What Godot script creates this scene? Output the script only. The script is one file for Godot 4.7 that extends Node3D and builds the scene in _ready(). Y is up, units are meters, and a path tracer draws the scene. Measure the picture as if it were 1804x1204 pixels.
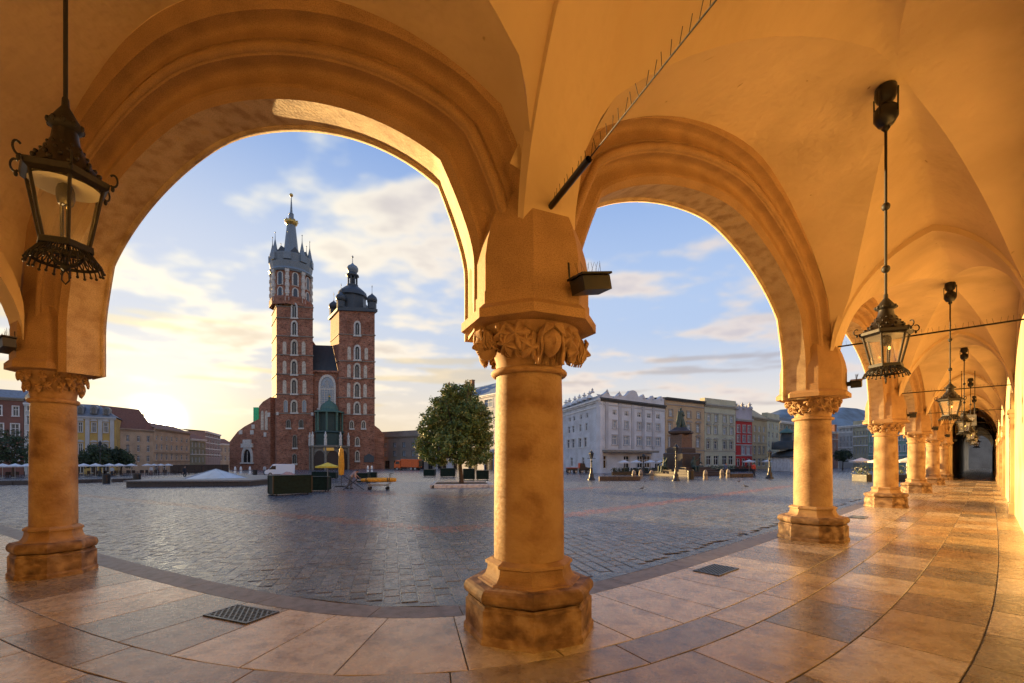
extends Node3D

# ---- picture geometry: a level camera with a raised lens; a pixel of the 1804 x 1204 photograph gives a direction
const G := 800.0      # focal length in photo pixels
const CX := 902.0
const HZ := 810.0     # horizon row
const EYE := 1.9
# ---- the arcade stands on a gently bending line; s runs along it, n across it (positive towards the square)
const P0 := 4.05
const SB := 1.55
const SP := 6.65
const EXPO := 3.5
const SUN_PX := Vector2(-51.0, 670.0)     # where the light comes from
const GLOW_PX := Vector2(279.0, 741.0)    # the bright air over the roofs
var M := {}
var T := {}
var used := {}
var rng := RandomNumberGenerator.new()
var arc_s := PackedFloat32Array()
var arc_a := PackedFloat32Array()

func lin(r: float, g: float, b: float) -> Color:
	return Color(r, g, b).linear_to_srgb()

# ================================================================ naming
func numbered(called: String) -> String:
	if not used.has(called):
		used[called] = 0
		return called
	used[called] += 1
	return "%s_%03d" % [called, used[called]]

func tag(o: Node, label: String, category: String, group := "") -> void:
	o.set_meta("label", label)
	o.set_meta("category", category)
	if group != "":
		o.set_meta("group", group)

func thing(called: String, label: String, category: String, at := Vector3.ZERO, turn := 0.0, group := "") -> Node3D:
	var o := Node3D.new()
	o.name = numbered(called)
	add_child(o)
	o.position = at
	o.rotation.y = turn
	tag(o, label, category, group)
	return o

func copy_of(o: Node3D, called: String, label: String, at: Vector3, turn := 0.0) -> Node3D:
	var c: Node3D = o.duplicate()
	c.name = numbered(called)
	add_child(c)
	c.position = at
	c.rotation.y = turn
	c.set_meta("label", label)
	return c

# a mesh node under a parent
func part(called: String, mesh: Mesh, m: Material, parent: Node, at := Vector3.ZERO) -> MeshInstance3D:
	var o := MeshInstance3D.new()
	o.name = called
	o.mesh = mesh
	o.material_override = m
	o.position = at
	parent.add_child(o, true)
	return o

func structure(called: String, mesh: Mesh, m: Material) -> MeshInstance3D:
	var o := part(numbered(called), mesh, m, self)
	o.set_meta("kind", "structure")
	return o

# ================================================================ mesh building
class MB:
	var v := PackedVector3Array()
	var nn := PackedVector3Array()
	var c := PackedColorArray()
	var col := Color(1, 1, 1)
	var has_col := false
	func tri(a: Vector3, b: Vector3, d: Vector3) -> void:
		var n := (d - a).cross(b - a)
		if n.length_squared() < 1e-16:
			return
		n = n.normalized()
		v.append(a); v.append(b); v.append(d)
		nn.append(n); nn.append(n); nn.append(n)
		if has_col:
			c.append(col); c.append(col); c.append(col)
	func quad(a: Vector3, b: Vector3, d: Vector3, e: Vector3) -> void:
		tri(a, b, d); tri(a, d, e)
	func trin(a: Vector3, b: Vector3, d: Vector3, na: Vector3, nb: Vector3, nd: Vector3) -> void:
		v.append(a); v.append(b); v.append(d)
		nn.append(na); nn.append(nb); nn.append(nd)
		if has_col:
			c.append(col); c.append(col); c.append(col)
	# a smooth sheet of nu x nv points
	func grid(p: PackedVector3Array, nu: int, nv: int, wrap_u := false) -> void:
		var ns := PackedVector3Array()
		ns.resize(nu * nv)
		for i in nu:
			for j in nv:
				var i0 := i - 1
				var i1 := i + 1
				if wrap_u:
					i0 = (i - 1 + nu) % nu
					i1 = (i + 1) % nu
				else:
					i0 = maxi(i0, 0)
					i1 = mini(i1, nu - 1)
				var j0 := maxi(j - 1, 0)
				var j1 := mini(j + 1, nv - 1)
				var du := p[i1 * nv + j] - p[i0 * nv + j]
				var dv := p[i * nv + j1] - p[i * nv + j0]
				var n := dv.cross(du)
				if n.length_squared() < 1e-14:
					if j == 0:
						dv = p[i * nv + mini(2, nv - 1)] - p[i * nv + 1]
						du = p[i1 * nv + 1] - p[i0 * nv + 1]
					elif j == nv - 1:
						du = p[i1 * nv + nv - 2] - p[i0 * nv + nv - 2]
					n = dv.cross(du)
				ns[i * nv + j] = n.normalized() if n.length_squared() > 1e-18 else Vector3.UP
		var last := nu if wrap_u else nu - 1
		for i in last:
			var k := (i + 1) % nu
			for j in nv - 1:
				var a := i * nv + j
				var b := k * nv + j
				if (p[a] - p[b]).length_squared() > 1e-12:
					trin(p[a], p[b], p[b + 1], ns[a], ns[b], ns[b + 1])
				if (p[a + 1] - p[b + 1]).length_squared() > 1e-12:
					trin(p[a], p[b + 1], p[a + 1], ns[a], ns[b + 1], ns[a + 1])
	func box(at: Vector3, size: Vector3, bs := Basis.IDENTITY) -> void:
		var h := size * 0.5
		var q := []
		for k in 8:
			q.append(at + bs * Vector3(h.x if k & 1 else -h.x, h.y if k & 2 else -h.y, h.z if k & 4 else -h.z))
		quad(q[4], q[5], q[7], q[6]); quad(q[1], q[0], q[2], q[3])
		quad(q[5], q[1], q[3], q[7]); quad(q[0], q[4], q[6], q[2])
		quad(q[6], q[7], q[3], q[2]); quad(q[0], q[1], q[5], q[4])
	# a box whose upper edges are chamfered by e
	func block(at: Vector3, size: Vector3, e: float, bs := Basis.IDENTITY) -> void:
		var h := size * 0.5
		var lo := []
		var mi := []
		var up := []
		for k in [[-1, -1], [1, -1], [1, 1], [-1, 1]]:
			lo.append(at + bs * Vector3(h.x * k[0], -h.y, h.z * k[1]))
			mi.append(at + bs * Vector3(h.x * k[0], h.y - e, h.z * k[1]))
			up.append(at + bs * Vector3((h.x - e) * k[0], h.y, (h.z - e) * k[1]))
		for k in 4:
			var l := (k + 1) % 4
			quad(lo[k], lo[l], mi[l], mi[k])
			quad(mi[k], mi[l], up[l], up[k])
		quad(up[0], up[1], up[2], up[3])
		quad(lo[3], lo[2], lo[1], lo[0])
	# turned shape; prof holds Vector2(radius, height); faceted when flat
	func lathe(prof: Array, seg: int, at := Vector3.ZERO, phase := 0.0, flat := false, bs := Basis.IDENTITY) -> void:
		if flat:
			for i in seg:
				var a := phase + TAU * i / seg
				var b := phase + TAU * (i + 1) / seg
				for j in prof.size() - 1:
					var p: Vector2 = prof[j]
					var q: Vector2 = prof[j + 1]
					quad(at + bs * Vector3(cos(a) * p.x, p.y, sin(a) * p.x), at + bs * Vector3(cos(b) * p.x, p.y, sin(b) * p.x), at + bs * Vector3(cos(b) * q.x, q.y, sin(b) * q.x), at + bs * Vector3(cos(a) * q.x, q.y, sin(a) * q.x))
			return
		var pts := PackedVector3Array()
		for i in seg:
			var a := phase + TAU * i / seg
			for q in prof:
				pts.append(at + bs * Vector3(cos(a) * q.x, q.y, sin(a) * q.x))
		grid(pts, seg, prof.size(), true)
	func tube(pts: Array, r: float, seg := 6, r2 := -1.0) -> void:
		var n := pts.size()
		var g := PackedVector3Array()
		g.resize(n * seg)
		var last_x := Vector3.ZERO
		for i in n:
			var d: Vector3 = (pts[mini(i + 1, n - 1)] - pts[maxi(i - 1, 0)]).normalized()
			var x := last_x
			if i == 0:
				x = d.cross(Vector3.UP if absf(d.y) < 0.9 else Vector3.RIGHT)
			x = (x - d * x.dot(d)).normalized()
			last_x = x
			var y := d.cross(x)
			var rr := r if r2 < 0 else lerpf(r, r2, float(i) / (n - 1))
			for k in seg:
				var a := TAU * k / seg
				g[k * n + i] = pts[i] + (x * cos(a) + y * sin(a)) * rr
		grid(g, seg, n, true)
	func ball(at: Vector3, r: Vector3, seg := 12, rings := 8) -> void:
		var g := PackedVector3Array()
		for i in seg:
			var a := TAU * i / seg
			for j in rings + 1:
				var b := PI * j / rings - PI / 2
				g.append(at + Vector3(cos(a) * cos(b) * r.x, sin(b) * r.y, sin(a) * cos(b) * r.z))
		grid(g, seg, rings + 1, true)
	# an outline in its own plane (o + x * p.x + y * p.y) drawn out by d along z
	func plate(poly: PackedVector2Array, o: Vector3, x: Vector3, y: Vector3, z: Vector3) -> void:
		var t := Geometry2D.triangulate_polygon(poly)
		for k in range(0, t.size(), 3):
			var a := poly[t[k]]
			var b := poly[t[k + 1]]
			var d := poly[t[k + 2]]
			tri(o + x * a.x + y * a.y, o + x * b.x + y * b.y, o + x * d.x + y * d.y)
			tri(o + z + x * a.x + y * a.y, o + z + x * d.x + y * d.y, o + z + x * b.x + y * b.y)
		for k in poly.size():
			var a := poly[k]
			var b := poly[(k + 1) % poly.size()]
			quad(o + x * a.x + y * a.y, o + x * b.x + y * b.y, o + z + x * b.x + y * b.y, o + z + x * a.x + y * a.y)
	func mesh() -> ArrayMesh:
		var m := ArrayMesh.new()
		if v.size() == 0:
			return m
		var arr := []
		arr.resize(Mesh.ARRAY_MAX)
		arr[Mesh.ARRAY_VERTEX] = v
		arr[Mesh.ARRAY_NORMAL] = nn
		if has_col:
			arr[Mesh.ARRAY_COLOR] = c
		m.add_surface_from_arrays(Mesh.PRIMITIVE_TRIANGLES, arr)
		return m

# ================================================================ places
func at(px: float, py: float, z: float) -> Vector3:
	return Vector3((px - CX) / G * z, EYE + (HZ - py) / G * z, -z)

func ground_y(x: float, z: float) -> float:
	return -0.12 - 0.009 * maxf(0.0, -0.69 * x + 0.72 * z - 3.7)

func ground(px: float, py: float) -> Vector3:
	var dx := (px - CX) / G
	var k := -0.69 * dx + 0.72
	var z := (EYE + 0.12 - 0.0333) / ((py - HZ) / G - 0.009 * k)
	return Vector3(dx * z, ground_y(dx * z, z), -z)

func on_ground(px: float, z: float) -> Vector3:
	var x := (px - CX) / G * z
	return Vector3(x, ground_y(x, z), -z)

func plan(s: float) -> Vector2:
	var r := sqrt(P0 * P0 + s * s)
	return Vector2(r * (atan2(s, P0) - 0.321), 1.194 * r)

func plan_n(s: float) -> Vector2:
	var d := (plan(s + 0.002) - plan(s - 0.002)).normalized()
	return Vector2(-d.y, d.x)

func pos(s: float, n: float, y: float) -> Vector3:
	var p := plan(s) + plan_n(s) * n
	return Vector3(p.x, y, -p.y)

func len_at(s: float) -> float:
	var k := clampi(int((s + 20.0) / 0.05), 0, arc_a.size() - 2)
	return lerpf(arc_a[k], arc_a[k + 1], (s - arc_s[k]) / 0.05)

func s_at(a: float) -> float:
	var k := clampi(arc_a.bsearch(a) - 1, 0, arc_a.size() - 2)
	return lerpf(arc_s[k], arc_s[k + 1], (a - arc_a[k]) / (arc_a[k + 1] - arc_a[k]))

func pier_s(i: int) -> float:
	return SB + SP * i + (0.16 if i == -1 else 0.0)

# turn of a thing that stands on the arcade line with its local +z towards the square
func pier_turn(s: float) -> float:
	var n := plan_n(s)
	return atan2(n.x, -n.y)

# nearest (s, n) of a plan point (coarse, then refined)
func to_sn(q: Vector2, lo := -14.0, hi := 60.0) -> Vector2:
	var best := lo
	var bd := 1e9
	var s := lo
	while s < hi:
		var d := plan(s).distance_squared_to(q)
		if d < bd:
			bd = d
			best = s
		s += 0.5
	for k in 3:
		var p := plan(best)
		var nn := plan_n(best)
		var t := Vector2(nn.y, -nn.x)
		var sp := (plan(best + 0.01) - plan(best - 0.01)).length() / 0.02
		best += (q - p).dot(t) / sp
	var p2 := plan(best)
	return Vector2(best, (q - p2).dot(plan_n(best)))
# ================================================================ materials
func noise_tex(key: String, size: int, freq: float, oct: int, cols: Array, offs: Array, seed := 1, kind := 0, normal := 0.0) -> Texture2D:
	if T.has(key):
		return T[key]
	var f := FastNoiseLite.new()
	f.seed = seed
	f.frequency = freq
	f.noise_type = FastNoiseLite.TYPE_CELLULAR if kind == 1 else FastNoiseLite.TYPE_SIMPLEX_SMOOTH
	if kind == 2:
		f.fractal_type = FastNoiseLite.FRACTAL_RIDGED
	else:
		f.fractal_type = FastNoiseLite.FRACTAL_FBM
	f.fractal_octaves = oct
	f.domain_warp_enabled = kind == 3
	f.domain_warp_amplitude = 40.0
	var t := NoiseTexture2D.new()
	t.width = size
	t.height = size
	t.seamless = true
	t.noise = f
	if normal > 0.0:
		t.as_normal_map = true
		t.bump_strength = normal
	else:
		var g := Gradient.new()
		g.colors = PackedColorArray(cols)
		g.offsets = PackedFloat32Array(offs)
		t.color_ramp = g
	T[key] = t
	return t

func g1(a: float) -> Color:
	return Color(a, a, a)

func mat(c: Color, tex: Texture2D, scale: float, rough: float, nrm: Texture2D = null, ns := 1.0, rtex: Texture2D = null, metal := 0.0) -> StandardMaterial3D:
	var m := StandardMaterial3D.new()
	m.albedo_color = c
	m.roughness = rough
	m.metallic = metal
	m.cull_mode = BaseMaterial3D.CULL_DISABLED
	m.uv1_triplanar = true
	m.uv1_world_triplanar = true
	m.uv1_scale = Vector3.ONE * scale
	if tex:
		m.albedo_texture = tex
	if nrm:
		m.normal_enabled = true
		m.normal_texture = nrm
		m.normal_scale = ns
	if rtex:
		m.roughness_texture = rtex
	return m

func detail(m: StandardMaterial3D, tex: Texture2D, scale: float) -> StandardMaterial3D:
	m.detail_enabled = true
	m.detail_blend_mode = BaseMaterial3D.BLEND_MODE_MUL
	m.detail_albedo = tex
	m.detail_uv_layer = BaseMaterial3D.DETAIL_UV_2
	m.uv2_triplanar = true
	m.uv2_world_triplanar = true
	m.uv2_scale = Vector3.ONE * scale
	return m

func brick_tex() -> Texture2D:
	var w := 512
	var im := Image.create(w, w, false, Image.FORMAT_RGB8)
	im.fill(Color(0.72, 0.66, 0.6))
	var r := RandomNumberGenerator.new()
	r.seed = 5
	var rows := 32
	var rh := w / rows
	for j in rows:
		var x := (j % 2) * 16
		for k in 16:
			var v := r.randf_range(0.72, 1.0)
			var warm := r.randf_range(0.86, 1.0)
			var cc := Color(v, v * warm, v * warm * 0.97)
			if r.randf() < 0.1:
				cc = Color(0.5, 0.45, 0.45)
			im.fill_rect(Rect2i((x + k * 32) % w, j * rh, 30, rh - 2), cc)
	return ImageTexture.create_from_image(im)

func make_materials() -> void:
	var blotch := noise_tex("blotch", 512, 0.006, 5, [Color(0.88, 0.87, 0.86), g1(0.95), g1(1.0)], [0.2, 0.5, 0.8], 3)
	var mott := noise_tex("mott", 512, 0.012, 5, [Color(0.80, 0.75, 0.71), Color(0.93, 0.91, 0.89), g1(1.0), Color(1.0, 0.97, 0.92)], [0.15, 0.42, 0.65, 0.9], 7)
	var grain := noise_tex("grain", 512, 0.09, 3, [g1(0.78), g1(0.96), g1(1.0)], [0.25, 0.5, 0.75], 11)
	var stain := noise_tex("stain", 512, 0.008, 5, [Color(0.70, 0.62, 0.55), Color(0.86, 0.81, 0.76), Color(0.95, 0.93, 0.90), g1(1.0)], [0.12, 0.36, 0.58, 0.85], 19)
	var fine_n := noise_tex("fine_n", 512, 0.07, 4, [], [], 13, 0, 3.0)
	var soft_n := noise_tex("soft_n", 512, 0.012, 4, [], [], 17, 0, 5.0)
	var vein := noise_tex("vein", 512, 0.006, 5, [Color(0.80, 0.77, 0.75), Color(0.90, 0.88, 0.86), Color(0.97, 0.96, 0.95), g1(1.0), Color(0.93, 0.91, 0.89)], [0.12, 0.34, 0.48, 0.7, 0.92], 23, 3)
	var wet := noise_tex("wet", 512, 0.01, 4, [g1(0.55), g1(0.8), g1(1.0)], [0.25, 0.5, 0.75], 29)
	var worn := noise_tex("worn", 512, 0.02, 4, [g1(0.8), g1(0.92), g1(1.0)], [0.25, 0.5, 0.75], 31)
	var speck := noise_tex("speck", 512, 0.22, 2, [Color(0.62, 0.58, 0.54), Color(0.93, 0.92, 0.9), g1(1.0)], [0.2, 0.38, 0.6], 47)
	# arcade
	var crack := noise_tex("crack", 1024, 0.0042, 5, [g1(1.0), g1(1.0), Color(0.62, 0.52, 0.42), Color(0.5, 0.4, 0.3)], [0.0, 0.955, 0.975, 1.0], 37, 2)
	var grime := noise_tex("grime", 512, 0.011, 5, [Color(0.5, 0.44, 0.39), Color(0.68, 0.62, 0.56), Color(0.86, 0.82, 0.77), g1(1.0)], [0.18, 0.38, 0.6, 0.85], 43)
	M.plaster = detail(mat(lin(0.76, 0.55, 0.295), blotch, 0.13, 0.85, fine_n, 0.4), crack, 0.09)
	M.arch_stone = detail(mat(lin(0.52, 0.305, 0.13), blotch, 0.5, 0.8, fine_n, 0.35), grain, 1.4)
	M.pale_stone = detail(mat(lin(0.68, 0.50, 0.29), mott, 0.5, 0.8, fine_n, 0.35), grain, 1.4)
	M.column = detail(mat(lin(0.53, 0.35, 0.175), stain, 0.42, 0.75, fine_n, 0.7), grain, 2.2)
	M.capital = detail(mat(lin(0.54, 0.33, 0.155), mott, 0.9, 0.8, fine_n, 0.4), grain, 3.0)
	M.plinth = detail(mat(lin(0.47, 0.33, 0.185), grime, 0.6, 0.75, fine_n, 0.7), mott, 0.9)
	M.wall = detail(mat(lin(0.76, 0.60, 0.35), blotch, 0.15, 0.85, fine_n, 0.2), mott, 0.06)
	M.slabs = []
	for c in [lin(0.56, 0.45, 0.28), lin(0.50, 0.385, 0.22), lin(0.39, 0.32, 0.21), lin(0.25, 0.225, 0.175), lin(0.62, 0.53, 0.37), lin(0.47, 0.335, 0.185), lin(0.31, 0.25, 0.17)]:
		M.slabs.append(detail(mat(c, vein, 0.5 + 0.07 * M.slabs.size(), 0.30, fine_n, 0.12, worn), speck, 2.2))
	M.joint = mat(lin(0.06, 0.045, 0.03), grain, 2.0, 0.9)
	M.kerb = detail(mat(lin(0.20, 0.185, 0.17), mott, 0.6, 0.5, fine_n, 0.4), grain, 3.0)
	# square
	M.setts = []
	for c in [lin(0.085, 0.108, 0.145), lin(0.11, 0.13, 0.165), lin(0.068, 0.087, 0.12), lin(0.12, 0.13, 0.145)]:
		M.setts.append(mat(c, mott, 0.9 + 0.1 * M.setts.size(), 0.33, fine_n, 0.3, wet))
	M.sett_mass = mat(Color(1, 1, 1), mott, 0.8, 0.33, fine_n, 0.35, wet)
	M.sett_mass.vertex_color_use_as_albedo = true
	M.square = mat(lin(0.085, 0.105, 0.14), mott, 0.35, 0.30, soft_n, 0.5, wet)
	M.iron = mat(lin(0.022, 0.018, 0.014), grain, 3.0, 0.6, fine_n, 0.5, null, 0.2)
	M.bronze_iron = mat(lin(0.024, 0.018, 0.013), mott, 4.0, 0.45, fine_n, 0.5, null, 0.35)
	M.black = mat(lin(0.012, 0.012, 0.013), grain, 4.0, 0.4)
	M.grate = mat(lin(0.10, 0.11, 0.12), grain, 4.0, 0.35, fine_n, 0.3, null, 0.7)
	var gl := StandardMaterial3D.new()
	gl.albedo_color = Color(0.85, 0.8, 0.7, 0.09)
	gl.transparency = BaseMaterial3D.TRANSPARENCY_ALPHA
	gl.roughness = 0.06
	gl.cull_mode = BaseMaterial3D.CULL_DISABLED
	M.lamp_glass = gl
	var wg := mat(lin(0.5, 0.48, 0.42), null, 1.0, 0.5)
	M.lamp_white = wg
	var bulb := StandardMaterial3D.new()
	bulb.albedo_color = Color(1, 0.8, 0.45)
	bulb.emission_enabled = true
	bulb.emission = Color(1.0, 0.72, 0.3)
	bulb.emission_energy_multiplier = 2.0
	M.bulb = bulb
	# town
	T.brick = brick_tex()
	M.brick = detail(mat(lin(0.54, 0.285, 0.185), T.brick, 0.22, 0.85), mott, 0.05)
	M.limestone = detail(mat(lin(0.78, 0.75, 0.68), mott, 0.35, 0.8), grain, 1.0)
	M.grey_stone = detail(mat(lin(0.30, 0.27, 0.22), mott, 0.35, 0.8), grain, 1.0)
	M.blind = mat(lin(0.62, 0.55, 0.44), mott, 0.2, 0.85)
	M.roof_dark = detail(mat(lin(0.045, 0.05, 0.045), blotch, 0.2, 0.6), grain, 0.8)
	M.roof_red = detail(mat(lin(0.24, 0.10, 0.06), mott, 0.3, 0.8), grain, 1.2)
	M.roof_grey = detail(mat(lin(0.22, 0.24, 0.27), mott, 0.2, 0.5), grain, 0.8)
	M.roof_blue = detail(mat(lin(0.16, 0.25, 0.38), mott, 0.2, 0.5), grain, 0.8)
	M.lead = detail(mat(lin(0.25, 0.31, 0.36), mott, 0.5, 0.45, soft_n, 0.4), grain, 1.2)
	M.lead_dark = detail(mat(lin(0.07, 0.085, 0.10), mott, 0.5, 0.5, soft_n, 0.4), grain, 1.2)
	M.gold = mat(lin(0.7, 0.45, 0.12), grain, 2.0, 0.3, null, 1.0, null, 0.8)
	M.verdigris = detail(mat(lin(0.09, 0.19, 0.145), mott, 0.6, 0.6), grain, 1.2)
	M.verdigris_dark = detail(mat(lin(0.035, 0.075, 0.065), mott, 0.6, 0.6), grain, 1.2)
	M.glass = mat(lin(0.035, 0.045, 0.06), null, 1.0, 0.08)
	M.glass_pale = mat(lin(0.30, 0.36, 0.42), grain, 0.5, 0.15)
	M.glass_dark = mat(lin(0.015, 0.015, 0.018), null, 1.0, 0.2)
	M.white_trim = mat(lin(0.76, 0.75, 0.72), blotch, 0.3, 0.7)
	M.dark_trim = mat(lin(0.06, 0.055, 0.05), blotch, 0.3, 0.7)
	M.wood_dark = mat(lin(0.05, 0.03, 0.02), mott, 0.5, 0.6)
	M.canvas_white = mat(lin(0.68, 0.68, 0.68), blotch, 0.4, 0.85)
	M.canvas_yellow = mat(lin(0.80, 0.55, 0.03), blotch, 0.6, 0.7)
	M.canvas_orange = mat(lin(0.78, 0.36, 0.02), blotch, 0.8, 0.7, soft_n, 0.5)
	M.crate_green = detail(mat(lin(0.014, 0.033, 0.028), mott, 0.7, 0.45), grain, 2.0)
	M.crate_green.metallic_specular = 0.2
	M.bark = mat(lin(0.09, 0.06, 0.035), mott, 1.5, 0.9, soft_n, 1.0)
	M.soil = mat(lin(0.12, 0.075, 0.03), mott, 1.5, 0.95, soft_n, 1.0)
	M.leaf = mat(Color(1, 1, 1), null, 1.0, 0.6)
	M.leaf.vertex_color_use_as_albedo = true
	M.leaf.backlight_enabled = true
	M.leaf.backlight = lin(0.05, 0.05, 0.008)
	M.car_white = mat(lin(0.72, 0.73, 0.75), null, 1.0, 0.25)
	M.car_orange = mat(lin(0.75, 0.13, 0.015), blotch, 0.6, 0.4)
	M.car_red = mat(lin(0.55, 0.05, 0.02), null, 1.0, 0.35)
	M.rubber = mat(lin(0.018, 0.018, 0.018), grain, 3.0, 0.8)
	M.steel = mat(lin(0.35, 0.36, 0.37), grain, 3.0, 0.35, null, 1.0, null, 0.8)
	M.granite = detail(mat(lin(0.17, 0.11, 0.085), mott, 0.5, 0.5), grain, 2.0)
	M.granite_dark = detail(mat(lin(0.065, 0.05, 0.045), mott, 0.5, 0.5), grain, 2.0)
	M.skin = mat(lin(0.45, 0.24, 0.16), null, 1.0, 0.6)
	M.pyramid_glass = mat(lin(0.50, 0.55, 0.58), blotch, 0.15, 0.12)
	M.feather = mat(lin(0.06, 0.065, 0.08), grain, 5.0, 0.7)
	M.hill = mat(lin(0.24, 0.30, 0.34), mott, 0.004, 1.0)  # bluish air haze is put into the hill's own colour
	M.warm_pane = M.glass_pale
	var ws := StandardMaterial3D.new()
	ws.albedo_color = Color(0.3, 0.2, 0.1)  # lamp light inside the shops is painted as a warm pane colour
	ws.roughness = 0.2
	M.shop_glow_paint = ws
	M.net_green = mat(lin(0.03, 0.55, 0.28), mott, 0.4, 0.8)

var paint_count := 0
func paint(r: float, g: float, b: float) -> StandardMaterial3D:
	paint_count += 1
	return detail(mat(lin(r, g, b), T.blotch, 0.06 + 0.01 * (paint_count % 4), 0.85), T.grain, 0.7)

# ================================================================ sky
func make_sky() -> Sky:
	var w := 2048
	var h := 1024
	var data := PackedFloat32Array()
	data.resize(w * h * 3)
	var f1 := FastNoiseLite.new()
	f1.seed = 41; f1.frequency = 0.55; f1.fractal_octaves = 6; f1.noise_type = FastNoiseLite.TYPE_SIMPLEX_SMOOTH; f1.fractal_gain = 0.52
	var f2 := FastNoiseLite.new()
	f2.seed = 77; f2.frequency = 0.2; f2.fractal_octaves = 4; f2.noise_type = FastNoiseLite.TYPE_SIMPLEX_SMOOTH
	var f3 := FastNoiseLite.new()
	f3.seed = 12; f3.frequency = 1.5; f3.fractal_octaves = 4; f3.noise_type = FastNoiseLite.TYPE_SIMPLEX_SMOOTH
	var sun := Vector3((GLOW_PX.x - CX) / G, (HZ - GLOW_PX.y) / G, -1).normalized()
	var sun_az := atan2(sun.x, -sun.z)
	var c_top := Vector3(0.36, 0.52, 0.79)
	var c_mid := Vector3(0.64, 0.73, 0.87)
	var c_low := Vector3(0.92, 0.86, 0.79)
	var warm := Vector3(1.0, 0.86, 0.55)
	for j in h:
		var el := (0.5 - (j + 0.5) / h) * PI
		if el < -0.09:
			for i in w * 3:
				data[j * w * 3 + i] = [0.12, 0.114, 0.108][i % 3] / EXPO
			continue
		for i in w:
			var az := (i + 0.5) / w * TAU
			var d := Vector3(sin(az) * cos(el), sin(el), -cos(az) * cos(el))
			var e := maxf(el, 0.0)
			var cosun := d.dot(sun)
			var ang := acos(clampf(cosun, -1, 1))
			# clear air, from peach haze at the horizon to blue
			var col := c_low.lerp(c_mid, smoothstep(0.03, 0.30, e))
			col = col.lerp(c_top, smoothstep(0.28, 0.80, e))
			var daz := absf(wrapf(az - sun_az, -PI, PI))
			var side := exp(-daz * daz / 0.50)
			# haze lit by the low sun
			col = col.lerp(Vector3(0.86, 0.75, 0.55), side * exp(-e / 0.16) * 0.95)
			col = col.lerp(Vector3(0.82, 0.83, 0.87), side * exp(-(e - 0.3) * (e - 0.3) / 0.06) * 0.55)
			if el > -0.02:
				var dy := maxf(d.y, 0.0) + 0.10
				var p := Vector3(d.x / dy, 0.0, d.z / dy)
				var n := f1.get_noise_2d(p.x * 1.9 + 5.0, p.z * 2.5) + f3.get_noise_2d(p.x * 1.5, p.z * 2.1) * 0.34
				var big := f2.get_noise_2d(p.x, p.z)
				var dens := smoothstep(0.0, 0.46, n + big * 0.5 + 0.08 * side)
				dens *= smoothstep(0.035, 0.15, e) * (1.0 - 0.35 * smoothstep(0.7, 1.2, e))
				var core := smoothstep(0.30, 0.75, n + big * 0.4)
				var lit := Vector3(0.96, 0.88, 0.80).lerp(Vector3(1.0, 0.95, 0.84), side)
				var shade := Vector3(0.66, 0.65, 0.71).lerp(Vector3(0.88, 0.74, 0.52), side * exp(-e / 0.5))
				var cl := lit.lerp(shade, core * 0.6)
				cl = cl.lerp(Vector3(0.70, 0.66, 0.70), 0.35 * (1.0 - side))
				col = col.lerp(cl, dens * 0.82)
				# thin streaks low over the roofs
				var st := f1.get_noise_2d(az * 3.2, el * 42.0)
				var sd := smoothstep(0.16, 0.4, st) * smoothstep(0.06, 0.12, e) * (1.0 - smoothstep(0.2, 0.3, e))
				col = col.lerp(Vector3(0.60, 0.57, 0.60).lerp(Vector3(0.98, 0.86, 0.6), side), sd * 0.55)
			# the glow round the sun
			var lc := Vector3(pow(col.x, 2.2), pow(col.y, 2.2), pow(col.z, 2.2))
			lc += Vector3(1.0, 0.82, 0.45) * 0.45 * exp(-ang * ang / 0.012)
			lc += Vector3(1.0, 0.78, 0.42) * 0.17 * exp(-ang / 0.22)
			lc += Vector3(1.0, 0.9, 0.65) * 16.0 * exp(-ang * ang / 0.0004)
			if el < 0.0:
				lc = lc.lerp(Vector3(0.10, 0.095, 0.09), smoothstep(0.0, -0.06, el))
			var k := (j * w + i) * 3
			lc *= 1.2
			data[k] = lc.x / EXPO
			data[k + 1] = lc.y / EXPO
			data[k + 2] = lc.z / EXPO
	var im := Image.create_from_data(w, h, false, Image.FORMAT_RGBF, data.to_byte_array())
	var pm := PanoramaSkyMaterial.new()
	pm.panorama = ImageTexture.create_from_image(im)
	var sky := Sky.new()
	sky.sky_material = pm
	return sky
# ================================================================ arcade
const WALL_O := Vector2(0.94, 0.0)
const WALL_D := Vector2(0.7232, 0.6907)
const HS := 3.85
const LAST_OPEN := 4

func v3(p: Vector2, y: float) -> Vector3:
	return Vector3(p.x, y, -p.y)

func wall_foot(i: int) -> Vector2:
	if i == 0:
		return Vector2(1.8, 0.82)
	if i == -1:
		return Vector2(-6.84, -3.5)
	if i <= -2:
		return Vector2(-24.0, 3.5)
	var p := plan(pier_s(i))
	return WALL_O + WALL_D * (p - WALL_O).dot(WALL_D)

func pointed(x: float, k: float) -> float:
	var q := (absf(x) + k) / (1.0 + k)
	return sqrt(maxf(0.0, 1.0 - q * q)) / sqrt(1.0 - (k / (1.0 + k)) * (k / (1.0 + k)))

# rounded a little at the crown
func arch_rise(x: float) -> float:
	var ax := absf(x)
	var soft := sqrt(ax * ax + 0.012) - 0.1
	return pointed(clampf(soft, 0.0, 1.0) if ax < 0.9 else lerpf(clampf(soft, 0, 1), 1.0, (ax - 0.9) / 0.1), 0.42)

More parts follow.
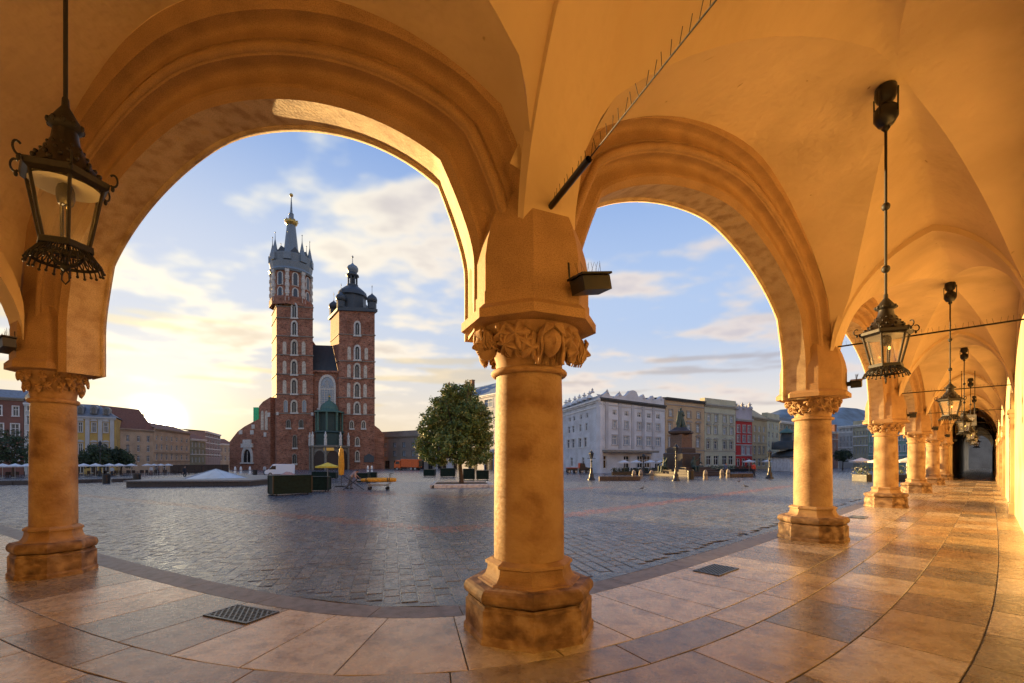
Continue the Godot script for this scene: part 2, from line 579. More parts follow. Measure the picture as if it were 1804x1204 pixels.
func arch_path(i: int, seg: int) -> Array:
	var a0 := len_at(pier_s(i)) + 0.68
	var a1 := len_at(pier_s(i + 1)) - 0.68
	var mid := (a0 + a1) * 0.5
	var half := (a1 - a0) * 0.5
	var hs := 4.0
	var crown := 6.08 if i < 0 else 6.18
	var out: Array = [Vector2(a0, 3.3), Vector2(a0, 3.65)]
	for k in seg + 1:
		# even in angle so that the steep ends are followed closely
		var x := -cos(PI * k / seg)
		out.append(Vector2(mid + half * x, hs + (crown - hs) * arch_rise(x)))
	out.append(Vector2(a1, 3.65))
	out.append(Vector2(a1, 3.3))
	return out

func arch_sweep(path: Array, prof: Array) -> ArrayMesh:
	var b := MB.new()
	var n := path.size()
	var nrm := []
	for k in n:
		var d: Vector2 = (path[mini(k + 1, n - 1)] - path[maxi(k - 1, 0)]).normalized()
		nrm.append(Vector2(-d.y, d.x))
	var g := PackedVector3Array()
	for q in prof:
		for k in n:
			var w: Vector2 = path[k] + nrm[k] * q.x
			g.append(pos(s_at(w.x), q.y, w.y))
	b.grid(g, prof.size(), n)
	return b.mesh()

func hollow(a: Vector2, b: Vector2, sag: float, n := 8) -> Array:
	var out := []
	var d := (b - a).normalized()
	var inw := Vector2(-d.y, d.x)
	for k in n + 1:
		var q := float(k) / n
		out.append(a.lerp(b, q) + inw * sag * sin(PI * q))
	return out

func roll(c: Vector2, r: float, n := 8) -> Array:
	var out := []
	for k in n + 1:
		var t := PI * k / n
		out.append(c + Vector2(-cos(t) * r, -sin(t) * r))
	return out

func make_arch(i: int) -> void:
	var seg := 56 if i < 3 else 30
	var path := arch_path(i, seg)
	var names := {-2: "pointed stone arch with moulded orders, cut off beyond the stained column", -1: "wide moulded stone arch framing the two brick church towers", 0: "moulded stone arch framing the white corner house and the monument", 1: "moulded stone arch between the two sunlit columns after the statue view", 2: "moulded arch rising from the pale column towards the greyish column", 3: "small moulded arch beyond the greyish column", 4: "small moulded arch deepest down the passage"}
	var t := thing("moulded_arch", names[i], "arch", Vector3.ZERO, 0.0, "stone arches of the arcade")
	var upper := []          # the outer orders die into the pier block
	for q in path:
		if q.y > 3.6:
			upper.append(q)
	part("soffit", arch_sweep(path, [Vector2(0.035, 0.40), Vector2(0.03, -0.02)]), M.pale_stone, t)
	part("outer_lip", arch_sweep(path, [Vector2(0.6, 0.47), Vector2(0.0, 0.47), Vector2(0.0, 0.42), Vector2(0.035, 0.40)]), M.pale_stone, t)
	part("chamfer", arch_sweep(path, [Vector2(0.03, -0.02), Vector2(0.10, -0.10)]), M.arch_stone, t)
	part("fillet", arch_sweep(path, [Vector2(0.10, -0.10), Vector2(0.14, -0.10)]), M.arch_stone, t)
	part("hollow_moulding", arch_sweep(path, hollow(Vector2(0.14, -0.10), Vector2(0.32, -0.24), 0.11)), M.arch_stone, t)
	part("fillet", arch_sweep(path, [Vector2(0.32, -0.24), Vector2(0.345, -0.26)]), M.arch_stone, t)
	part("roll_moulding", arch_sweep(upper, roll(Vector2(0.385, -0.26), 0.05)), M.arch_stone, t)
	part("fillet", arch_sweep(upper, [Vector2(0.435, -0.26), Vector2(0.46, -0.255), Vector2(0.46, -0.285)]), M.arch_stone, t)
	part("hollow_moulding", arch_sweep(upper, hollow(Vector2(0.46, -0.285), Vector2(0.64, -0.40), 0.10)), M.arch_stone, t)
	part("fillet", arch_sweep(upper, [Vector2(0.64, -0.40), Vector2(0.675, -0.415)]), M.arch_stone, t)
	part("outer_order", arch_sweep(upper, [Vector2(0.675, -0.415), Vector2(0.83, -0.46)]), M.arch_stone, t)
	var crown_part := []
	for q in path:
		if q.y > 4.45:
			crown_part.append(q)
	part("spandrel", arch_sweep(crown_part, [Vector2(0.83, -0.46), Vector2(1.25, -0.46)]), M.plaster, t)

# ---- vault over one bay: two lunette webs and two end webs that meet in groins
var VC := 0.55
func bay_point(i: int, u: float, v: float) -> Vector2:
	var a := lerpf(len_at(pier_s(i)), len_at(pier_s(i + 1)), u)
	var s := s_at(a)
	var p := plan(s) + plan_n(s) * -0.42
	var w := wall_foot(i).lerp(wall_foot(i + 1), u)
	return p.lerp(w, v)

func vfold(v: float) -> float:
	return (1.0 - v / VC) if v < VC else (v - VC) / (1.0 - VC)

func vh1(u: float, v: float) -> float:
	return HS + arch_rise(2.0 * u - 1.0) / arch_rise(0.0) * lerpf(3.16, 3.07, vfold(v))

func vh2(u: float, v: float) -> float:
	var x := 2.0 * u - 1.0
	return HS + pointed(vfold(v), 0.30) * (3.16 - 0.42 * x * x)

func make_vault(i: int) -> ArrayMesh:
	var b := MB.new()
	var nu := 40 if i < 2 else 20
	var nv := 14
	for side in 2:          # webs over the arcade arch and over the wall arch
		var g := PackedVector3Array()
		for k in nu + 1:
			var u := 0.5 - 0.5 * cos(PI * k / nu)
			var lo := 0.0 if side == 0 else 1.0
			var edge := lo
			var hi := VC
			for it in 24:
				var m := (lo + hi) * 0.5
				if vh2(u, m) < vh1(u, m):
					lo = m
				else:
					hi = m
			for j in nv + 1:
				var v := lerpf(edge, hi, float(j) / nv)
				g.append(v3(bay_point(i, u, v), vh1(u, v)))
		b.grid(g, nu + 1, nv + 1)
	for side in 2:          # webs towards the neighbouring bays
		var g := PackedVector3Array()
		for k in nu + 1:
			var vv := 0.5 - 0.5 * cos(PI * k / nu)
			vv = vv * 2.0 * VC if vv < 0.5 else VC + (vv - 0.5) * 2.0 * (1.0 - VC)
			var lo := 0.0 if side == 0 else 1.0
			var edge := lo
			var hi := 0.5
			for it in 24:
				var m := (lo + hi) * 0.5
				if vh1(m, vv) < vh2(m, vv):
					lo = m
				else:
					hi = m
			for j in nv + 1:
				var u := lerpf(edge, hi, float(j) / nv)
				g.append(v3(bay_point(i, u, vv), vh2(u, vv)))
		b.grid(g, nu + 1, nv + 1)
	return b.mesh()

func make_rib(i: int) -> ArrayMesh:
	var b := MB.new()
	var n := 40
	var s := pier_s(i)
	var d := plan_n(s)
	var t := Vector3(d.y, 0, d.x)
	var prof := [Vector2(-0.34, 0.30), Vector2(-0.30, -0.07), Vector2(0.30, -0.07), Vector2(0.34, 0.30)]
	for q in 3:
		var g := PackedVector3Array()
		for e in 2:
			var o: Vector2 = prof[q + e]
			for k in n + 1:
				var v := 0.5 - 0.5 * cos(PI * k / n)
				v = v * 2.0 * VC if v < 0.5 else VC + (v - 0.5) * 2.0 * (1.0 - VC)
				var w := (plan(s) + d * -0.42).lerp(wall_foot(i), v)
				g.append(v3(w, vh2(0.0, v) + o.y) + t * o.x)
		b.grid(g, 2, n + 1)
	return b.mesh()

func leaf_mesh(size: float, lobes: int, curl: float, seed: int) -> ArrayMesh:
	var b := MB.new()
	var r := RandomNumberGenerator.new()
	r.seed = seed
	var nseg := 44
	var rings := 5
	var g := PackedVector3Array()
	var back := PackedVector3Array()
	for i in nseg:
		var a := TAU * i / nseg
		var lobe := 0.62 + 0.40 * pow(absf(cos(a * lobes * 0.5)), 1.7) + 0.05 * sin(a * lobes * 3.0) + r.randf_range(-0.04, 0.04)
		for j in rings + 1:
			var q := float(j) / rings
			var rad := size * lobe * q
			var z := size * (0.34 * (1.0 - q * q) - curl * q * q * (0.5 + 0.5 * sin(a)) + 0.13 * cos(a * lobes) * q)
			g.append(Vector3(cos(a) * rad, sin(a) * rad * 1.1, z))
			back.append(Vector3(cos(a) * rad * 0.95, sin(a) * rad * 1.05, z - size * 0.16))
	b.grid(g, nseg, rings + 1, true)
	b.grid(back, nseg, rings + 1, true)
	return b.mesh()

# a carved head, looking along +z, about 0.3 m high
func carved_head(seed: int) -> ArrayMesh:
	var b := MB.new()
	var nu := 56
	var nv := 44
	var g := PackedVector3Array()
	for i in nu:
		var a := TAU * i / nu
		for j in nv + 1:
			var e := PI * j / nv - PI / 2
			var d := Vector3(sin(a) * cos(e), sin(e), cos(a) * cos(e))
			var p := Vector3(d.x * 0.092, d.y * 0.135, d.z * 0.105)
			if d.y < 0:
				p.x *= 1.0 - 0.30 * d.y * d.y
			var x := p.x
			var y := p.y
			if d.z > 0:
				var f := 0.0
				f += 0.034 * exp(-pow(x / 0.013, 2)) * smoothstep(0.045, -0.012, y) * smoothstep(-0.040, -0.018, y)      # nose
				f += 0.012 * exp(-pow(x / 0.011, 2) - pow((y - 0.01) / 0.04, 2))
				for sx in [-1, 1]:
					f -= 0.017 * exp(-pow((x - sx * 0.037) / 0.019, 2) - pow((y - 0.012) / 0.012, 2))                          # sockets
					f += 0.011 * exp(-pow((x - sx * 0.037) / 0.013, 2) - pow((y - 0.009) / 0.007, 2))                          # lids
					f += 0.007 * exp(-pow((x - sx * 0.036) / 0.026, 2) - pow((y - 0.034) / 0.009, 2))                          # brows
					f += 0.006 * exp(-pow((x - sx * 0.045) / 0.02, 2) - pow((y + 0.025) / 0.022, 2))                           # cheeks
				f += 0.012 * exp(-pow(x / 0.022, 2) - pow((y + 0.056) / 0.0065, 2))                                           # lips
				f += 0.011 * exp(-pow(x / 0.018, 2) - pow((y + 0.072) / 0.006, 2))
				f -= 0.007 * exp(-pow(x / 0.026, 2) - pow((y + 0.064) / 0.004, 2))
				f += 0.010 * exp(-pow(x / 0.022, 2) - pow((y + 0.105) / 0.016, 2))                                            # chin
				p.z += f
			g.append(p)
	b.grid(g, nu, nv + 1, true)
	return b.mesh()

func carved_hair(seed: int, length: float) -> ArrayMesh:
	var b := MB.new()
	var r := RandomNumberGenerator.new()
	r.seed = seed
	for k in 34:
		var a := -PI * 1.05 + PI * 2.1 * k / 33.0 + r.randf_range(-0.05, 0.05)     # angle from the face
		if absf(a) < 0.98:
			continue
		var pts := []
		var ph := r.randf_range(0, TAU)
		for j in 14:
			var q := j / 13.0
			var e := lerpf(1.45, -0.1, minf(q * 1.6, 1.0))
			var p := Vector3(sin(a) * cos(e) * 0.106, sin(e) * 0.150, cos(a) * cos(e) * 0.112)
			if q > 0.625:
				p.y -= (q - 0.625) * length * 1.6
				p.x *= 1.0 + (q - 0.6) * 0.35
			p += Vector3(sin(ph + q * 13.0), 0.0, cos(ph + q * 13.0)) * 0.010 * q
			pts.append(p)
		b.tube(pts, 0.017, 5, 0.010)
	for k in 13:                                                                   # fringe over the brow
		var x := lerpf(-0.085, 0.085, k / 12.0)
		var pts := []
		for j in 6:
			var q := j / 5.0
			pts.append(Vector3(x * (0.75 + 0.4 * q), 0.140 - q * (0.03 + absf(x) * 0.8), 0.062 + 0.042 * sqrt(q) - absf(x) * 0.3 * q))
		b.tube(pts, 0.016, 5, 0.011)
	return b.mesh()

var leaf_meshes := []
func put(mesh: Mesh, m: Material, called: String, parent: Node, o: Vector3, out: Vector3, up: Vector3, sc := 1.0) -> void:
	var p := part(called, mesh, m, parent)
	var z := out.normalized()
	var x := up.cross(z).normalized()
	p.transform = Transform3D(Basis(x, z.cross(x), z).scaled_local(Vector3.ONE * sc), o)

func curl_mesh(r0: float) -> ArrayMesh:
	var b := MB.new()
	for e in 2:
		var pts := []
		for k in 22:
			var q := k / 21.0
			var a := q * 4.6
			var rr := r0 * (1.0 - 0.55 * q) + e * 0.022
			pts.append(Vector3(cos(a) * rr, sin(a) * rr, 0.015 * sin(q * 3.0)))
		b.tube(pts, 0.013, 6, 0.008)
	return b.mesh()

func make_column(i: int, label: String) -> Node3D:
	var s := pier_s(i)
	var t := thing("arcade_column", label, "column", pos(s, 0, 0), pier_turn(s), "columns of the arcade")
	if i == -1:
		t.scale = Vector3(0.75, 1, 0.75)
	var K := 1.0824
	var ph := PI / 8
	var b := MB.new()
	b.lathe([Vector2(0.685 * K, 0), Vector2(0.685 * K, 0.06), Vector2(0.665 * K, 0.085), Vector2(0.665 * K, 0.34), Vector2(0.64 * K, 0.36), Vector2(0.64 * K, 0.385)], 8, Vector3.ZERO, ph, true)
	b.lathe([Vector2(0.64 * K, 0.385), Vector2(0.1, 0.385)], 8, Vector3.ZERO, ph, true)
	part("plinth", b.mesh(), M.plinth, t)
	b = MB.new()
	var pr := []
	for k in 9:
		var q := PI * k / 8 - PI / 2
		pr.append(Vector2((0.60 + 0.085 * cos(q)) * K, 0.475 + 0.085 * sin(q)))
	pr[8] = Vector2(0.55 * K, 0.56)
	b.lathe(pr, 8, Vector3.ZERO, ph, true)
	part("torus", b.mesh(), M.plinth, t)
	b = MB.new()
	var sc := [Vector2(0.545 * K, 0.555)]
	for k in 7:
		var q := PI / 2 * k / 6
		sc.append(Vector2((0.53 - 0.095 * sin(q)) * K, 0.57 + 0.15 * (1.0 - cos(q))))
	sc.append(Vector2(0.46 * K, 0.735))
	sc.append(Vector2(0.46 * K, 0.765))
	sc.append(Vector2(0.40 * K, 0.80))
	sc.append(Vector2(0.2, 0.80))
	b.lathe(sc, 8, Vector3.ZERO, ph, true)
	part("scotia", b.mesh(), M.column, t)
	b = MB.new()
	var sh := []
	for k in 13:
		var q := k / 12.0
		sh.append(Vector2(0.398 - 0.026 * q * q, lerpf(0.78, 2.83, q)))
	b.lathe(sh, 48)
	part("shaft", b.mesh(), M.column, t)
	b = MB.new()
	var nk := []
	for k in 9:
		var q := PI * k / 8 - PI / 2
		nk.append(Vector2(0.385 + 0.048 * cos(q), 2.865 + 0.038 * sin(q)))
	b.lathe(nk, 40)
	part("neck_ring", b.mesh(), M.capital, t)
	# capital: bell with carved foliage, octagonal abacus, pier block
	b = MB.new()
	var bell := []
	for k in 9:
		var q := k / 8.0
		bell.append(Vector2(0.37 + 0.20 * q * q, lerpf(2.86, 3.34, q)))
	b.lathe(bell, 32)
	var cap := part("capital_bell", b.mesh(), M.capital, t)
	rng.seed = 100 + i
	if i == 0:
		var heads := [[-PI / 2 + 0.05, 1.18], [-PI / 2 + 1.42, 1.12], [-PI / 2 - 1.15, 1.0], [PI / 2, 1.0], [PI / 2 + 0.95, 0.9]]
		for k in heads.size():
			var a: float = heads[k][0]
			var out := Vector3(cos(a + 0.12), -0.12, sin(a + 0.12))
			var o := Vector3(cos(a) * 0.56, 3.11, sin(a) * 0.56)
			put(carved_head(k), M.capital, "carved_head", cap, o, out, Vector3.UP, heads[k][1])
			put(carved_hair(k + 3, [0.30, 0.05, 0.2, 0.3, 0.05][k]), M.capital, "carved_hair", cap, o, out, Vector3.UP, heads[k][1])
		for k in 16:
			var a: float = -PI / 2 + [0.50, 0.70, 0.92, -0.42, -0.62, -0.80, 1.0, 1.9, 2.2, 2.5, 2.8, 3.4, -1.6, -2.0, -2.4, 0.40][k]
			var y: float = [3.12, 3.20, 3.10, 3.2, 3.08, 3.18, 3.22, 3.22, 3.1, 3.2, 3.15, 3.2, 3.2, 3.1, 3.2, 3.05][k]
			put(leaf_meshes[k % 3], M.capital, "carved_leaf", cap, Vector3(cos(a) * 0.545, y, sin(a) * 0.545), Vector3(cos(a), -0.25 + rng.randf_range(-0.2, 0.2), sin(a)), Vector3(rng.randf_range(-0.5, 0.5), 1, rng.randf_range(-0.5, 0.5)), rng.randf_range(1.1, 1.4))
		var cm := curl_mesh(0.085)
		for a0 in [0.60, 0.88, -0.50, -0.75, 2.6, -2.3]:
			var a: float = -PI / 2 + a0
			put(cm, M.capital, "carved_scroll", cap, Vector3(cos(a) * 0.47, 3.02, sin(a) * 0.47), Vector3(cos(a), -0.3, sin(a)), Vector3(0, 1, 0), 1.0)
	else:
		var rows := 2 if i < 3 else 1
		for row in rows:
			var cnt := 15 if i < 3 else 10
			for k in cnt:
				var a := TAU * (k + 0.5 * row) / cnt + rng.randf_range(-0.06, 0.06)
				var y := 3.24 - 0.16 * row + rng.randf_range(-0.03, 0.03)
				var rr := 0.56 - 0.08 * row
				put(leaf_meshes[k % 3], M.capital, "carved_leaf", cap, Vector3(cos(a) * rr, y, sin(a) * rr), Vector3(cos(a), rng.randf_range(-0.5, 0.1), sin(a)), Vector3(rng.randf_range(-0.6, 0.6), 1, rng.randf_range(-0.6, 0.6)), rng.randf_range(0.72, 1.0))
	b = MB.new()
	b.lathe([Vector2(0.2, 3.33), Vector2(0.60 * K, 3.33), Vector2(0.71 * K, 3.345), Vector2(0.71 * K, 3.44), Vector2(0.65 * K, 3.50), Vector2(0.60 * K, 3.50)], 8, Vector3.ZERO, ph, true)
	part("abacus", b.mesh(), M.arch_stone, t)
	b = MB.new()
	b.lathe([Vector2(0.64 * K, 3.50), Vector2(0.64 * K, 3.63), Vector2(0.63 * K, 3.64), Vector2(0.63 * K, 4.0), Vector2(0.60 * K, 4.18)], 8, Vector3.ZERO, ph, true)
	part("pier_block", b.mesh(), M.arch_stone, t)
	b = MB.new()
	b.lathe([Vector2(0.60 * K, 4.18), Vector2(0.545 * K, 4.38), Vector2(0.45 * K, 4.62), Vector2(0.32 * K, 4.88), Vector2(0.02, 5.35)], 8, Vector3.ZERO, ph, true)
	part("springer", b.mesh(), M.arch_stone, t)
	# flood light bracketed to the pier
	var fl := thing("flood_light", ["", "black flood light box fixed on the pier over the carved heads", "black flood light on the pier over the leafy capital by the church arch", "black flood light on the pier of the sunlit column beside the arch", "black flood light on the pier of the pale sunlit column", "black flood light on the pier over the greyish column", "small black flood light deep in the passage", "small black flood light deep in the passage"][[2, 1, 3, 4, 5, 6, 7][i + 1]] if i >= -1 else "black flood light on a pier out of the church view", "flood light", pos(s, 0, 0), pier_turn(s), "flood lights on the piers")
	fl.scale = t.scale
	b = MB.new()
	var bs := Basis.from_euler(Vector3(0.0, 0.12, -0.22))
	b.block(Vector3(-0.30, 3.66, -0.80), Vector3(0.36, 0.15, 0.2), 0.015, bs)
	b.box(Vector3(-0.30, 3.66, -0.80) + bs * Vector3(0, 0.083, 0), Vector3(0.40, 0.02, 0.235), bs)
	part("housing", b.mesh(), M.black, fl)
	b = MB.new()
	b.box(Vector3(-0.22, 3.66, -0.65), Vector3(0.05, 0.1, 0.2))
	b.tube([Vector3(-0.16, 3.7, -0.62), Vector3(-0.15, 3.80, -0.63), Vector3(-0.14, 3.92, -0.63)], 0.012, 6)
	part("bracket", b.mesh(), M.black, fl)
	b = MB.new()
	for k in 7:
		var bp := Vector3(-0.30, 3.66, -0.80) + bs * Vector3(-0.16 + 0.05 * k, 0.09, 0.0)
		for e in 2:
			b.tube([bp, bp + Vector3(rng.randf_range(-0.04, 0.04), 0.13, rng.randf_range(-0.04, 0.04))], 0.0018, 4)
	if i <= 1:
		part("bird_spikes", b.mesh(), M.iron, fl).set_meta("kind", "stuff")
	return t

func make_lantern() -> Node3D:
	var t := thing("hanging_lantern", "large black iron lantern hanging before the moulded church arch", "lantern", Vector3.ZERO, 0.0, "iron lanterns hanging from the vault")
	var b := MB.new()
	# origin: the bottom of the fringe; glass from 0.25 to 0.66
	var r0 := 0.165
	var r1 := 0.265
	var y0 := 0.20
	var y1 := 0.62
	for k in 6:
		var a := TAU * k / 6
		var d := Vector3(cos(a), 0, sin(a))
		b = MB.new()
		b.tube([d * r0 + Vector3(0, y0, 0), d * r1 + Vector3(0, y1, 0)], 0.014, 4)
		part("corner_bar", b.mesh(), M.bronze_iron, t)
		b = MB.new()
		var a2 := TAU * (k + 1) / 6
		var d2 := Vector3(cos(a2), 0, sin(a2))
		var q0 := 0.985
		b.quad(d * r0 * q0 + Vector3(0, y0, 0), d2 * r0 * q0 + Vector3(0, y0, 0), d2 * r1 * q0 + Vector3(0, y1, 0), d * r1 * q0 + Vector3(0, y1, 0))
		part("glass_pane", b.mesh(), M.lamp_glass, t)
		# hooked ornament on every corner of the eaves
		b = MB.new()
		var o := d * (r1 + 0.035) + Vector3(0, y1 + 0.03, 0)
		var pts := []
		for j in 12:
			var q := j / 11.0 * 4.4 - 0.6
			pts.append(o + d * (0.035 + 0.032 * sin(q)) + Vector3(0, 0.035 - 0.040 * cos(q), 0))
		b.tube(pts, 0.008, 5)
		b.ball(o + d * 0.03 + Vector3(0, -0.02, 0), Vector3(0.016, 0.02, 0.016), 6, 4)
		part("eaves_hook", b.mesh(), M.iron, t)
	b = MB.new()
	b.lathe([Vector2(r1 + 0.005, y1 - 0.02), Vector2(r1 + 0.04, y1), Vector2(r1 + 0.05, y1 + 0.035), Vector2(r1 + 0.01, y1 + 0.05), Vector2(r1 - 0.01, y1 + 0.055)], 6, Vector3.ZERO, 0, true)
	b.lathe([Vector2(r1 - 0.02, y1 - 0.015), Vector2(r1 + 0.03, y1 - 0.005)], 6, Vector3.ZERO, 0, true)
	part("eaves", b.mesh(), M.bronze_iron, t)
	b = MB.new()
	b.lathe([Vector2(r1 - 0.01, y1 + 0.05), Vector2(r1 - 0.07, y1 + 0.11), Vector2(0.13, y1 + 0.21), Vector2(0.095, y1 + 0.27), Vector2(0.085, y1 + 0.33), Vector2(0.085, y1 + 0.345)], 12)
	for row in 4:
		for k in 12:
			var a := TAU * (k + 0.5 * (row % 2)) / 12
			var rr: float = [0.235, 0.19, 0.15, 0.118][row]
			b.ball(Vector3(cos(a) * rr, y1 + [0.075, 0.125, 0.175, 0.225][row], sin(a) * rr), Vector3(0.022, 0.018, 0.022) * (1.0 - 0.12 * row), 6, 4)
	part("roof", b.mesh(), M.bronze_iron, t)
	b = MB.new()
	b.lathe([Vector2(0.085, y1 + 0.34), Vector2(0.118, y1 + 0.36), Vector2(0.115, y1 + 0.385), Vector2(0.085, y1 + 0.42), Vector2(0.05, y1 + 0.47), Vector2(0.028, y1 + 0.50), Vector2(0.024, y1 + 0.55), Vector2(0.02, y1 + 0.56)], 14)
	for k in 10:
		var a := TAU * k / 10
		b.ball(Vector3(cos(a) * 0.112, y1 + 0.375, sin(a) * 0.112), Vector3(0.02, 0.022, 0.02), 6, 4)
	part("crown", b.mesh(), M.iron, t)
	b = MB.new()
	b.lathe([Vector2(r0 - 0.03, y0 - 0.02), Vector2(r0 + 0.035, y0 - 0.025), Vector2(r0 + 0.03, y0 + 0.015), Vector2(r0 - 0.02, y0 + 0.02), Vector2(r0 - 0.03, y0 - 0.02)], 6, Vector3.ZERO, 0, true)
	part("lower_frame", b.mesh(), M.iron, t)
	b = MB.new()
	for k in 30:
		var a := TAU * k / 30
		var d := Vector3(cos(a), 0, sin(a))
		var e := Vector3(-sin(a), 0, cos(a))
		var r_in := r0 + 0.005
		var r_out := r0 + 0.085
		var p0 := d * r_in + Vector3(0, y0 - 0.03, 0)
		var p1 := d * (r_out - 0.015) + Vector3(0, y0 - 0.10, 0)
		var p2 := d * r_out + Vector3(0, y0 - 0.13 - 0.012 * (k % 2), 0)
		b.tube([p0 - e * 0.006, (p0 + p1) * 0.5 - e * 0.012, p1 + e * 0.002, p2], 0.0075, 4)
		b.tube([p0 + e * 0.006, (p0 + p1) * 0.5 + e * 0.014, p1], 0.006, 4)
		b.ball(p2, Vector3(0.013, 0.01, 0.013), 5, 4)
	b.lathe([Vector2(r0 + 0.055, y0 - 0.085), Vector2(r0 + 0.068, y0 - 0.095), Vector2(r0 + 0.06, y0 - 0.105)], 30)
	for k in 6:
		var a := TAU * k / 6
		var pts := []
		for j in 8:
			var q := j / 7.0
			pts.append(Vector3(cos(a), 0, sin(a)) * lerpf(r0, 0.02, q) + Vector3(0, y0 - 0.02 - 0.10 * sin(q * PI / 2), 0))
		b.tube(pts, 0.009, 4)
	b.ball(Vector3(0, y0 - 0.13, 0), Vector3(0.035, 0.03, 0.035), 10, 6)
	part("fringe", b.mesh(), M.iron, t)
	b = MB.new()
	b.tube([Vector3(0.0, 0.045, 0), Vector3(0.024, 0.02, 0), Vector3(0.026, -0.02, 0), Vector3(0, -0.045, 0), Vector3(-0.026, -0.02, 0), Vector3(-0.024, 0.02, 0), Vector3(0, 0.045, 0)], 0.006, 5)
	part("pull_ring", b.mesh(), M.iron, t)
	b = MB.new()
	b.lathe([Vector2(0.235, y1 - 0.03), Vector2(0.17, y1 - 0.012), Vector2(0.03, y1 - 0.008)], 20)
	part("reflector", b.mesh(), M.lamp_white, t)
	b = MB.new()
	b.lathe([Vector2(0.0, y1 - 0.14), Vector2(0.05, y1 - 0.14), Vector2(0.062, y1 - 0.10), Vector2(0.062, y1 - 0.05), Vector2(0.05, y1 - 0.02)], 14)
	for k in 3:
		var a := TAU * k / 3 + 0.4
		b.tube([Vector3(cos(a) * 0.03, y1 - 0.1, sin(a) * 0.03), Vector3(cos(a) * 0.03, y0, sin(a) * 0.03)], 0.007, 5)
	part("burner", b.mesh(), M.iron, t)
	b = MB.new()
	b.ball(Vector3(0.035, y1 - 0.175, 0.03), Vector3(0.014, 0.024, 0.014), 8, 6)
	part("bulb", b.mesh(), M.bulb, t)
	return t

func hang(t: Node3D, foot: Vector3, top_y: float, rose: bool) -> void:
	var b := MB.new()
	var y0 := 1.18
	var h := top_y - foot.y
	b.tube([Vector3(0, y0, 0), Vector3(0, h - 0.1, 0)], 0.017, 8)
	var o := part("rod", b.mesh(), M.iron, t)
	b = MB.new()
	for q in [0.12, 0.42] if rose else [0.40]:
		b.ball(Vector3(0, lerpf(y0, h, q), 0), Vector3(0.05, 0.055, 0.05), 12, 8)
	part("rod_ball", b.mesh(), M.iron, o)
	b = MB.new()
	b.lathe([Vector2(0.02, h - 0.62), Vector2(0.05, h - 0.58), Vector2(0.03, h - 0.54), Vector2(0.09, h - 0.53), Vector2(0.14, h - 0.44), Vector2(0.14, h - 0.33), Vector2(0.09, h - 0.27), Vector2(0.06, h - 0.24), Vector2(0.10, h - 0.2), Vector2(0.13, h - 0.12), Vector2(0.12, h - 0.02), Vector2(0.05, h + 0.05)], 16)
	for k in 4:
		var a := TAU * k / 4 + 0.3
		b.tube([Vector3(cos(a) * 0.14, h - 0.42, sin(a) * 0.14), Vector3(cos(a) * 0.145, h - 0.1, sin(a) * 0.145)], 0.01, 4)
	part("ceiling_rose", b.mesh(), M.black, t)
	t.position = foot
	var l := OmniLight3D.new()
	l.light_color = Color(1.0, 0.72, 0.32)
	l.light_energy = 0.006
	l.light_size = 0.02
	l.omni_range = 12.0
	l.omni_attenuation = 2.0
	l.shadow_enabled = true
	l.position = Vector3(0.035, 0.445, 0.03)
	t.add_child(l)

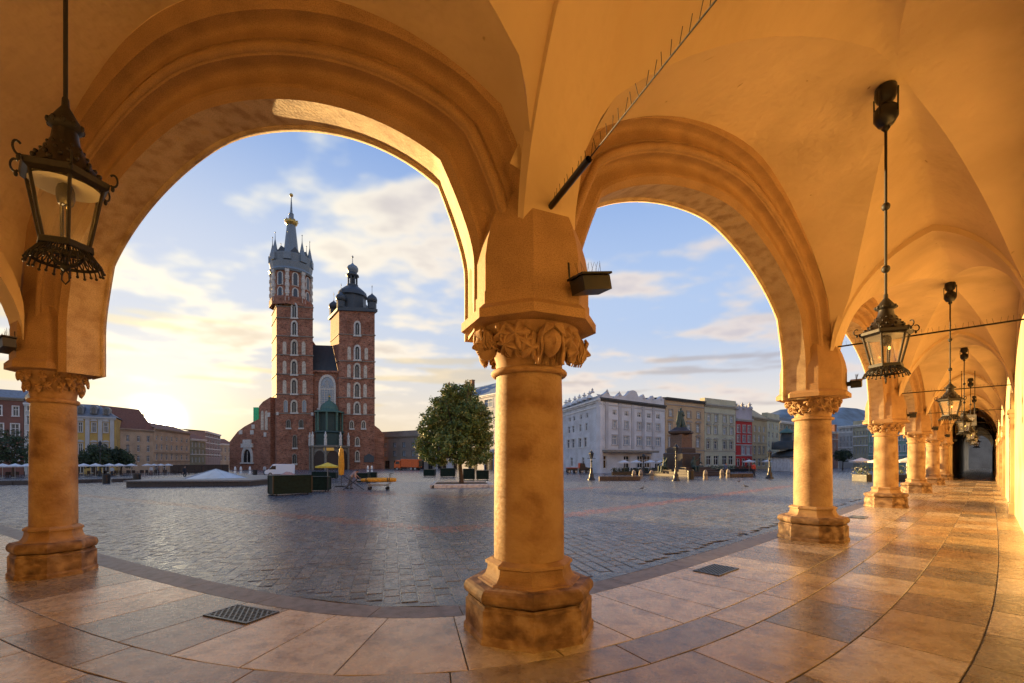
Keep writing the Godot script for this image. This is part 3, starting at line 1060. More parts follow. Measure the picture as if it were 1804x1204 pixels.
func make_arcade() -> void:
	leaf_meshes = [leaf_mesh(0.105, 5, 0.5, 1), leaf_mesh(0.115, 5, 0.2, 2), leaf_mesh(0.095, 7, 0.7, 3)]
	var labels := {-2: "stone column beyond the stained column", -1: "stained orange stone column with a dark smudge and leafy capital", 0: "big sandstone column with carved faces and vine leaves on its capital", 1: "sunlit sandstone column beside the arch that frames the monument", 2: "pale sunlit column standing before the mint green house", 3: "greyish weathered column down the passage", 4: "slim sunlit column behind the greyish one", 5: "last small column down the passage"}
	for i in range(-2, LAST_OPEN + 2):
		make_column(i, labels[i])
	for i in range(-2, LAST_OPEN + 1):
		make_arch(i)
	# vaulted ceiling, one web mesh per bay
	var vault := structure("ceiling", make_vault(-2), M.plaster)
	vault.set_meta("label", "ochre plastered groin vault of the arcade")
	for i in range(-1, 11):
		part("vault_bay", make_vault(i), M.plaster, vault)
	for i in range(-1, 12):
		part("transverse_rib", make_rib(i), M.plaster, vault)
	# inner wall, outer facade and the closed end
	var b := MB.new()
	var line := [Vector2(-24, 3.5), Vector2(-6.84, -3.5), Vector2(-1.2, -2.05), WALL_O + WALL_D * 100.0]
	for k in 3:
		var p: Vector2 = line[k]
		var q: Vector2 = line[k + 1]
		var d := (q - p).normalized()
		var n := Vector2(d.y, -d.x)
		var m := (p + q) * 0.5 + n * 0.3
		b.box(v3(m, 4.4), Vector3((q - p).length() + 0.3, 9.4, 0.6), Basis(Vector3(d.x, 0, -d.y), Vector3.UP, Vector3(d.y, 0, d.x)))
	var wall := structure("wall", b.mesh(), M.wall)
	wall.set_meta("label", "ochre inner wall of the arcade")
	var wb := Basis(v3(WALL_D, 0), Vector3.UP, Vector3(WALL_D.y, 0, WALL_D.x))
	for i in range(0, 9):
		var f := v3(wall_foot(i), 0)
		var inn := -wb.z
		b = MB.new()
		b.block(f + inn * 0.05 + Vector3(0, 1.95, 0), Vector3(0.62, 3.1, 0.10), 0.01, wb)
		b.block(f + inn * 0.07 + Vector3(0, 0.2, 0), Vector3(0.74, 0.4, 0.14), 0.03, wb)
		b.block(f + inn * 0.08 + Vector3(0, 3.56, 0), Vector3(0.76, 0.14, 0.16), 0.02, wb)
		b.block(f + inn * 0.065 + Vector3(0, 3.42, 0), Vector3(0.7, 0.14, 0.13), 0.02, wb)
		b.block(f + inn * 0.04 + Vector3(0, 3.92, 0), Vector3(0.58, 0.6, 0.08), 0.03, wb)
		part("pilaster", b.mesh(), M.wall, wall)
		# shop doorway in every bay: frame, dark leaf, glass
		var c := v3((wall_foot(i) + wall_foot(i + 1)) * 0.5, 0)
		if i < 3:
			continue
		b = MB.new()
		b.box(c + inn * 0.06 + Vector3(0, 1.5, 0) + wb.x * 1.25, Vector3(0.22, 3.0, 0.14), wb)
		b.box(c + inn * 0.06 + Vector3(0, 1.5, 0) - wb.x * 1.25, Vector3(0.22, 3.0, 0.14), wb)
		b.box(c + inn * 0.07 + Vector3(0, 3.1, 0), Vector3(2.9, 0.22, 0.18), wb)
		var fr := part("door_frame", b.mesh(), M.pale_stone, wall)
		b = MB.new()
		b.box(c + inn * 0.012 + Vector3(0, 1.5, 0), Vector3(2.28, 3.0, 0.02), wb)
		part("door", b.mesh(), M.wood_dark, fr)
	for k in 6:  # dark shop fronts added out of view to cut the wall's bounce light
		var c := v3(WALL_O + WALL_D * (-1.2 + 2.5 * k), 0)
		var inn := -wb.z
		b = MB.new()
		b.box(c + inn * 0.03 + Vector3(0, 1.6, 0), Vector3(2.2, 3.2, 0.06), wb)
		var sf := part("added_shop_front", b.mesh(), M.wood_dark, wall)
		b = MB.new()
		for e in [-0.55, 0.55]:
			b.box(c + inn * 0.065 + Vector3(0, 1.75, 0) + wb.x * e, Vector3(0.9, 2.0, 0.012), wb)
		part("added_shop_glass", b.mesh(), M.glass_dark, sf)
	b = MB.new()
	for i in range(LAST_OPEN + 1, 11):
		var g := PackedVector3Array()
		for k in 2:
			for j in 2:
				g.append(pos(pier_s(i + k), -0.30, 8.0 * j - 0.5))
		b.grid(g, 2, 2)
		g = PackedVector3Array()
		for k in 2:
			for j in 2:
				g.append(pos(pier_s(i + k), 0.9, 12.5 * j - 0.5))
		b.grid(g, 2, 2)
	var e0 := pier_s(LAST_OPEN + 1)
	b.quad(pos(e0 + 0.3, -0.6, -0.2), pos(e0 + 0.3, 0.9, -0.2), pos(e0 + 0.3, 0.9, 12), pos(e0 + 0.3, -0.6, 12))
	part("passage_wall", b.mesh(), M.wall, wall)
	# upper storey over the arches: outer face and roof slab
	b = MB.new()
	var g2 := PackedVector3Array()
	var g3 := PackedVector3Array()
	var nseg := 90
	for k in nseg + 1:
		var s := lerpf(-14.0, pier_s(10), float(k) / nseg)
		g2.append(pos(s, 0.47, 6.6)); g2.append(pos(s, 0.47, 11.0))
		g3.append(pos(s, 0.47, 11.0)); g3.append(pos(s, 0.47, 11.0) + Vector3(6.0, 0.3, 8.0))
	b.grid(g2, nseg + 1, 2)
	b.grid(g3, nseg + 1, 2)
	for i in range(-2, LAST_OPEN + 1):
		var path := arch_path(i, 24)
		for k in range(2, path.size() - 3):
			var p: Vector2 = path[k]
			var q: Vector2 = path[k + 1]
			b.quad(pos(s_at(p.x), 0.468, p.y + 0.3), pos(s_at(q.x), 0.468, q.y + 0.3), pos(s_at(q.x), 0.468, 6.65), pos(s_at(p.x), 0.468, 6.65))
	part("outer_facade", b.mesh(), M.pale_stone, wall)
	# tie rods with bird spikes
	for i in range(0, 8):
		var p := pos(pier_s(i), -0.45, 4.52)
		var q := v3(wall_foot(i), 4.52)
		var tr := thing("tie_rod", ["dark iron tie rod with bird spikes over the carved face column", "iron tie rod with a row of bird spikes behind the second lantern", "iron tie rod across the passage from the pale sunlit column", "thin tie rod across the passage from the greyish column", "thin tie rod far down the passage", "thin tie rod far down the passage", "thin tie rod far down the passage", "thin tie rod far down the passage"][i], "tie rod", Vector3.ZERO, 0.0, "tie rods across the vault")
		b = MB.new()
		b.tube([p.lerp(q, 0.2) if i == 0 else p, q], 0.006 if i == 0 else 0.018, 8)
		part("rod", b.mesh(), M.bronze_iron, tr)
		if i == 0:
			b = MB.new()
			b.tube([p, p.lerp(q, 0.205)], 0.032, 8)
			part("sleeve", b.mesh(), M.black, tr)
		if i < 4:
			b = MB.new()
			var n := int((q - p).length() / 0.085)
			for k in n:
				var w := p.lerp(q, (k + 0.5) / n)
				var tilt := rng.randf_range(-0.02, 0.02)
				b.tube([w, w + Vector3(tilt, 0.11, tilt)], 0.0028, 4)
			part("bird_spikes", b.mesh(), M.iron, tr).set_meta("kind", "stuff")
	# lanterns
	var lamp := make_lantern()
	var spots := [[115.0, 2.84], [1561.0, 6.2], [1663.0, 13.9], [1693.0, 21.8], [1709.0, 30.0], [1716.0, 38.0], [1721.0, 46.0]]
	var names := ["", "iron lantern on a balled rod beside the sunlit column's arch", "smaller iron lantern farther down the passage behind the tie rod", "small lantern down the passage", "tiny lantern deep in the passage", "tiny lantern deep in the passage", "tiny lantern deep in the passage"]
	for k in range(spots.size() - 1, -1, -1):
		var z: float = spots[k][1]
		var w := at(spots[k][0], 0, z)
		if k > 1:
			var bp := bay_point(k - 1, 0.5, VC)
			w = v3(bp, 0)
		w.y = 2.98
		var t: Node3D = lamp if k == 0 else copy_of(lamp, "hanging_lantern", names[k], w)
		t.rotation.y = 0.35 + 0.2 * k if k == 0 else 0.7
		hang(t, w, 7.0 if k > 0 else 6.75, k > 0)
		if k == 0:
			t.scale = Vector3(0.72, 0.95, 0.72)
			t.position.y += 0.06
	# hanging shop sign in the passage
	var sg := thing("shop_sign", "grey shop sign board hanging down the passage", "sign")
	var sp := at(1706.0, 741.0, 24.0)
	b = MB.new()
	var sb := Basis(wb.z, Vector3.UP, -wb.x)
	b.box(sp, Vector3(0.62, 0.58, 0.06), sb)
	part("board", b.mesh(), M.roof_grey, sg)
	var tm := TextMesh.new()
	tm.text = "mnk"
	tm.font = SystemFont.new()
	tm.font_size = 42
	tm.depth = 0.02
	tm.pixel_size = 0.0055
	var txt := part("lettering", tm, M.white_trim, sg)
	txt.transform = Transform3D(sb, sp + sb.z * 0.04 + Vector3(0, 0.06, 0))
	b = MB.new()
	for e in [-0.25, 0.25]:
		b.tube([sp + wb.z * e + Vector3(0, 0.25, 0), sp + wb.z * e + Vector3(0, 3.0, 0)], 0.015, 5)
	part("hanger", b.mesh(), M.iron, sg)
# ================================================================ paving of the arcade and of the square
func slab_mesh(s0: float, s1: float, n0: float, n1: float, gap: float) -> ArrayMesh:
	var b := MB.new()
	slab_into(b, s0, s1, n0, n1, gap, 0.0)
	return b.mesh()

func slab_into(b: MB, s0: float, s1: float, n0: float, n1: float, gap: float, y: float) -> void:
	var ds := gap / maxf(0.4, (pos(s1, (n0 + n1) * 0.5, 0) - pos(s0, (n0 + n1) * 0.5, 0)).length()) * (s1 - s0)
	var e := 0.004
	var de := ds * e / gap
	var lo := []
	var up := []
	var cs := [[s0 + ds, n0 + gap], [(s0 + s1) * 0.5, n0 + gap], [s1 - ds, n0 + gap], [s1 - ds, n1 - gap], [(s0 + s1) * 0.5, n1 - gap], [s0 + ds, n1 - gap]]
	var ms := (s0 + s1) * 0.5
	var mn := (n0 + n1) * 0.5
	for c in cs:
		lo.append(pos(c[0], c[1], y - 0.03))
		up.append(pos(c[0] + signf(ms - c[0]) * de, c[1] + signf(mn - c[1]) * e, y))
	for k in 6:
		var l := (k + 1) % 6
		var md: Vector3 = lo[k]; md.y = y - e
		var ml: Vector3 = lo[l]; ml.y = y - e
		b.quad(lo[k], lo[l], ml, md)
		b.quad(md, ml, up[l], up[k])
	b.quad(up[0], up[1], up[4], up[5])
	b.quad(up[1], up[2], up[3], up[4])

func make_floor() -> void:
	var b := MB.new()
	var g := PackedVector3Array()
	var ns := 120
	for k in ns + 1:
		var s := lerpf(-14.0, 84.0, float(k) / ns)
		g.append(pos(s, 0.62, -0.008)); g.append(pos(s, -3.5, -0.008)); g.append(pos(s, -7.5, -0.008)); g.append(pos(s, -10.0, -0.008))
	b.grid(g, ns + 1, 4)
	var fl := structure("floor", b.mesh(), M.joint)
	fl.set_meta("label", "polished tan stone paving of the arcade")
	rng.seed = 9
	var list := []
	# rows across the arcade: [n from, n to, length along]
	var rows := [[0.60, -0.85, 0.78], [-0.85, -1.35, 1.45], [-1.35, -2.20, 1.08], [-2.20, -3.05, 1.08], [-3.05, -3.90, 1.08], [-3.90, -4.75, 1.08], [-4.75, -5.60, 1.08], [-5.60, -6.45, 1.08], [-6.45, -7.3, 1.08]]
	for r in rows.size():
		var a: float = len_at(-11.0) + [0.0, 0.3, 0.5, 0.1, 0.8, 0.35, 0.6, 0.2, 0.45][r]
		var a_end := len_at(80.0)
		while a < a_end:
			var l: float = rows[r][2] * (1.0 + (0.22 if rng.randf() < 0.25 else 0.0))
			var s0 := s_at(a)
			var s1 := s_at(a + l)
			var c := pos((s0 + s1) * 0.5, (rows[r][0] + rows[r][1]) * 0.5, 0)
			# only what could be seen: in front of the lens or just beside it, and before the wall
			var q := Vector2(c.x, -c.z)
			var wd := (q - WALL_O).dot(Vector2(WALL_D.y, -WALL_D.x))
			if wd < 1.0 and q.y > -0.5 and absf(q.x) < q.y * 1.5 + 3.0:
				list.append([q.length(), s0, s1, rows[r][1], rows[r][0], rng.randi() % 7, r])
			a += l
	list.sort_custom(func(x, y): return x[0] < y[0])
	var rest := []
	for k in 7:
		rest.append(MB.new())
	for k in list.size():
		var e = list[k]
		var tone: int = e[5]
		if e[6] == 0 and rng.randf() < 0.5:
			tone = 4
		if k < 290:
			part("slab", slab_mesh(e[1], e[2], e[3], e[4], 0.006), M.slabs[tone], fl)
		else:
			slab_into(rest[tone], e[1], e[2], e[3], e[4], 0.006, 0.0)
	for k in 7:
		var o := part("far_slabs", rest[k].mesh(), M.slabs[k], fl)
		o.set_meta("kind", "stuff")
	# kerb stones along the edge
	b = MB.new()
	g = PackedVector3Array()
	for k in ns + 1:
		var s := lerpf(-14.0, 60.0, float(k) / ns)
		g.append(pos(s, 0.61, -0.012)); g.append(pos(s, 1.0, -0.02)); g.append(pos(s, 1.0, -0.6))
	b.grid(g, ns + 1, 3)
	var kb := structure("kerb", b.mesh(), M.joint)
	kb.set_meta("label", "grey kerb stones along the arcade floor")
	var a := len_at(-11.0)
	while a < len_at(48.0):
		var l := rng.randf_range(1.3, 2.0)
		b = MB.new()
		slab_into(b, s_at(a), s_at(a + l), 0.60, 1.02, 0.004, -0.004)
		var s0 := s_at(a + 0.006)
		var s1 := s_at(a + l - 0.006)
		b.quad(pos(s0, 1.016, -0.008), pos(s1, 1.016, -0.008), pos(s1, 1.03, -0.5), pos(s0, 1.03, -0.5))
		part("kerb_stone", b.mesh(), M.kerb, kb)
		a += l

func make_square() -> void:
	# one sheet to the horizon
	var b := MB.new()
	var far := 2600.0
	var pts := PackedVector3Array()
	for x in [-far, -600.0, -200.0, -90.0, -40.0, -15.0, 0.0, 20.0, 60.0, 150.0, 500.0, far]:
		for z in [-60.0, 0.0, 4.0, 12.0, 30.0, 60.0, 120.0, 300.0, 900.0, far]:
			pts.append(Vector3(x, ground_y(x, z) - 0.006, -z))
	b.grid(pts, 12, 10)
	var gr := structure("ground", b.mesh(), M.square)
	gr.set_meta("label", "dark damp sett paving of the market square")
	# setts in courses that run away from the arcade
	rng.seed = 21
	var vd := Vector2(-0.256, 0.967)
	var ud := Vector2(0.967, 0.256)
	var list := []
	var cu := 0.25
	for i in range(-240, 300):
		var v := 3.0 + rng.randf() * 0.4
		while v < 52.0:
			var l := rng.randf_range(0.34, 0.48)
			var q := ud * (i * cu) + vd * (v + l * 0.5)
			v += l
			if q.y < 4.5 or absf(q.x) > q.y * 1.17 + 1.0 or q.y > 46.0:
				continue
			var sn := to_sn(q, -10.0, 34.0) if q.y < 36.0 else Vector2(0, 40)
			if sn.y < 1.62:
				continue
			list.append([q.length(), q, l, sn.y])
	list.sort_custom(func(x, y): return x[0] < y[0])
	var mass := MB.new()
	mass.has_col = true
	var tones := [Color(0.085, 0.108, 0.145), Color(0.11, 0.13, 0.165), Color(0.068, 0.087, 0.12), Color(0.12, 0.13, 0.145)]
	var red := [Color(0.20, 0.10, 0.08), Color(0.17, 0.085, 0.068)]
	M.sett_red = mat(lin(0.20, 0.10, 0.08), T.mott, 1.0, 0.3, T.fine_n, 0.35, T.wet)
	var bs := Basis(Vector3(ud.x, 0, -ud.y), Vector3.UP, Vector3(-vd.x, 0, vd.y))
	var count := 0
	# two courses laid along the kerb
	for row in 2:
		var a := len_at(-9.5)
		while a < len_at(30.0):
			var l := rng.randf_range(0.34, 0.5)
			var s := s_at(a + l * 0.5)
			var c := pos(s, 1.04 + 0.27 * (row + 0.5), 0)
			c.y = ground_y(c.x, -c.z)
			if c.z < -3.5 and absf(c.x) < -c.z * 1.2:
				var nn := plan_n(s)
				var kb := Basis(Vector3(nn.y, 0, nn.x), Vector3.UP, Vector3(-nn.x, 0, nn.y))
				sett(c, Vector3(l - 0.014, 0.06, 0.256), kb, mass, gr, 1 + row, tones, count < 80)
				count += 1
			a += l
	count = 0
	for e in list:
		var q: Vector2 = e[1]
		var c := Vector3(q.x, ground_y(q.x, q.y), -q.y)
		var tone := rng.randi() % 4
		var band: bool = (e[3] > 7.5 and e[3] < 8.4) or (e[3] > 17.6 and e[3] < 18.9)
		var tl := bs * Basis.from_euler(Vector3(rng.randfn(0, 0.012), 0, rng.randfn(0, 0.014)))
		c.y += rng.randf_range(-0.004, 0.004)
		sett(c, Vector3(cu - rng.randf_range(0.012, 0.02), 0.06, e[2] - 0.016), tl, mass, gr, tone, red if band else tones, count < 215)
		count += 1
	var o := part("far_setts", mass.mesh(), M.sett_mass, gr)
	o.set_meta("kind", "stuff")

var sett_boxes := {}
func sett(c: Vector3, size: Vector3, bs: Basis, mass: MB, gr: Node, tone: int, tones: Array, single: bool) -> void:
	if single:
		var key := "%d" % int(size.z * 30.0)
		if not sett_boxes.has(key):
			var b := MB.new()
			b.block(Vector3(0, -0.03, 0), Vector3(0.234, 0.06, int(size.z * 30.0 + 0.5) / 30.0), 0.010)
			sett_boxes[key] = b.mesh()
		var m: Material = M.sett_red if tones.size() == 2 else M.setts[tone]
		var o := part("sett", sett_boxes[key], m, gr)
		if absf(size.x - 0.234) > 0.03:
			bs = bs.scaled_local(Vector3(size.x / 0.234, 1, 1))
		o.transform = Transform3D(bs, c)
		return
	mass.col = tones[tone % tones.size()] * rng.randf_range(0.85, 1.15)
	var h := size * 0.5
	var e := 0.012
	var lo := []
	var up := []
	for k in [[-1, -1], [1, -1], [1, 1], [-1, 1]]:
		lo.append(c + bs * Vector3(h.x * k[0], -0.012, h.z * k[1]))
		up.append(c + bs * Vector3((h.x - e) * k[0], 0.0, (h.z - e) * k[1]))
	for k in 4:
		var l := (k + 1) % 4
		mass.quad(lo[k], lo[l], up[l], up[k])
	mass.quad(up[0], up[1], up[2], up[3])

func make_grates() -> void:
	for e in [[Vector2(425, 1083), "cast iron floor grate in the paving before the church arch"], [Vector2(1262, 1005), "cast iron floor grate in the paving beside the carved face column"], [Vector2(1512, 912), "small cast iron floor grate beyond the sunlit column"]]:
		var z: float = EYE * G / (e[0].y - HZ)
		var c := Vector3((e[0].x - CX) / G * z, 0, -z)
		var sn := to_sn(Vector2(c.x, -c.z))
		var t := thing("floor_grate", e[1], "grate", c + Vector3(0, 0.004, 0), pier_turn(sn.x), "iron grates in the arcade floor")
		var w := 0.72
		var d := 0.42
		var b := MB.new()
		b.box(Vector3(0, 0.001, 0), Vector3(w, 0.002, d))  # dark plate drawn for the shade in the hole below the lattice
		part("pit_shade_plate", b.mesh(), M.iron, t)
		b = MB.new()
		for sx in [-1, 1]:
			b.block(Vector3(sx * (w * 0.5), 0.006, 0), Vector3(0.03, 0.014, d + 0.03), 0.003)
			b.block(Vector3(0, 0.0062, sx * (d * 0.5)), Vector3(w - 0.03, 0.014, 0.03), 0.003)
		part("rim", b.mesh(), M.grate, t)
		b = MB.new()
		var st := 0.082
		for sg in [-1.0, 1.0]:
			for k in range(-9, 10):
				var x0: float = k * st
				var p := []
				# clip the diagonal x = x0 + sg * z to the frame
				var za := -d * 0.5
				var zb := d * 0.5
				var xa: float = x0 + sg * za
				var xb: float = x0 + sg * zb
				var lim := w * 0.5
				for it in 1:
					if xa < -lim: za = (-lim - x0) / sg; xa = -lim
					if xa > lim: za = (lim - x0) / sg; xa = lim
					if xb < -lim: zb = (-lim - x0) / sg; xb = -lim
					if xb > lim: zb = (lim - x0) / sg; xb = lim
				if zb - za < 0.03:
					continue
				var m := Vector3((xa + xb) * 0.5, 0.005 if sg > 0 else 0.0055, (za + zb) * 0.5)
				var dir := Vector3(xb - xa, 0, zb - za)
				b.box(m, Vector3(0.017, 0.01, dir.length()), Basis(Vector3(dir.z, 0, -dir.x).normalized(), Vector3.UP, dir.normalized()))
		part("lattice", b.mesh(), M.grate, t)
# ================================================================ town
# a vertical face through two ground points given as (photo column, depth); a runs along it, b behind it
class Fr:
	var o: Vector2
	var r: Vector2
	var bk: Vector2
	var base := Vector3.ZERO
	func _init(x0: float, z0: float, x1: float, z1: float, back := Vector2.ZERO) -> void:
		o = Vector2((x0 - 902.0) / 800.0 * z0, z0)
		var e := Vector2((x1 - 902.0) / 800.0 * z1, z1)
		r = (e - o).normalized()
		bk = Vector2(-r.y, r.x) if back == Vector2.ZERO else back.normalized()
	func a(px: float, b := 0.0) -> float:
		var dx := (px - 902.0) / 800.0
		var q := o + bk * b
		return (dx * q.y - q.x) / (r.x - dx * r.y)
	func z(px: float, b := 0.0) -> float:
		return o.y + bk.y * b + r.y * a(px, b)
	func h(px: float, py: float, b := 0.0) -> float:
		return 1.9 + (810.0 - py) / 800.0 * z(px, b) - base.y
	func p(aa: float, hh: float, b := 0.0) -> Vector3:
		var q := o + r * aa + bk * b
		return Vector3(q.x, hh + base.y, -q.y) - base
	func bs() -> Basis:
		return Basis(Vector3(r.x, 0, -r.y), Vector3.UP, Vector3(r.y, 0, r.x))

func fr_ground(f: Fr) -> void:
	f.base = Vector3(f.o.x, ground_y(f.o.x, f.o.y) - 0.05, -f.o.y)

# a face with openings: holes are Rect2 in (a, h)
func wall_holes(b: MB, f: Fr, a0: float, a1: float, h0: float, h1: float, holes: Array, dep: float) -> void:
	var xs := [a0, a1]
	var ys := [h0, h1]
	for r in holes:
		for x in [r.position.x, r.end.x]:
			if x > a0 and x < a1: xs.append(x)
		for y in [r.position.y, r.end.y]:
			if y > h0 and y < h1: ys.append(y)
	xs.sort()
	ys.sort()
	for i in xs.size() - 1:
		if xs[i + 1] - xs[i] < 0.005: continue
		for j in ys.size() - 1:
			if ys[j + 1] - ys[j] < 0.005: continue
			var c := Vector2((xs[i] + xs[i + 1]) * 0.5, (ys[j] + ys[j + 1]) * 0.5)
			var open := false
			for r in holes:
				if r.has_point(c):
					open = true
					break
			if not open:
				b.quad(f.p(xs[i], ys[j]), f.p(xs[i + 1], ys[j]), f.p(xs[i + 1], ys[j + 1]), f.p(xs[i], ys[j + 1]))
	for r in holes:
		var p: Vector2 = r.position
		var e: Vector2 = r.end
		var q := [p, Vector2(e.x, p.y), e, Vector2(p.x, e.y)]
		for k in 4:
			var s: Vector2 = q[k]
			var t: Vector2 = q[(k + 1) % 4]
			b.quad(f.p(s.x, s.y), f.p(t.x, t.y), f.p(t.x, t.y, dep), f.p(s.x, s.y, dep))

func fbox(b: MB, f: Fr, a0: float, a1: float, h0: float, h1: float, b0: float, b1: float) -> void:
	var q := []
	for bb in [b0, b1]:
		for c in [[a0, h0], [a1, h0], [a1, h1], [a0, h1]]:
			q.append(f.p(c[0], c[1], bb))
	b.quad(q[0], q[1], q[2], q[3])
	b.quad(q[5], q[4], q[7], q[6])
	b.quad(q[1], q[5], q[6], q[2])
	b.quad(q[4], q[0], q[3], q[7])
	b.quad(q[3], q[2], q[6], q[7])
	b.quad(q[4], q[5], q[1], q[0])

# window in an opening: pane with frame bars and, round the opening, trim; style 0 plain, 1 sill and lintel, 2 hood, 3 round hood
func window(t: Node, f: Fr, r: Rect2, glass: Material, frame: Material, trim: Material, style: int, dep := 0.22) -> void:
	var b := MB.new()
	fbox(b, f, r.position.x, r.end.x, r.position.y, r.end.y, dep, dep + 0.05)
	var w := part("window", b.mesh(), glass, t)
	b = MB.new()
	var m := r.get_center().x
	var fw := minf(0.09, r.size.x * 0.1)
	fbox(b, f, m - fw * 0.5, m + fw * 0.5, r.position.y, r.end.y, dep - 0.05, dep)
	fbox(b, f, r.position.x, r.position.x + fw, r.position.y, r.end.y, dep - 0.06, dep)
	fbox(b, f, r.end.x - fw, r.end.x, r.position.y, r.end.y, dep - 0.06, dep)
	fbox(b, f, r.position.x + fw, r.end.x - fw, r.position.y, r.position.y + fw, dep - 0.06, dep)
	fbox(b, f, r.position.x + fw, r.end.x - fw, r.end.y - fw, r.end.y, dep - 0.06, dep)
	var hm := r.position.y + r.size.y * 0.66
	fbox(b, f, r.position.x + fw, r.end.x - fw, hm - fw * 0.5, hm + fw * 0.5, dep - 0.052, dep)
	part("frame", b.mesh(), frame, w)
	if style == 0:
		return
	b = MB.new()
	var tw := 0.16
	fbox(b, f, r.position.x - tw, r.position.x, r.position.y, r.end.y, -0.06, 0.02)
	fbox(b, f, r.end.x, r.end.x + tw, r.position.y, r.end.y, -0.06, 0.02)
	fbox(b, f, r.position.x - tw, r.end.x + tw, r.end.y, r.end.y + tw, -0.062, 0.02)
	fbox(b, f, r.position.x - tw - 0.08, r.end.x + tw + 0.08, r.position.y - 0.14, r.position.y, -0.16, 0.02)
	part("surround", b.mesh(), trim, w)
	if style >= 2:
		b = MB.new()
		var hh := r.end.y + tw + 0.18
		var hw := r.size.x * 0.5 + tw + 0.14
		var poly := PackedVector2Array()
		if style == 2:
			poly = PackedVector2Array([Vector2(-hw, 0), Vector2(hw, 0), Vector2(hw, 0.1), Vector2(0, 0.48), Vector2(-hw, 0.1)])
		else:
			for k in 9:
				var q := PI * k / 8
				poly.append(Vector2(hw * cos(q), 0.08 + 0.42 * sin(q)))
			poly.append(Vector2(-hw, 0))
			poly.append(Vector2(hw, 0))
		b.plate(poly, f.p(m, hh, 0.0), Vector3(f.r.x, 0, -f.r.y), Vector3.UP, -Vector3(f.bk.x, 0, -f.bk.y) * 0.22)
		part("hood", b.mesh(), trim, w)

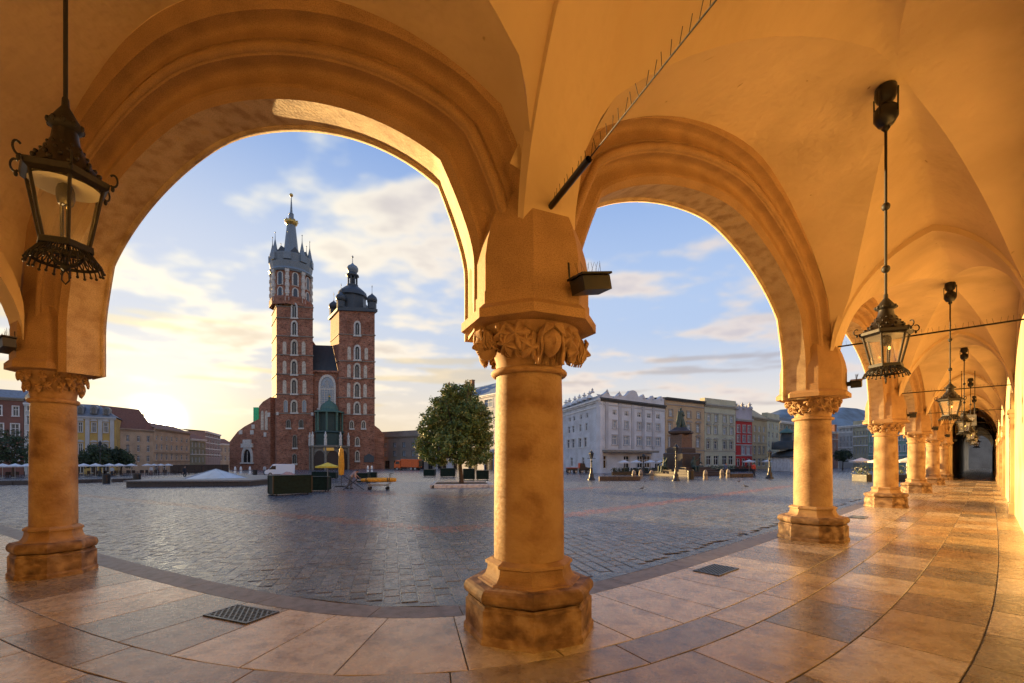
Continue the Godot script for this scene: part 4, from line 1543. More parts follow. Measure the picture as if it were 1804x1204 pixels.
# rows: [py top, py bottom, style, glass, [columns], half width in px]; heights are read at the column ref
func house(d: Dictionary) -> Node3D:
	var f := Fr.new(d.x0, d.z0, d.x1, d.z1)
	fr_ground(f)
	var t: Node3D
	if d.has("into"):
		t = d.into
		f.base = t.position
	else:
		t = thing(d.name, d.label, "house", f.base, 0.0, "houses round the square")
	var ref: float = d.get("ref", d.x0)
	var a1 := f.a(d.x1)
	var top := f.h(ref, d.top)
	var holes := []
	var wins := []
	for row in d.rows:
		var h1 := f.h(ref, row[0])
		var h0 := f.h(ref, row[1])
		for x in row[4]:
			var hw: float = row[5]
			var r := Rect2(f.a(x - hw), h0, f.a(x + hw) - f.a(x - hw), h1 - h0)
			if r.position.x < 0.1 or r.end.x > a1 - 0.1:
				continue
			holes.append(r)
			wins.append([r, row[2], row[3]])
	var dep: float = d.get("depth", 9.0)
	var b := MB.new()
	wall_holes(b, f, 0.0, a1, -2.0, top, holes, 0.3)
	b.quad(f.p(0, -2, 0), f.p(0, top, 0), f.p(0, top, dep), f.p(0, -2, dep))
	b.quad(f.p(a1, -2, 0), f.p(a1, -2, dep), f.p(a1, top, dep), f.p(a1, top, 0))
	b.quad(f.p(0, -2, dep), f.p(0, top, dep), f.p(a1, top, dep), f.p(a1, -2, dep))
	part("wall", b.mesh(), d.wall, t)
	var trim: Material = d.get("trim", M.white_trim)
	for w in wins:
		window(t, f, w[0], w[2], d.get("frame", M.white_trim), trim, w[1])
	b = MB.new()
	var c := 0.45
	fbox(b, f, -0.05, a1 + 0.05, top - 0.1, top + 0.22, -c, 0.05)
	fbox(b, f, -0.03, a1 + 0.03, top - 0.4, top - 0.1, -c * 0.5, 0.03)
	part("cornice", b.mesh(), d.get("cornice", trim), t)
	for e in d.get("bands", []):
		b = MB.new()
		var hb := f.h(ref, e)
		fbox(b, f, 0.0, a1, hb - 0.12, hb + 0.12, -0.12, 0.02)
		part("string_course", b.mesh(), trim, t)
	for e in d.get("pilasters", []):
		b = MB.new()
		var ac := f.a(e)
		fbox(b, f, ac - 0.38, ac + 0.38, f.h(ref, d.pil_low), top - 0.4, -0.14, 0.02)
		part("pilaster", b.mesh(), trim, t)
	var rh: float = d.get("roof_h", 3.0)
	b = MB.new()
	var y := top + 0.22
	var ov := 0.3
	if d.get("roof", "gable") == "gable":
		var r0 := f.p(0.0, y + rh, dep * 0.5)
		var r1 := f.p(a1, y + rh, dep * 0.5)
		b.quad(f.p(-0.05, y, -ov), f.p(a1 + 0.05, y, -ov), r1, r0)
		b.quad(f.p(a1, y, dep + ov), f.p(0, y, dep + ov), r0, r1)
		b.tri(f.p(0, y, 0), r0, f.p(0, y, dep))
		b.tri(f.p(a1, y, 0), f.p(a1, y, dep), r1)
	elif d.roof == "hip":
		var q := minf(rh * 1.2, a1 * 0.4)
		var r0 := f.p(q, y + rh, dep * 0.5)
		var r1 := f.p(a1 - q, y + rh, dep * 0.5)
		var p0 := f.p(-0.2, y, -ov)
		var p1 := f.p(a1 + 0.2, y, -ov)
		var p2 := f.p(a1 + 0.2, y, dep)
		var p3 := f.p(-0.2, y, dep)
		b.quad(p0, p1, r1, r0); b.quad(p2, p3, r0, r1); b.tri(p3, p0, r0); b.tri(p1, p2, r1)
	else:
		b.quad(f.p(-0.05, y, -0.1), f.p(a1 + 0.05, y, -0.1), f.p(a1 + 0.05, y + rh * 0.25, dep), f.p(-0.05, y + rh * 0.25, dep))
	var rf := part("roof", b.mesh(), d.get("roof_m", M.roof_grey), t)
	for e in d.get("chimneys", []):
		b = MB.new()
		var ac := f.a(e[0], dep * 0.5)
		var hc := f.h(e[0], e[1], dep * 0.5)
		fbox(b, f, ac - 0.6, ac + 0.6, top - 0.5, hc, dep * 0.5 - 0.5, dep * 0.5 + 0.5)
		fbox(b, f, ac - 0.7, ac + 0.7, hc, hc + 0.2, dep * 0.5 - 0.6, dep * 0.5 + 0.6)
		part("chimney", b.mesh(), d.get("chimney_m", M.roof_red), rf)
	if d.has("attic"):      # parapet storey: [py top, material]
		b = MB.new()
		var h2 := f.h(ref, d.attic[0])
		fbox(b, f, 0.02, a1 - 0.02, top + 0.2, h2, -0.05, 1.2)
		part("attic", b.mesh(), d.attic[1], t)
	for e in d.get("finials", []):   # [column, py foot, py tip]
		b = MB.new()
		var ac := f.a(e[0])
		var y0 := f.h(e[0], e[1])
		var y1 := f.h(e[0], e[2])
		var q := y1 - y0
		var o := f.p(ac, y0, 0.3)
		b.lathe([Vector2(q * 0.55, -0.3 * q), Vector2(q * 0.5, 0), Vector2(q * 0.22, q * 0.22), Vector2(q * 0.2, q * 0.4), Vector2(q * 0.42, q * 0.46), Vector2(q * 0.1, q * 0.62), Vector2(q * 0.16, q * 0.76), Vector2(q * 0.05, q * 0.86), Vector2(0.01, q)], 8, o)
		part("finial", b.mesh(), e[3] if e.size() > 3 else trim, t)
	for e in d.get("dormers", []):   # [column, py foot, py top, half px]
		b = MB.new()
		var ac := f.a(e[0])
		var hw := f.a(e[0] + e[3]) - ac
		var y0 := f.h(e[0], e[1])
		var y1 := f.h(e[0], e[2])
		var poly := PackedVector2Array([Vector2(-hw, 0), Vector2(hw, 0), Vector2(hw, (y1 - y0) * 0.72), Vector2(hw * 0.5, (y1 - y0) * 0.93), Vector2(0, y1 - y0), Vector2(-hw * 0.5, (y1 - y0) * 0.93), Vector2(-hw, (y1 - y0) * 0.72)])
		b.plate(poly, f.p(ac, y0, 0.2), Vector3(f.r.x, 0, -f.r.y), Vector3.UP, Vector3(f.bk.x, 0, -f.bk.y) * 3.5)
		var dm := part("dormer", b.mesh(), M.roof_grey, rf)
		b = MB.new()
		var hw2 := hw * 0.5
		var hh := (y1 - y0) * 0.75
		poly = PackedVector2Array([Vector2(-hw2, 0.1), Vector2(hw2, 0.1), Vector2(hw2, hh * 0.75), Vector2(0, hh), Vector2(-hw2, hh * 0.75)])
		b.plate(poly, f.p(ac, y0, 0.14), Vector3(f.r.x, 0, -f.r.y), Vector3.UP, Vector3(f.bk.x, 0, -f.bk.y) * 0.08)
		part("dormer_window", b.mesh(), M.glass, rf)
	return t

func cols(x0: float, x1: float, n: int) -> Array:
	var out := []
	for k in n:
		out.append(x0 if n == 1 else lerpf(x0, x1, float(k) / (n - 1)))
	return out

func pointed_poly(hw: float, h: float, n := 6) -> PackedVector2Array:
	var p := PackedVector2Array([Vector2(-hw, 0), Vector2(hw, 0)])
	var hs := maxf(h - hw * 1.55, h * 0.3)
	for k in n + 1:
		var q := float(k) / n
		p.append(Vector2(hw * cos(q * PI / 2 * 0.98) , hs + (h - hs) * pow(sin(q * PI / 2), 0.85)))
	for k in range(n - 1, -1, -1):
		var q := float(k) / n
		p.append(Vector2(-hw * cos(q * PI / 2 * 0.98), hs + (h - hs) * pow(sin(q * PI / 2), 0.85)))
	return p

# a pointed window on the church: white stone ring proud of the brick, glass set back inside it
func lancet(t: Node, f: Fr, px: float, py0: float, py1: float, hwp: float, stone: Material, glass: Material, ring := 1.45, sill := true) -> void:
	var ac := f.a(px)
	var hw := f.a(px + hwp) - ac
	var h0 := f.h(px, py1)
	var h1 := f.h(px, py0)
	var X := Vector3(f.r.x, 0, -f.r.y)
	var B := Vector3(f.bk.x, 0, -f.bk.y)
	var inner := pointed_poly(hw, h1 - h0)
	var b := MB.new()
	b.plate(inner, f.p(ac, h0, -0.06), X, Vector3.UP, B * 0.04)
	var w := part("window", b.mesh(), glass, t)
	if ring > 1.0:
		b = MB.new()
		var outer := pointed_poly(hw * ring, (h1 - h0) + hw * (ring - 1.0) * 1.3)
		var n := inner.size()
		for k in range(1, n):
			var l := (k + 1) % n
			for e in [[-0.32, 0]]:
				b.quad(f.p(ac + inner[k].x, h0 + inner[k].y, -0.32), f.p(ac + inner[l].x, h0 + inner[l].y, -0.32), f.p(ac + outer[l].x, h0 + outer[l].y, -0.32), f.p(ac + outer[k].x, h0 + outer[k].y, -0.32))
			b.quad(f.p(ac + inner[k].x, h0 + inner[k].y, -0.32), f.p(ac + inner[l].x, h0 + inner[l].y, -0.32), f.p(ac + inner[l].x, h0 + inner[l].y, 0.0), f.p(ac + inner[k].x, h0 + inner[k].y, 0.0))
			b.quad(f.p(ac + outer[k].x, h0 + outer[k].y, -0.32), f.p(ac + outer[l].x, h0 + outer[l].y, -0.32), f.p(ac + outer[l].x, h0 + outer[l].y, 0.0), f.p(ac + outer[k].x, h0 + outer[k].y, 0.0))
		part("surround", b.mesh(), stone, w)
		b = MB.new()
		fbox(b, f, ac - 0.06, ac + 0.06, h0, h0 + (h1 - h0) * 0.85, -0.2, -0.07)
		part("mullion", b.mesh(), stone, w)
	if sill:
		b = MB.new()
		fbox(b, f, ac - hw * (ring + 0.25), ac + hw * (ring + 0.25), h0 - 0.5, h0, -0.5, 0.05)
		part("sill", b.mesh(), M.limestone, w)

func onion(b: MB, o: Vector3, r: float, h: float, seg := 12) -> void:
	b.lathe([Vector2(r * 0.8, 0), Vector2(r * 0.98, h * 0.15), Vector2(r, h * 0.3), Vector2(r * 0.86, h * 0.5), Vector2(r * 0.52, h * 0.68), Vector2(r * 0.2, h * 0.8), Vector2(r * 0.08, h * 0.9), Vector2(0.02, h)], seg, o)

func make_church() -> void:
	var f := Fr.new(487, 148, 660, 152.5, Vector2(-0.565, 0.825))
	fr_ground(f)
	f.base = Vector3(f.o.x, ground_y(f.o.x, f.o.y) - 0.3, -f.o.y)
	var t := thing("brick_church", "huge brick church with two unequal towers and a green porch", "church", f.base)
	var b := MB.new()
	# --- left tower
	var aL0 := f.a(487.0)
	var aL1 := f.a(551.0)
	var hL := f.h(519, 541)
	fbox(b, f, aL0, aL1, -3.0, hL, 0.0, 11.5)
	var tw := part("tower", b.mesh(), M.brick, t)
	tw.set_meta("label", "tall brick tower with a spired crown")
	for y in [541, 561, 593, 626, 660, 695, 729]:
		b = MB.new()
		fbox(b, f, aL0 - 0.25, aL1 + 0.25, f.h(519, y) - 0.14, f.h(519, y) + 0.14, -0.25, 11.7)
		part("string_course", b.mesh(), M.grey_stone, tw)
	for px in [488.5, 549.5]:
		for y in [729.5]:
			b = MB.new()
			fbox(b, f, f.a(px - 2.0), f.a(px + 2.0), f.h(519, y) - 0.5, f.h(519, y) + 0.5, -0.32, 0.3)
			part("quoin", b.mesh(), M.limestone, tw)
	for e in [[518, 537, 560, 3.4], [518, 568, 591, 3.4], [518, 602, 625, 3.6], [517.6, 637, 660, 3.6], [517.6, 670, 694, 3.6], [517.6, 708, 727, 3.6]]:
		lancet(t, f, e[0], e[1], e[2], e[3], M.limestone if e[1] < 600 else M.blind, M.glass_dark, 1.75)
	for e in [[501, 602, 624], [534.6, 602, 625], [501, 636, 659], [535, 637, 660], [501, 670, 694], [536, 670, 694]]:
		lancet(t, f, e[0], e[1], e[2], 3.3, M.blind, M.blind, 0.0, false)
	for e in [[503, 706, 727], [535.5, 706, 727]]:
		lancet(t, f, e[0], e[1], e[2], 3.0, M.blind, M.glass_pale, 1.25, false)
	for e in [[507.7, 741, 754], [530, 741, 754], [519, 768, 789], [518.5, 801, 817]]:
		lancet(t, f, e[0], e[1], e[2], 2.8, M.grey_stone, M.glass_dark, 1.5)
	# octagon of the left tower
	var zl := 6.0
	var aC := f.a(513.0, zl)
	var rO := (f.a(547.5, zl) - f.a(478.5, zl)) * 0.5
	var y0 := f.h(513, 541, zl)
	var y1 := f.h(513, 486, zl)
	var oc := f.p(aC, 0, zl)
	b = MB.new()
	b.lathe([Vector2(rO, y0 - 1.0), Vector2(rO, y1)], 8, oc, PI / 8 + 0.13, true)
	b.lathe([Vector2(rO * 1.1, y0 - 1.0), Vector2(rO * 1.1, y0 + 1.2), Vector2(rO, y0 + 2.2)], 8, oc, PI / 8 + 0.13, true)
	var og := part("octagon", b.mesh(), M.brick, t)
	for k in 8:
		var an := PI / 8 + 0.13 + TAU * k / 8
		b = MB.new()
		for j in 9:
			var hh := lerpf(y0, y1, (j + 0.5) / 9)
			var wq := 0.62 if j % 2 == 0 else 0.45
			b.box(oc + Vector3(cos(an) * rO * 0.99, hh, sin(an) * rO * 0.99), Vector3(wq * 1.6, (y1 - y0) / 9.0, wq * 2.0), Basis(Vector3.UP, -an))
		part("quoins", b.mesh(), M.limestone, og)
		var am := an + PI / 8
		var nn := Vector3(cos(am), 0, sin(am))
		var xx := Vector3(-sin(am), 0, cos(am))
		for lv in [[0.10, 0.42], [0.52, 0.90]]:
			b = MB.new()
			var hh0: float = lerpf(y0, y1, lv[0])
			var hh1: float = lerpf(y0, y1, lv[1])
			b.plate(pointed_poly(1.05, hh1 - hh0 + 0.5), oc + nn * (rO * 0.924 + 0.22) + Vector3(0, hh0 - 0.2, 0), xx, Vector3.UP, -nn * 0.3)
			var ws := part("window_surround", b.mesh(), M.limestone, og)
			b = MB.new()
			b.plate(pointed_poly(0.6, hh1 - hh0), oc + nn * (rO * 0.924 + 0.27) + Vector3(0, hh0, 0), xx, Vector3.UP, -nn * 0.1)
			part("window", b.mesh(), M.glass, og)
	# gallery and spire
	b = MB.new()
	var gh := f.h(513, 452, zl) - y1
	b.lathe([Vector2(rO * 1.04, y1 - 0.6), Vector2(rO * 1.10, y1), Vector2(rO * 1.02, y1 + gh * 0.12), Vector2(rO * 1.08, y1 + gh * 0.4), Vector2(rO * 1.0, y1 + gh * 0.45), Vector2(rO * 1.06, y1 + gh * 0.82), Vector2(rO * 0.98, y1 + gh * 0.86), Vector2(rO * 0.7, y1 + gh)], 16, oc, 0.13, true)
	var gal := part("gallery", b.mesh(), M.lead, t)
	for k in 8:
		var an := 0.13 + PI / 8 + TAU * k / 8
		var o := oc + Vector3(cos(an), 0, sin(an)) * rO * 0.92
		b = MB.new()
		b.box(o + Vector3(cos(an), 0, sin(an)) * 0.3 + Vector3(0, y1 + gh * 0.64, 0), Vector3(1.5, gh * 0.34, 2.3), Basis(Vector3.UP, -an))
		part("bay", b.mesh(), M.lead, gal)
		b = MB.new()
		b.lathe([Vector2(1.1, y1 + gh * 0.8), Vector2(0.75, y1 + gh * 1.0), Vector2(0.12, y1 + gh + 3.4), Vector2(0.04, y1 + gh + 6.0)], 8, o, 0, true)
		b.ball(o + Vector3(0, y1 + gh + 5.6, 0), Vector3.ONE * 0.2, 6, 4)
		part("spirelet", b.mesh(), M.lead, gal)
		var am := an + PI / 8
		b = MB.new()
		var o2 := oc + Vector3(cos(am), 0, sin(am)) * rO * 0.88
		b.plate(PackedVector2Array([Vector2(-1.9, 0), Vector2(1.9, 0), Vector2(0, 2.4)]), o2 + Vector3(0, y1 + gh * 0.82, 0), Vector3(-sin(am), 0, cos(am)), Vector3.UP, -Vector3(cos(am), 0, sin(am)) * 2.0)
		part("gable", b.mesh(), M.lead_dark, gal)
	b = MB.new()
	var ys := f.h(513, 456, zl)
	var yc := f.h(513, 397, zl)
	var yt := f.h(513, 344, zl)
	b.lathe([Vector2(3.2, ys), Vector2(2.2, lerpf(ys, yc, 0.3)), Vector2(1.35, yc), Vector2(1.0, yc + 0.2), Vector2(0.75, lerpf(yc, yt, 0.35)), Vector2(0.85, lerpf(yc, yt, 0.36)), Vector2(0.4, lerpf(yc, yt, 0.42)), Vector2(0.06, yt)], 8, oc, 0.13, true)
	var sp := part("spire", b.mesh(), M.lead, t)
	b = MB.new()
	b.lathe([Vector2(1.3, yc - 0.2), Vector2(1.9, yc + 0.4), Vector2(2.1, yc + 1.2), Vector2(1.7, yc + 0.9), Vector2(1.1, yc + 1.6)], 16, oc)
	for k in 10:
		var an := TAU * k / 10
		b.ball(oc + Vector3(cos(an) * 2.0, yc + 1.3, sin(an) * 2.0), Vector3.ONE * 0.28, 6, 4)
	part("gold_crown", b.mesh(), M.gold, sp)
	b = MB.new()
	b.ball(oc + Vector3(0, yt, 0), Vector3.ONE * 0.6, 10, 8)
	part("gold_ball", b.mesh(), M.gold, sp)
	# --- right tower
	var aR0 := f.a(597.0)
	var aR1 := f.a(660.0)
	var hR := f.h(628, 549)
	b = MB.new()
	fbox(b, f, aR0, aR1, -3.0, hR, 0.0, 12.0)
	var tr := part("tower", b.mesh(), M.brick, t)
	tr.set_meta("label", "lower brick tower with dark onion domes")
	for y in [590, 637, 667, 701, 731]:
		b = MB.new()
		fbox(b, f, aR0 - 0.25, aR1 + 0.25, f.h(628, y) - 0.14, f.h(628, y) + 0.14, -0.25, 12.1)
		part("string_course", b.mesh(), M.grey_stone, tr)
	for e in [[629, 569, 591], [629, 611, 634], [628.5, 643, 666], [628.5, 677, 700], [628.5, 711, 729]]:
		lancet(t, f, e[0], e[1], e[2], 3.5, M.limestone if e[1] < 640 else M.blind, M.glass_dark, 1.75)
	for e in [[615, 611, 634], [645, 613, 634], [614.5, 642, 665], [643.5, 644, 666], [614, 675, 700], [643, 677, 700], [614, 710, 730], [643, 711, 731]]:
		lancet(t, f, e[0], e[1], e[2], 3.0, M.blind, M.blind, 0.0, false)
	for e in [[613, 566, 588], [646, 568, 590]]:
		lancet(t, f, e[0], e[1], e[2], 3.2, M.brick, M.brick, 1.15, false)
	for e in [[619, 743, 755], [640, 743, 755], [629, 772, 785], [629, 796, 812]]:
		lancet(t, f, e[0], e[1], e[2], 2.6, M.blind, M.glass_dark, 1.6)
	b = MB.new()
	b.plate(PackedVector2Array([Vector2(-1.6, 0), Vector2(1.6, 0), Vector2(1.6, 2.0), Vector2(0, 2.9), Vector2(-1.6, 2.0)]), f.p(f.a(649.5), f.h(649, 815), -0.3), Vector3(f.r.x, 0, -f.r.y), Vector3.UP, Vector3(f.bk.x, 0, -f.bk.y) * 0.3)
	part("memorial_plaque", b.mesh(), M.lead_dark, tr)
	# roof of the right tower
	var zr := 6.0
	var aD := f.a(621.0, zr)
	var od := f.p(aD, 0, zr)
	var yb := hR
	b = MB.new()
	fbox(b, f, aR0 - 0.7, aR1 + 0.7, yb, yb + 0.9, -0.7, 12.7)
	fbox(b, f, aR0 - 0.2, aR1 + 0.2, yb + 0.9, yb + 1.4, -0.2, 12.2)
	var rr := part("tower_roof", b.mesh(), M.lead_dark, t)
	var hd := f.h(621, 524, zr)
	var hl := f.h(621, 505, zr)
	var hu := f.h(621, 484, zr)
	var ho := f.h(621, 467, zr)
	b = MB.new()
	b.lathe([Vector2(4.6, yb + 1.0), Vector2(4.4, hd - 0.3), Vector2(4.9, hd)], 8, od, PI / 8, true)
	part("drum", b.mesh(), M.lead_dark, rr)
	b = MB.new()
	b.lathe([Vector2(4.9, hd), Vector2(4.7, hd + 1.2), Vector2(3.9, lerpf(hd, hl, 0.55)), Vector2(2.6, lerpf(hd, hl, 0.85)), Vector2(1.8, hl)], 16, od)
	part("dome", b.mesh(), M.lead_dark, rr)
	b = MB.new()
	for k in 8:
		var an := TAU * k / 8
		b.tube([od + Vector3(cos(an) * 1.45, hl, sin(an) * 1.45), od + Vector3(cos(an) * 1.45, hu - 0.8, sin(an) * 1.45)], 0.28, 6)
	b.lathe([Vector2(0.7, hl), Vector2(0.7, hu)], 8, od)
	b.lathe([Vector2(1.9, hl - 0.1), Vector2(1.9, hl + 0.4)], 12, od)
	b.lathe([Vector2(1.5, hu - 1.0), Vector2(2.2, hu - 0.6), Vector2(2.0, hu - 0.1), Vector2(1.4, hu + 0.2), Vector2(1.4, ho - 1.6)], 12, od)
	part("lantern_turret", b.mesh(), M.lead_dark, rr)
	b = MB.new()
	var hb := f.h(621, 477, zr)
	b.lathe([Vector2(1.4, hb - 0.8), Vector2(1.85, hb), Vector2(1.9, hb + 0.8), Vector2(1.5, ho - 0.5), Vector2(0.6, ho + 0.1), Vector2(0.12, ho + 0.7), Vector2(0.06, f.h(621, 450, zr))], 14, od)
	b.ball(od + Vector3(0, f.h(621, 453, zr), 0), Vector3.ONE * 0.35, 8, 6)
	part("onion_dome", b.mesh(), M.lead, rr)
	for c in [[0.9, 0.9], [10.9, 0.9], [0.9, 11.0], [10.9, 11.0]]:
		var o := f.p(aR0 + c[0], yb + 1.2, c[1])
		b = MB.new()
		b.lathe([Vector2(1.45, 0), Vector2(1.45, 2.2), Vector2(1.75, 2.3)], 8, o, PI / 8, true)
		onion(b, o + Vector3(0, 2.3, 0), 1.75, 3.4)
		b.tube([o + Vector3(0, 5.5, 0), o + Vector3(0, 8.2, 0)], 0.06, 4)
		b.ball(o + Vector3(0, 7.6, 0), Vector3.ONE * 0.18, 6, 4)
		part("corner_turret", b.mesh(), M.lead_dark, rr)
	# --- nave between the towers
	b = MB.new()
	var hN := f.h(575, 654)
	fbox(b, f, aL1, aR0, -3.0, hN, 1.6, 40.0)
	var nv := part("nave", b.mesh(), M.brick, t)
	b = MB.new()
	var am2 := (aL1 + aR0) * 0.5
	var hT := f.h(575, 609, 9.0)
	b.quad(f.p(aL1 + 0.05, hN, 1.0), f.p(aR0 - 0.05, hN, 1.0), f.p(aR0 - 0.05, hT, 9.0), f.p(aL1 + 0.05, hT, 9.0))
	part("roof", b.mesh(), M.roof_dark, nv)
	b = MB.new()
	fbox(b, f, aL1 + 0.05, aR0 - 0.05, hN - 0.3, hN + 0.3, 0.8, 1.6)
	part("cornice", b.mesh(), M.brick, nv)
	b = MB.new()
	var hg := f.h(553, 588, 12.0)
	b.plate(PackedVector2Array([Vector2(-6, 0), Vector2(6, 0), Vector2(0, hg - hT + 4)]), f.p(aL1 + 0.5, hT - 4, 12.0), Vector3(f.r.x, 0, -f.r.y), Vector3.UP, Vector3(f.bk.x, 0, -f.bk.y) * 0.8)
	part("gable", b.mesh(), M.brick, nv)
	b = MB.new()
	var ox := f.p(aL1 + 0.5, hg, 12.4)
	b.tube([ox, ox + Vector3(0, 3.6, 0)], 0.1, 5)
	b.tube([ox + Vector3(-0.9, 2.5, 0), ox + Vector3(0.9, 2.5, 0)], 0.09, 5)
	part("cross", b.mesh(), M.lead_dark, nv)
	# great window
	var f2 := Fr.new(487, 148, 660, 152.5, Vector2(-0.565, 0.825))
	f2.base = f.base
	f2.o += f.bk * 1.6
	var fg := f2
	lancet(t, fg, 576, 665, 720, 11.5, M.limestone, M.glass_pale, 1.32)
	b = MB.new()
	var ag := fg.a(576.0)
	var hg0 := fg.h(576, 720)
	var hg1 := fg.h(576, 665)
	var hwg := fg.a(587.5) - ag
	for k in range(-2, 3):
		fbox(b, fg, ag + k * hwg * 0.4 - 0.06, ag + k * hwg * 0.4 + 0.06, hg0, lerpf(hg0, hg1, 0.62), -0.22, -0.08)
	for k in 9:
		var hh := lerpf(hg0, hg1, 0.07 * k + 0.04)
		fbox(b, fg, ag - hwg, ag + hwg, hh - 0.05, hh + 0.05, -0.2, -0.1)
	var X := Vector3(f.r.x, 0, -f.r.y)
	for c in [[0.0, 0.83, 0.34], [-0.42, 0.70, 0.24], [0.42, 0.70, 0.24], [0.0, 0.68, 0.22], [-0.72, 0.68, 0.18], [0.72, 0.68, 0.18], [0.0, 0.83, 0.15]]:
		var pts := []
		var cc := fg.p(ag + c[0] * hwg, lerpf(hg0, hg1, c[1]), -0.15)
		for k in 13:
			pts.append(cc + (X * cos(TAU * k / 12) + Vector3.UP * sin(TAU * k / 12)) * c[2] * hwg)
		b.tube(pts, 0.07, 4)
	part("tracery", b.mesh(), M.limestone, nv)
	b = MB.new()
	fbox(b, fg, ag - hwg * 0.98, ag + hwg * 0.98, lerpf(hg0, hg1, 0.60), lerpf(hg0, hg1, 0.64), -0.2, -0.05)
	part("window_transom", b.mesh(), M.limestone, nv)
	# --- porch: stone below, green copper canopy above
	var zp := -3.0
	var ap := f.a(580.0, zp)
	var op := f.p(ap, 0, zp)
	var rp := f.a(614.0, zp) - ap
	var h_p := f.h(580, 786, zp)
	b = MB.new()
	b.lathe([Vector2(rp * 0.93, -1.0), Vector2(rp * 0.93, h_p - 0.9), Vector2(rp * 1.04, h_p - 0.6), Vector2(rp * 1.07, h_p), Vector2(rp * 0.5, h_p + 0.3)], 8, op, PI / 8 + 0.2, true)
	var po := part("porch", b.mesh(), M.grey_stone, t)
	for k in 8:
		var an := PI / 4 + 0.2 + TAU * k / 8
		var nn := Vector3(cos(an), 0, sin(an))
		b = MB.new()
		b.plate(pointed_poly(1.9, h_p - 1.8), op + nn * (rp * 0.93 * 0.924 + 0.12) + Vector3(0, 0.2, 0), Vector3(-sin(an), 0, cos(an)), Vector3.UP, -nn * 0.2)
		part("porch_arch", b.mesh(), M.wood_dark, po)
		var ac2 := an + PI / 8
		b = MB.new()
		b.tube([op + Vector3(cos(ac2), 0, sin(ac2)) * rp * 0.97 + Vector3(0, 0, 0), op + Vector3(cos(ac2), 0, sin(ac2)) * rp * 0.97 + Vector3(0, h_p - 0.7, 0)], 0.4, 8)
		part("porch_column", b.mesh(), M.grey_stone, po)
		b = MB.new()
		var sb := op + Vector3(cos(ac2), 0, sin(ac2)) * rp * 0.98 + Vector3(0, h_p, 0)
		b.lathe([Vector2(0.5, 0), Vector2(0.45, 1.9), Vector2(0.6, 2.0), Vector2(0.3, 2.2), Vector2(0.42, 2.7), Vector2(0.5, 3.2), Vector2(0.2, 3.7), Vector2(0.24, 4.1), Vector2(0.05, 4.4)], 8, sb)
		part("porch_statue", b.mesh(), M.limestone, po)
	b = MB.new()
	var hc := f.h(580, 728, zp)
	b.lathe([Vector2(rp * 0.72, h_p), Vector2(rp * 0.70, lerpf(h_p, hc, 0.36)), Vector2(rp * 0.78, lerpf(h_p, hc, 0.4)), Vector2(rp * 0.74, lerpf(h_p, hc, 0.44))], 8, op, PI / 8 + 0.2, true)
	part("canopy_base", b.mesh(), M.verdigris_dark, po)
	b = MB.new()
	b.lathe([Vector2(rp * 0.5, lerpf(h_p, hc, 0.4)), Vector2(rp * 0.5, hc)], 8, op, PI / 8 + 0.2, true)
	part("canopy_core", b.mesh(), M.verdigris_dark, po)
	for k in 8:
		var an := PI / 8 + 0.2 + TAU * k / 8
		b = MB.new()
		b.tube([op + Vector3(cos(an), 0, sin(an)) * rp * 0.66 + Vector3(0, lerpf(h_p, hc, 0.4), 0), op + Vector3(cos(an), 0, sin(an)) * rp * 0.66 + Vector3(0, hc, 0)], 0.34, 8)
		part("canopy_column", b.mesh(), M.verdigris, po)
	b = MB.new()
	var hx := f.h(580, 707, zp)
	b.lathe([Vector2(rp * 0.74, hc), Vector2(rp * 0.74, hc + 0.5), Vector2(rp * 0.45, hc + 0.8), Vector2(rp * 0.46, lerpf(hc, hx, 0.4)), Vector2(rp * 0.36, lerpf(hc, hx, 0.7)), Vector2(rp * 0.16, hx - 0.2), Vector2(0.2, hx + 0.4), Vector2(0.3, hx + 0.9), Vector2(0.06, hx + 2.4)], 16, op)
	part("canopy_dome", b.mesh(), M.verdigris, po)
	b = MB.new()
	b.ball(op + Vector3(0, hx + 1.5, 0), Vector3.ONE * 0.4, 8, 6)
	part("gold_ball", b.mesh(), M.gold, po)
	# gold sign over the porch doors
	b = MB.new()
	b.box(op + Vector3(0.35, h_p - 1.2, 0.93) * Vector3(rp, 1, rp) * 1.0, Vector3(3.0, 0.9, 0.15), Basis(Vector3.UP, 0.3))
	part("gold_sign", b.mesh(), M.gold, po)
	# --- low chapel range and the bright brick lean-to
	var fc := Fr.new(404, 158, 476, 150)
	fc.base = f.base
	b = MB.new()
	var poly := PackedVector2Array()
	for c in [[404, 840], [476, 840], [476, 700], [463, 708], [456, 716], [456, 738], [430, 752], [418, 761], [404, 779]]:
		poly.append(Vector2(fc.a(c[0]), fc.h(c[0], c[1])))
	b.plate(poly, fc.p(0, 0, 0), Vector3(fc.r.x, 0, -fc.r.y), Vector3.UP, Vector3(fc.bk.x, 0, -fc.bk.y) * 6.0)
	var ch := part("chapel", b.mesh(), M.brick, t)
	lancet(t, fc, 436, 792, 815, 6.5, M.limestone, M.glass_dark, 1.5)
	b = MB.new()
	fbox(b, fc, fc.a(426), fc.a(446), fc.h(436, 789), fc.h(436, 782), -0.5, 0.1)
	fbox(b, fc, fc.a(429), fc.a(443), fc.h(436, 782), fc.h(436, 775), -0.4, 0.1)
	part("window_pediment", b.mesh(), M.limestone, ch)
	for e in [[424, 762, 3.0], [444, 762, 3.0], [446, 752, 2.5], [467, 766, 2.2], [474, 731, 2.0]]:
		b = MB.new()
		fbox(b, fc, fc.a(e[0] - e[2]), fc.a(e[0] + e[2]), fc.h(e[0], e[1]) - 0.7, fc.h(e[0], e[1]) + 0.7, -0.15, 0.1)
		part("stone_patch", b.mesh(), M.limestone, ch)
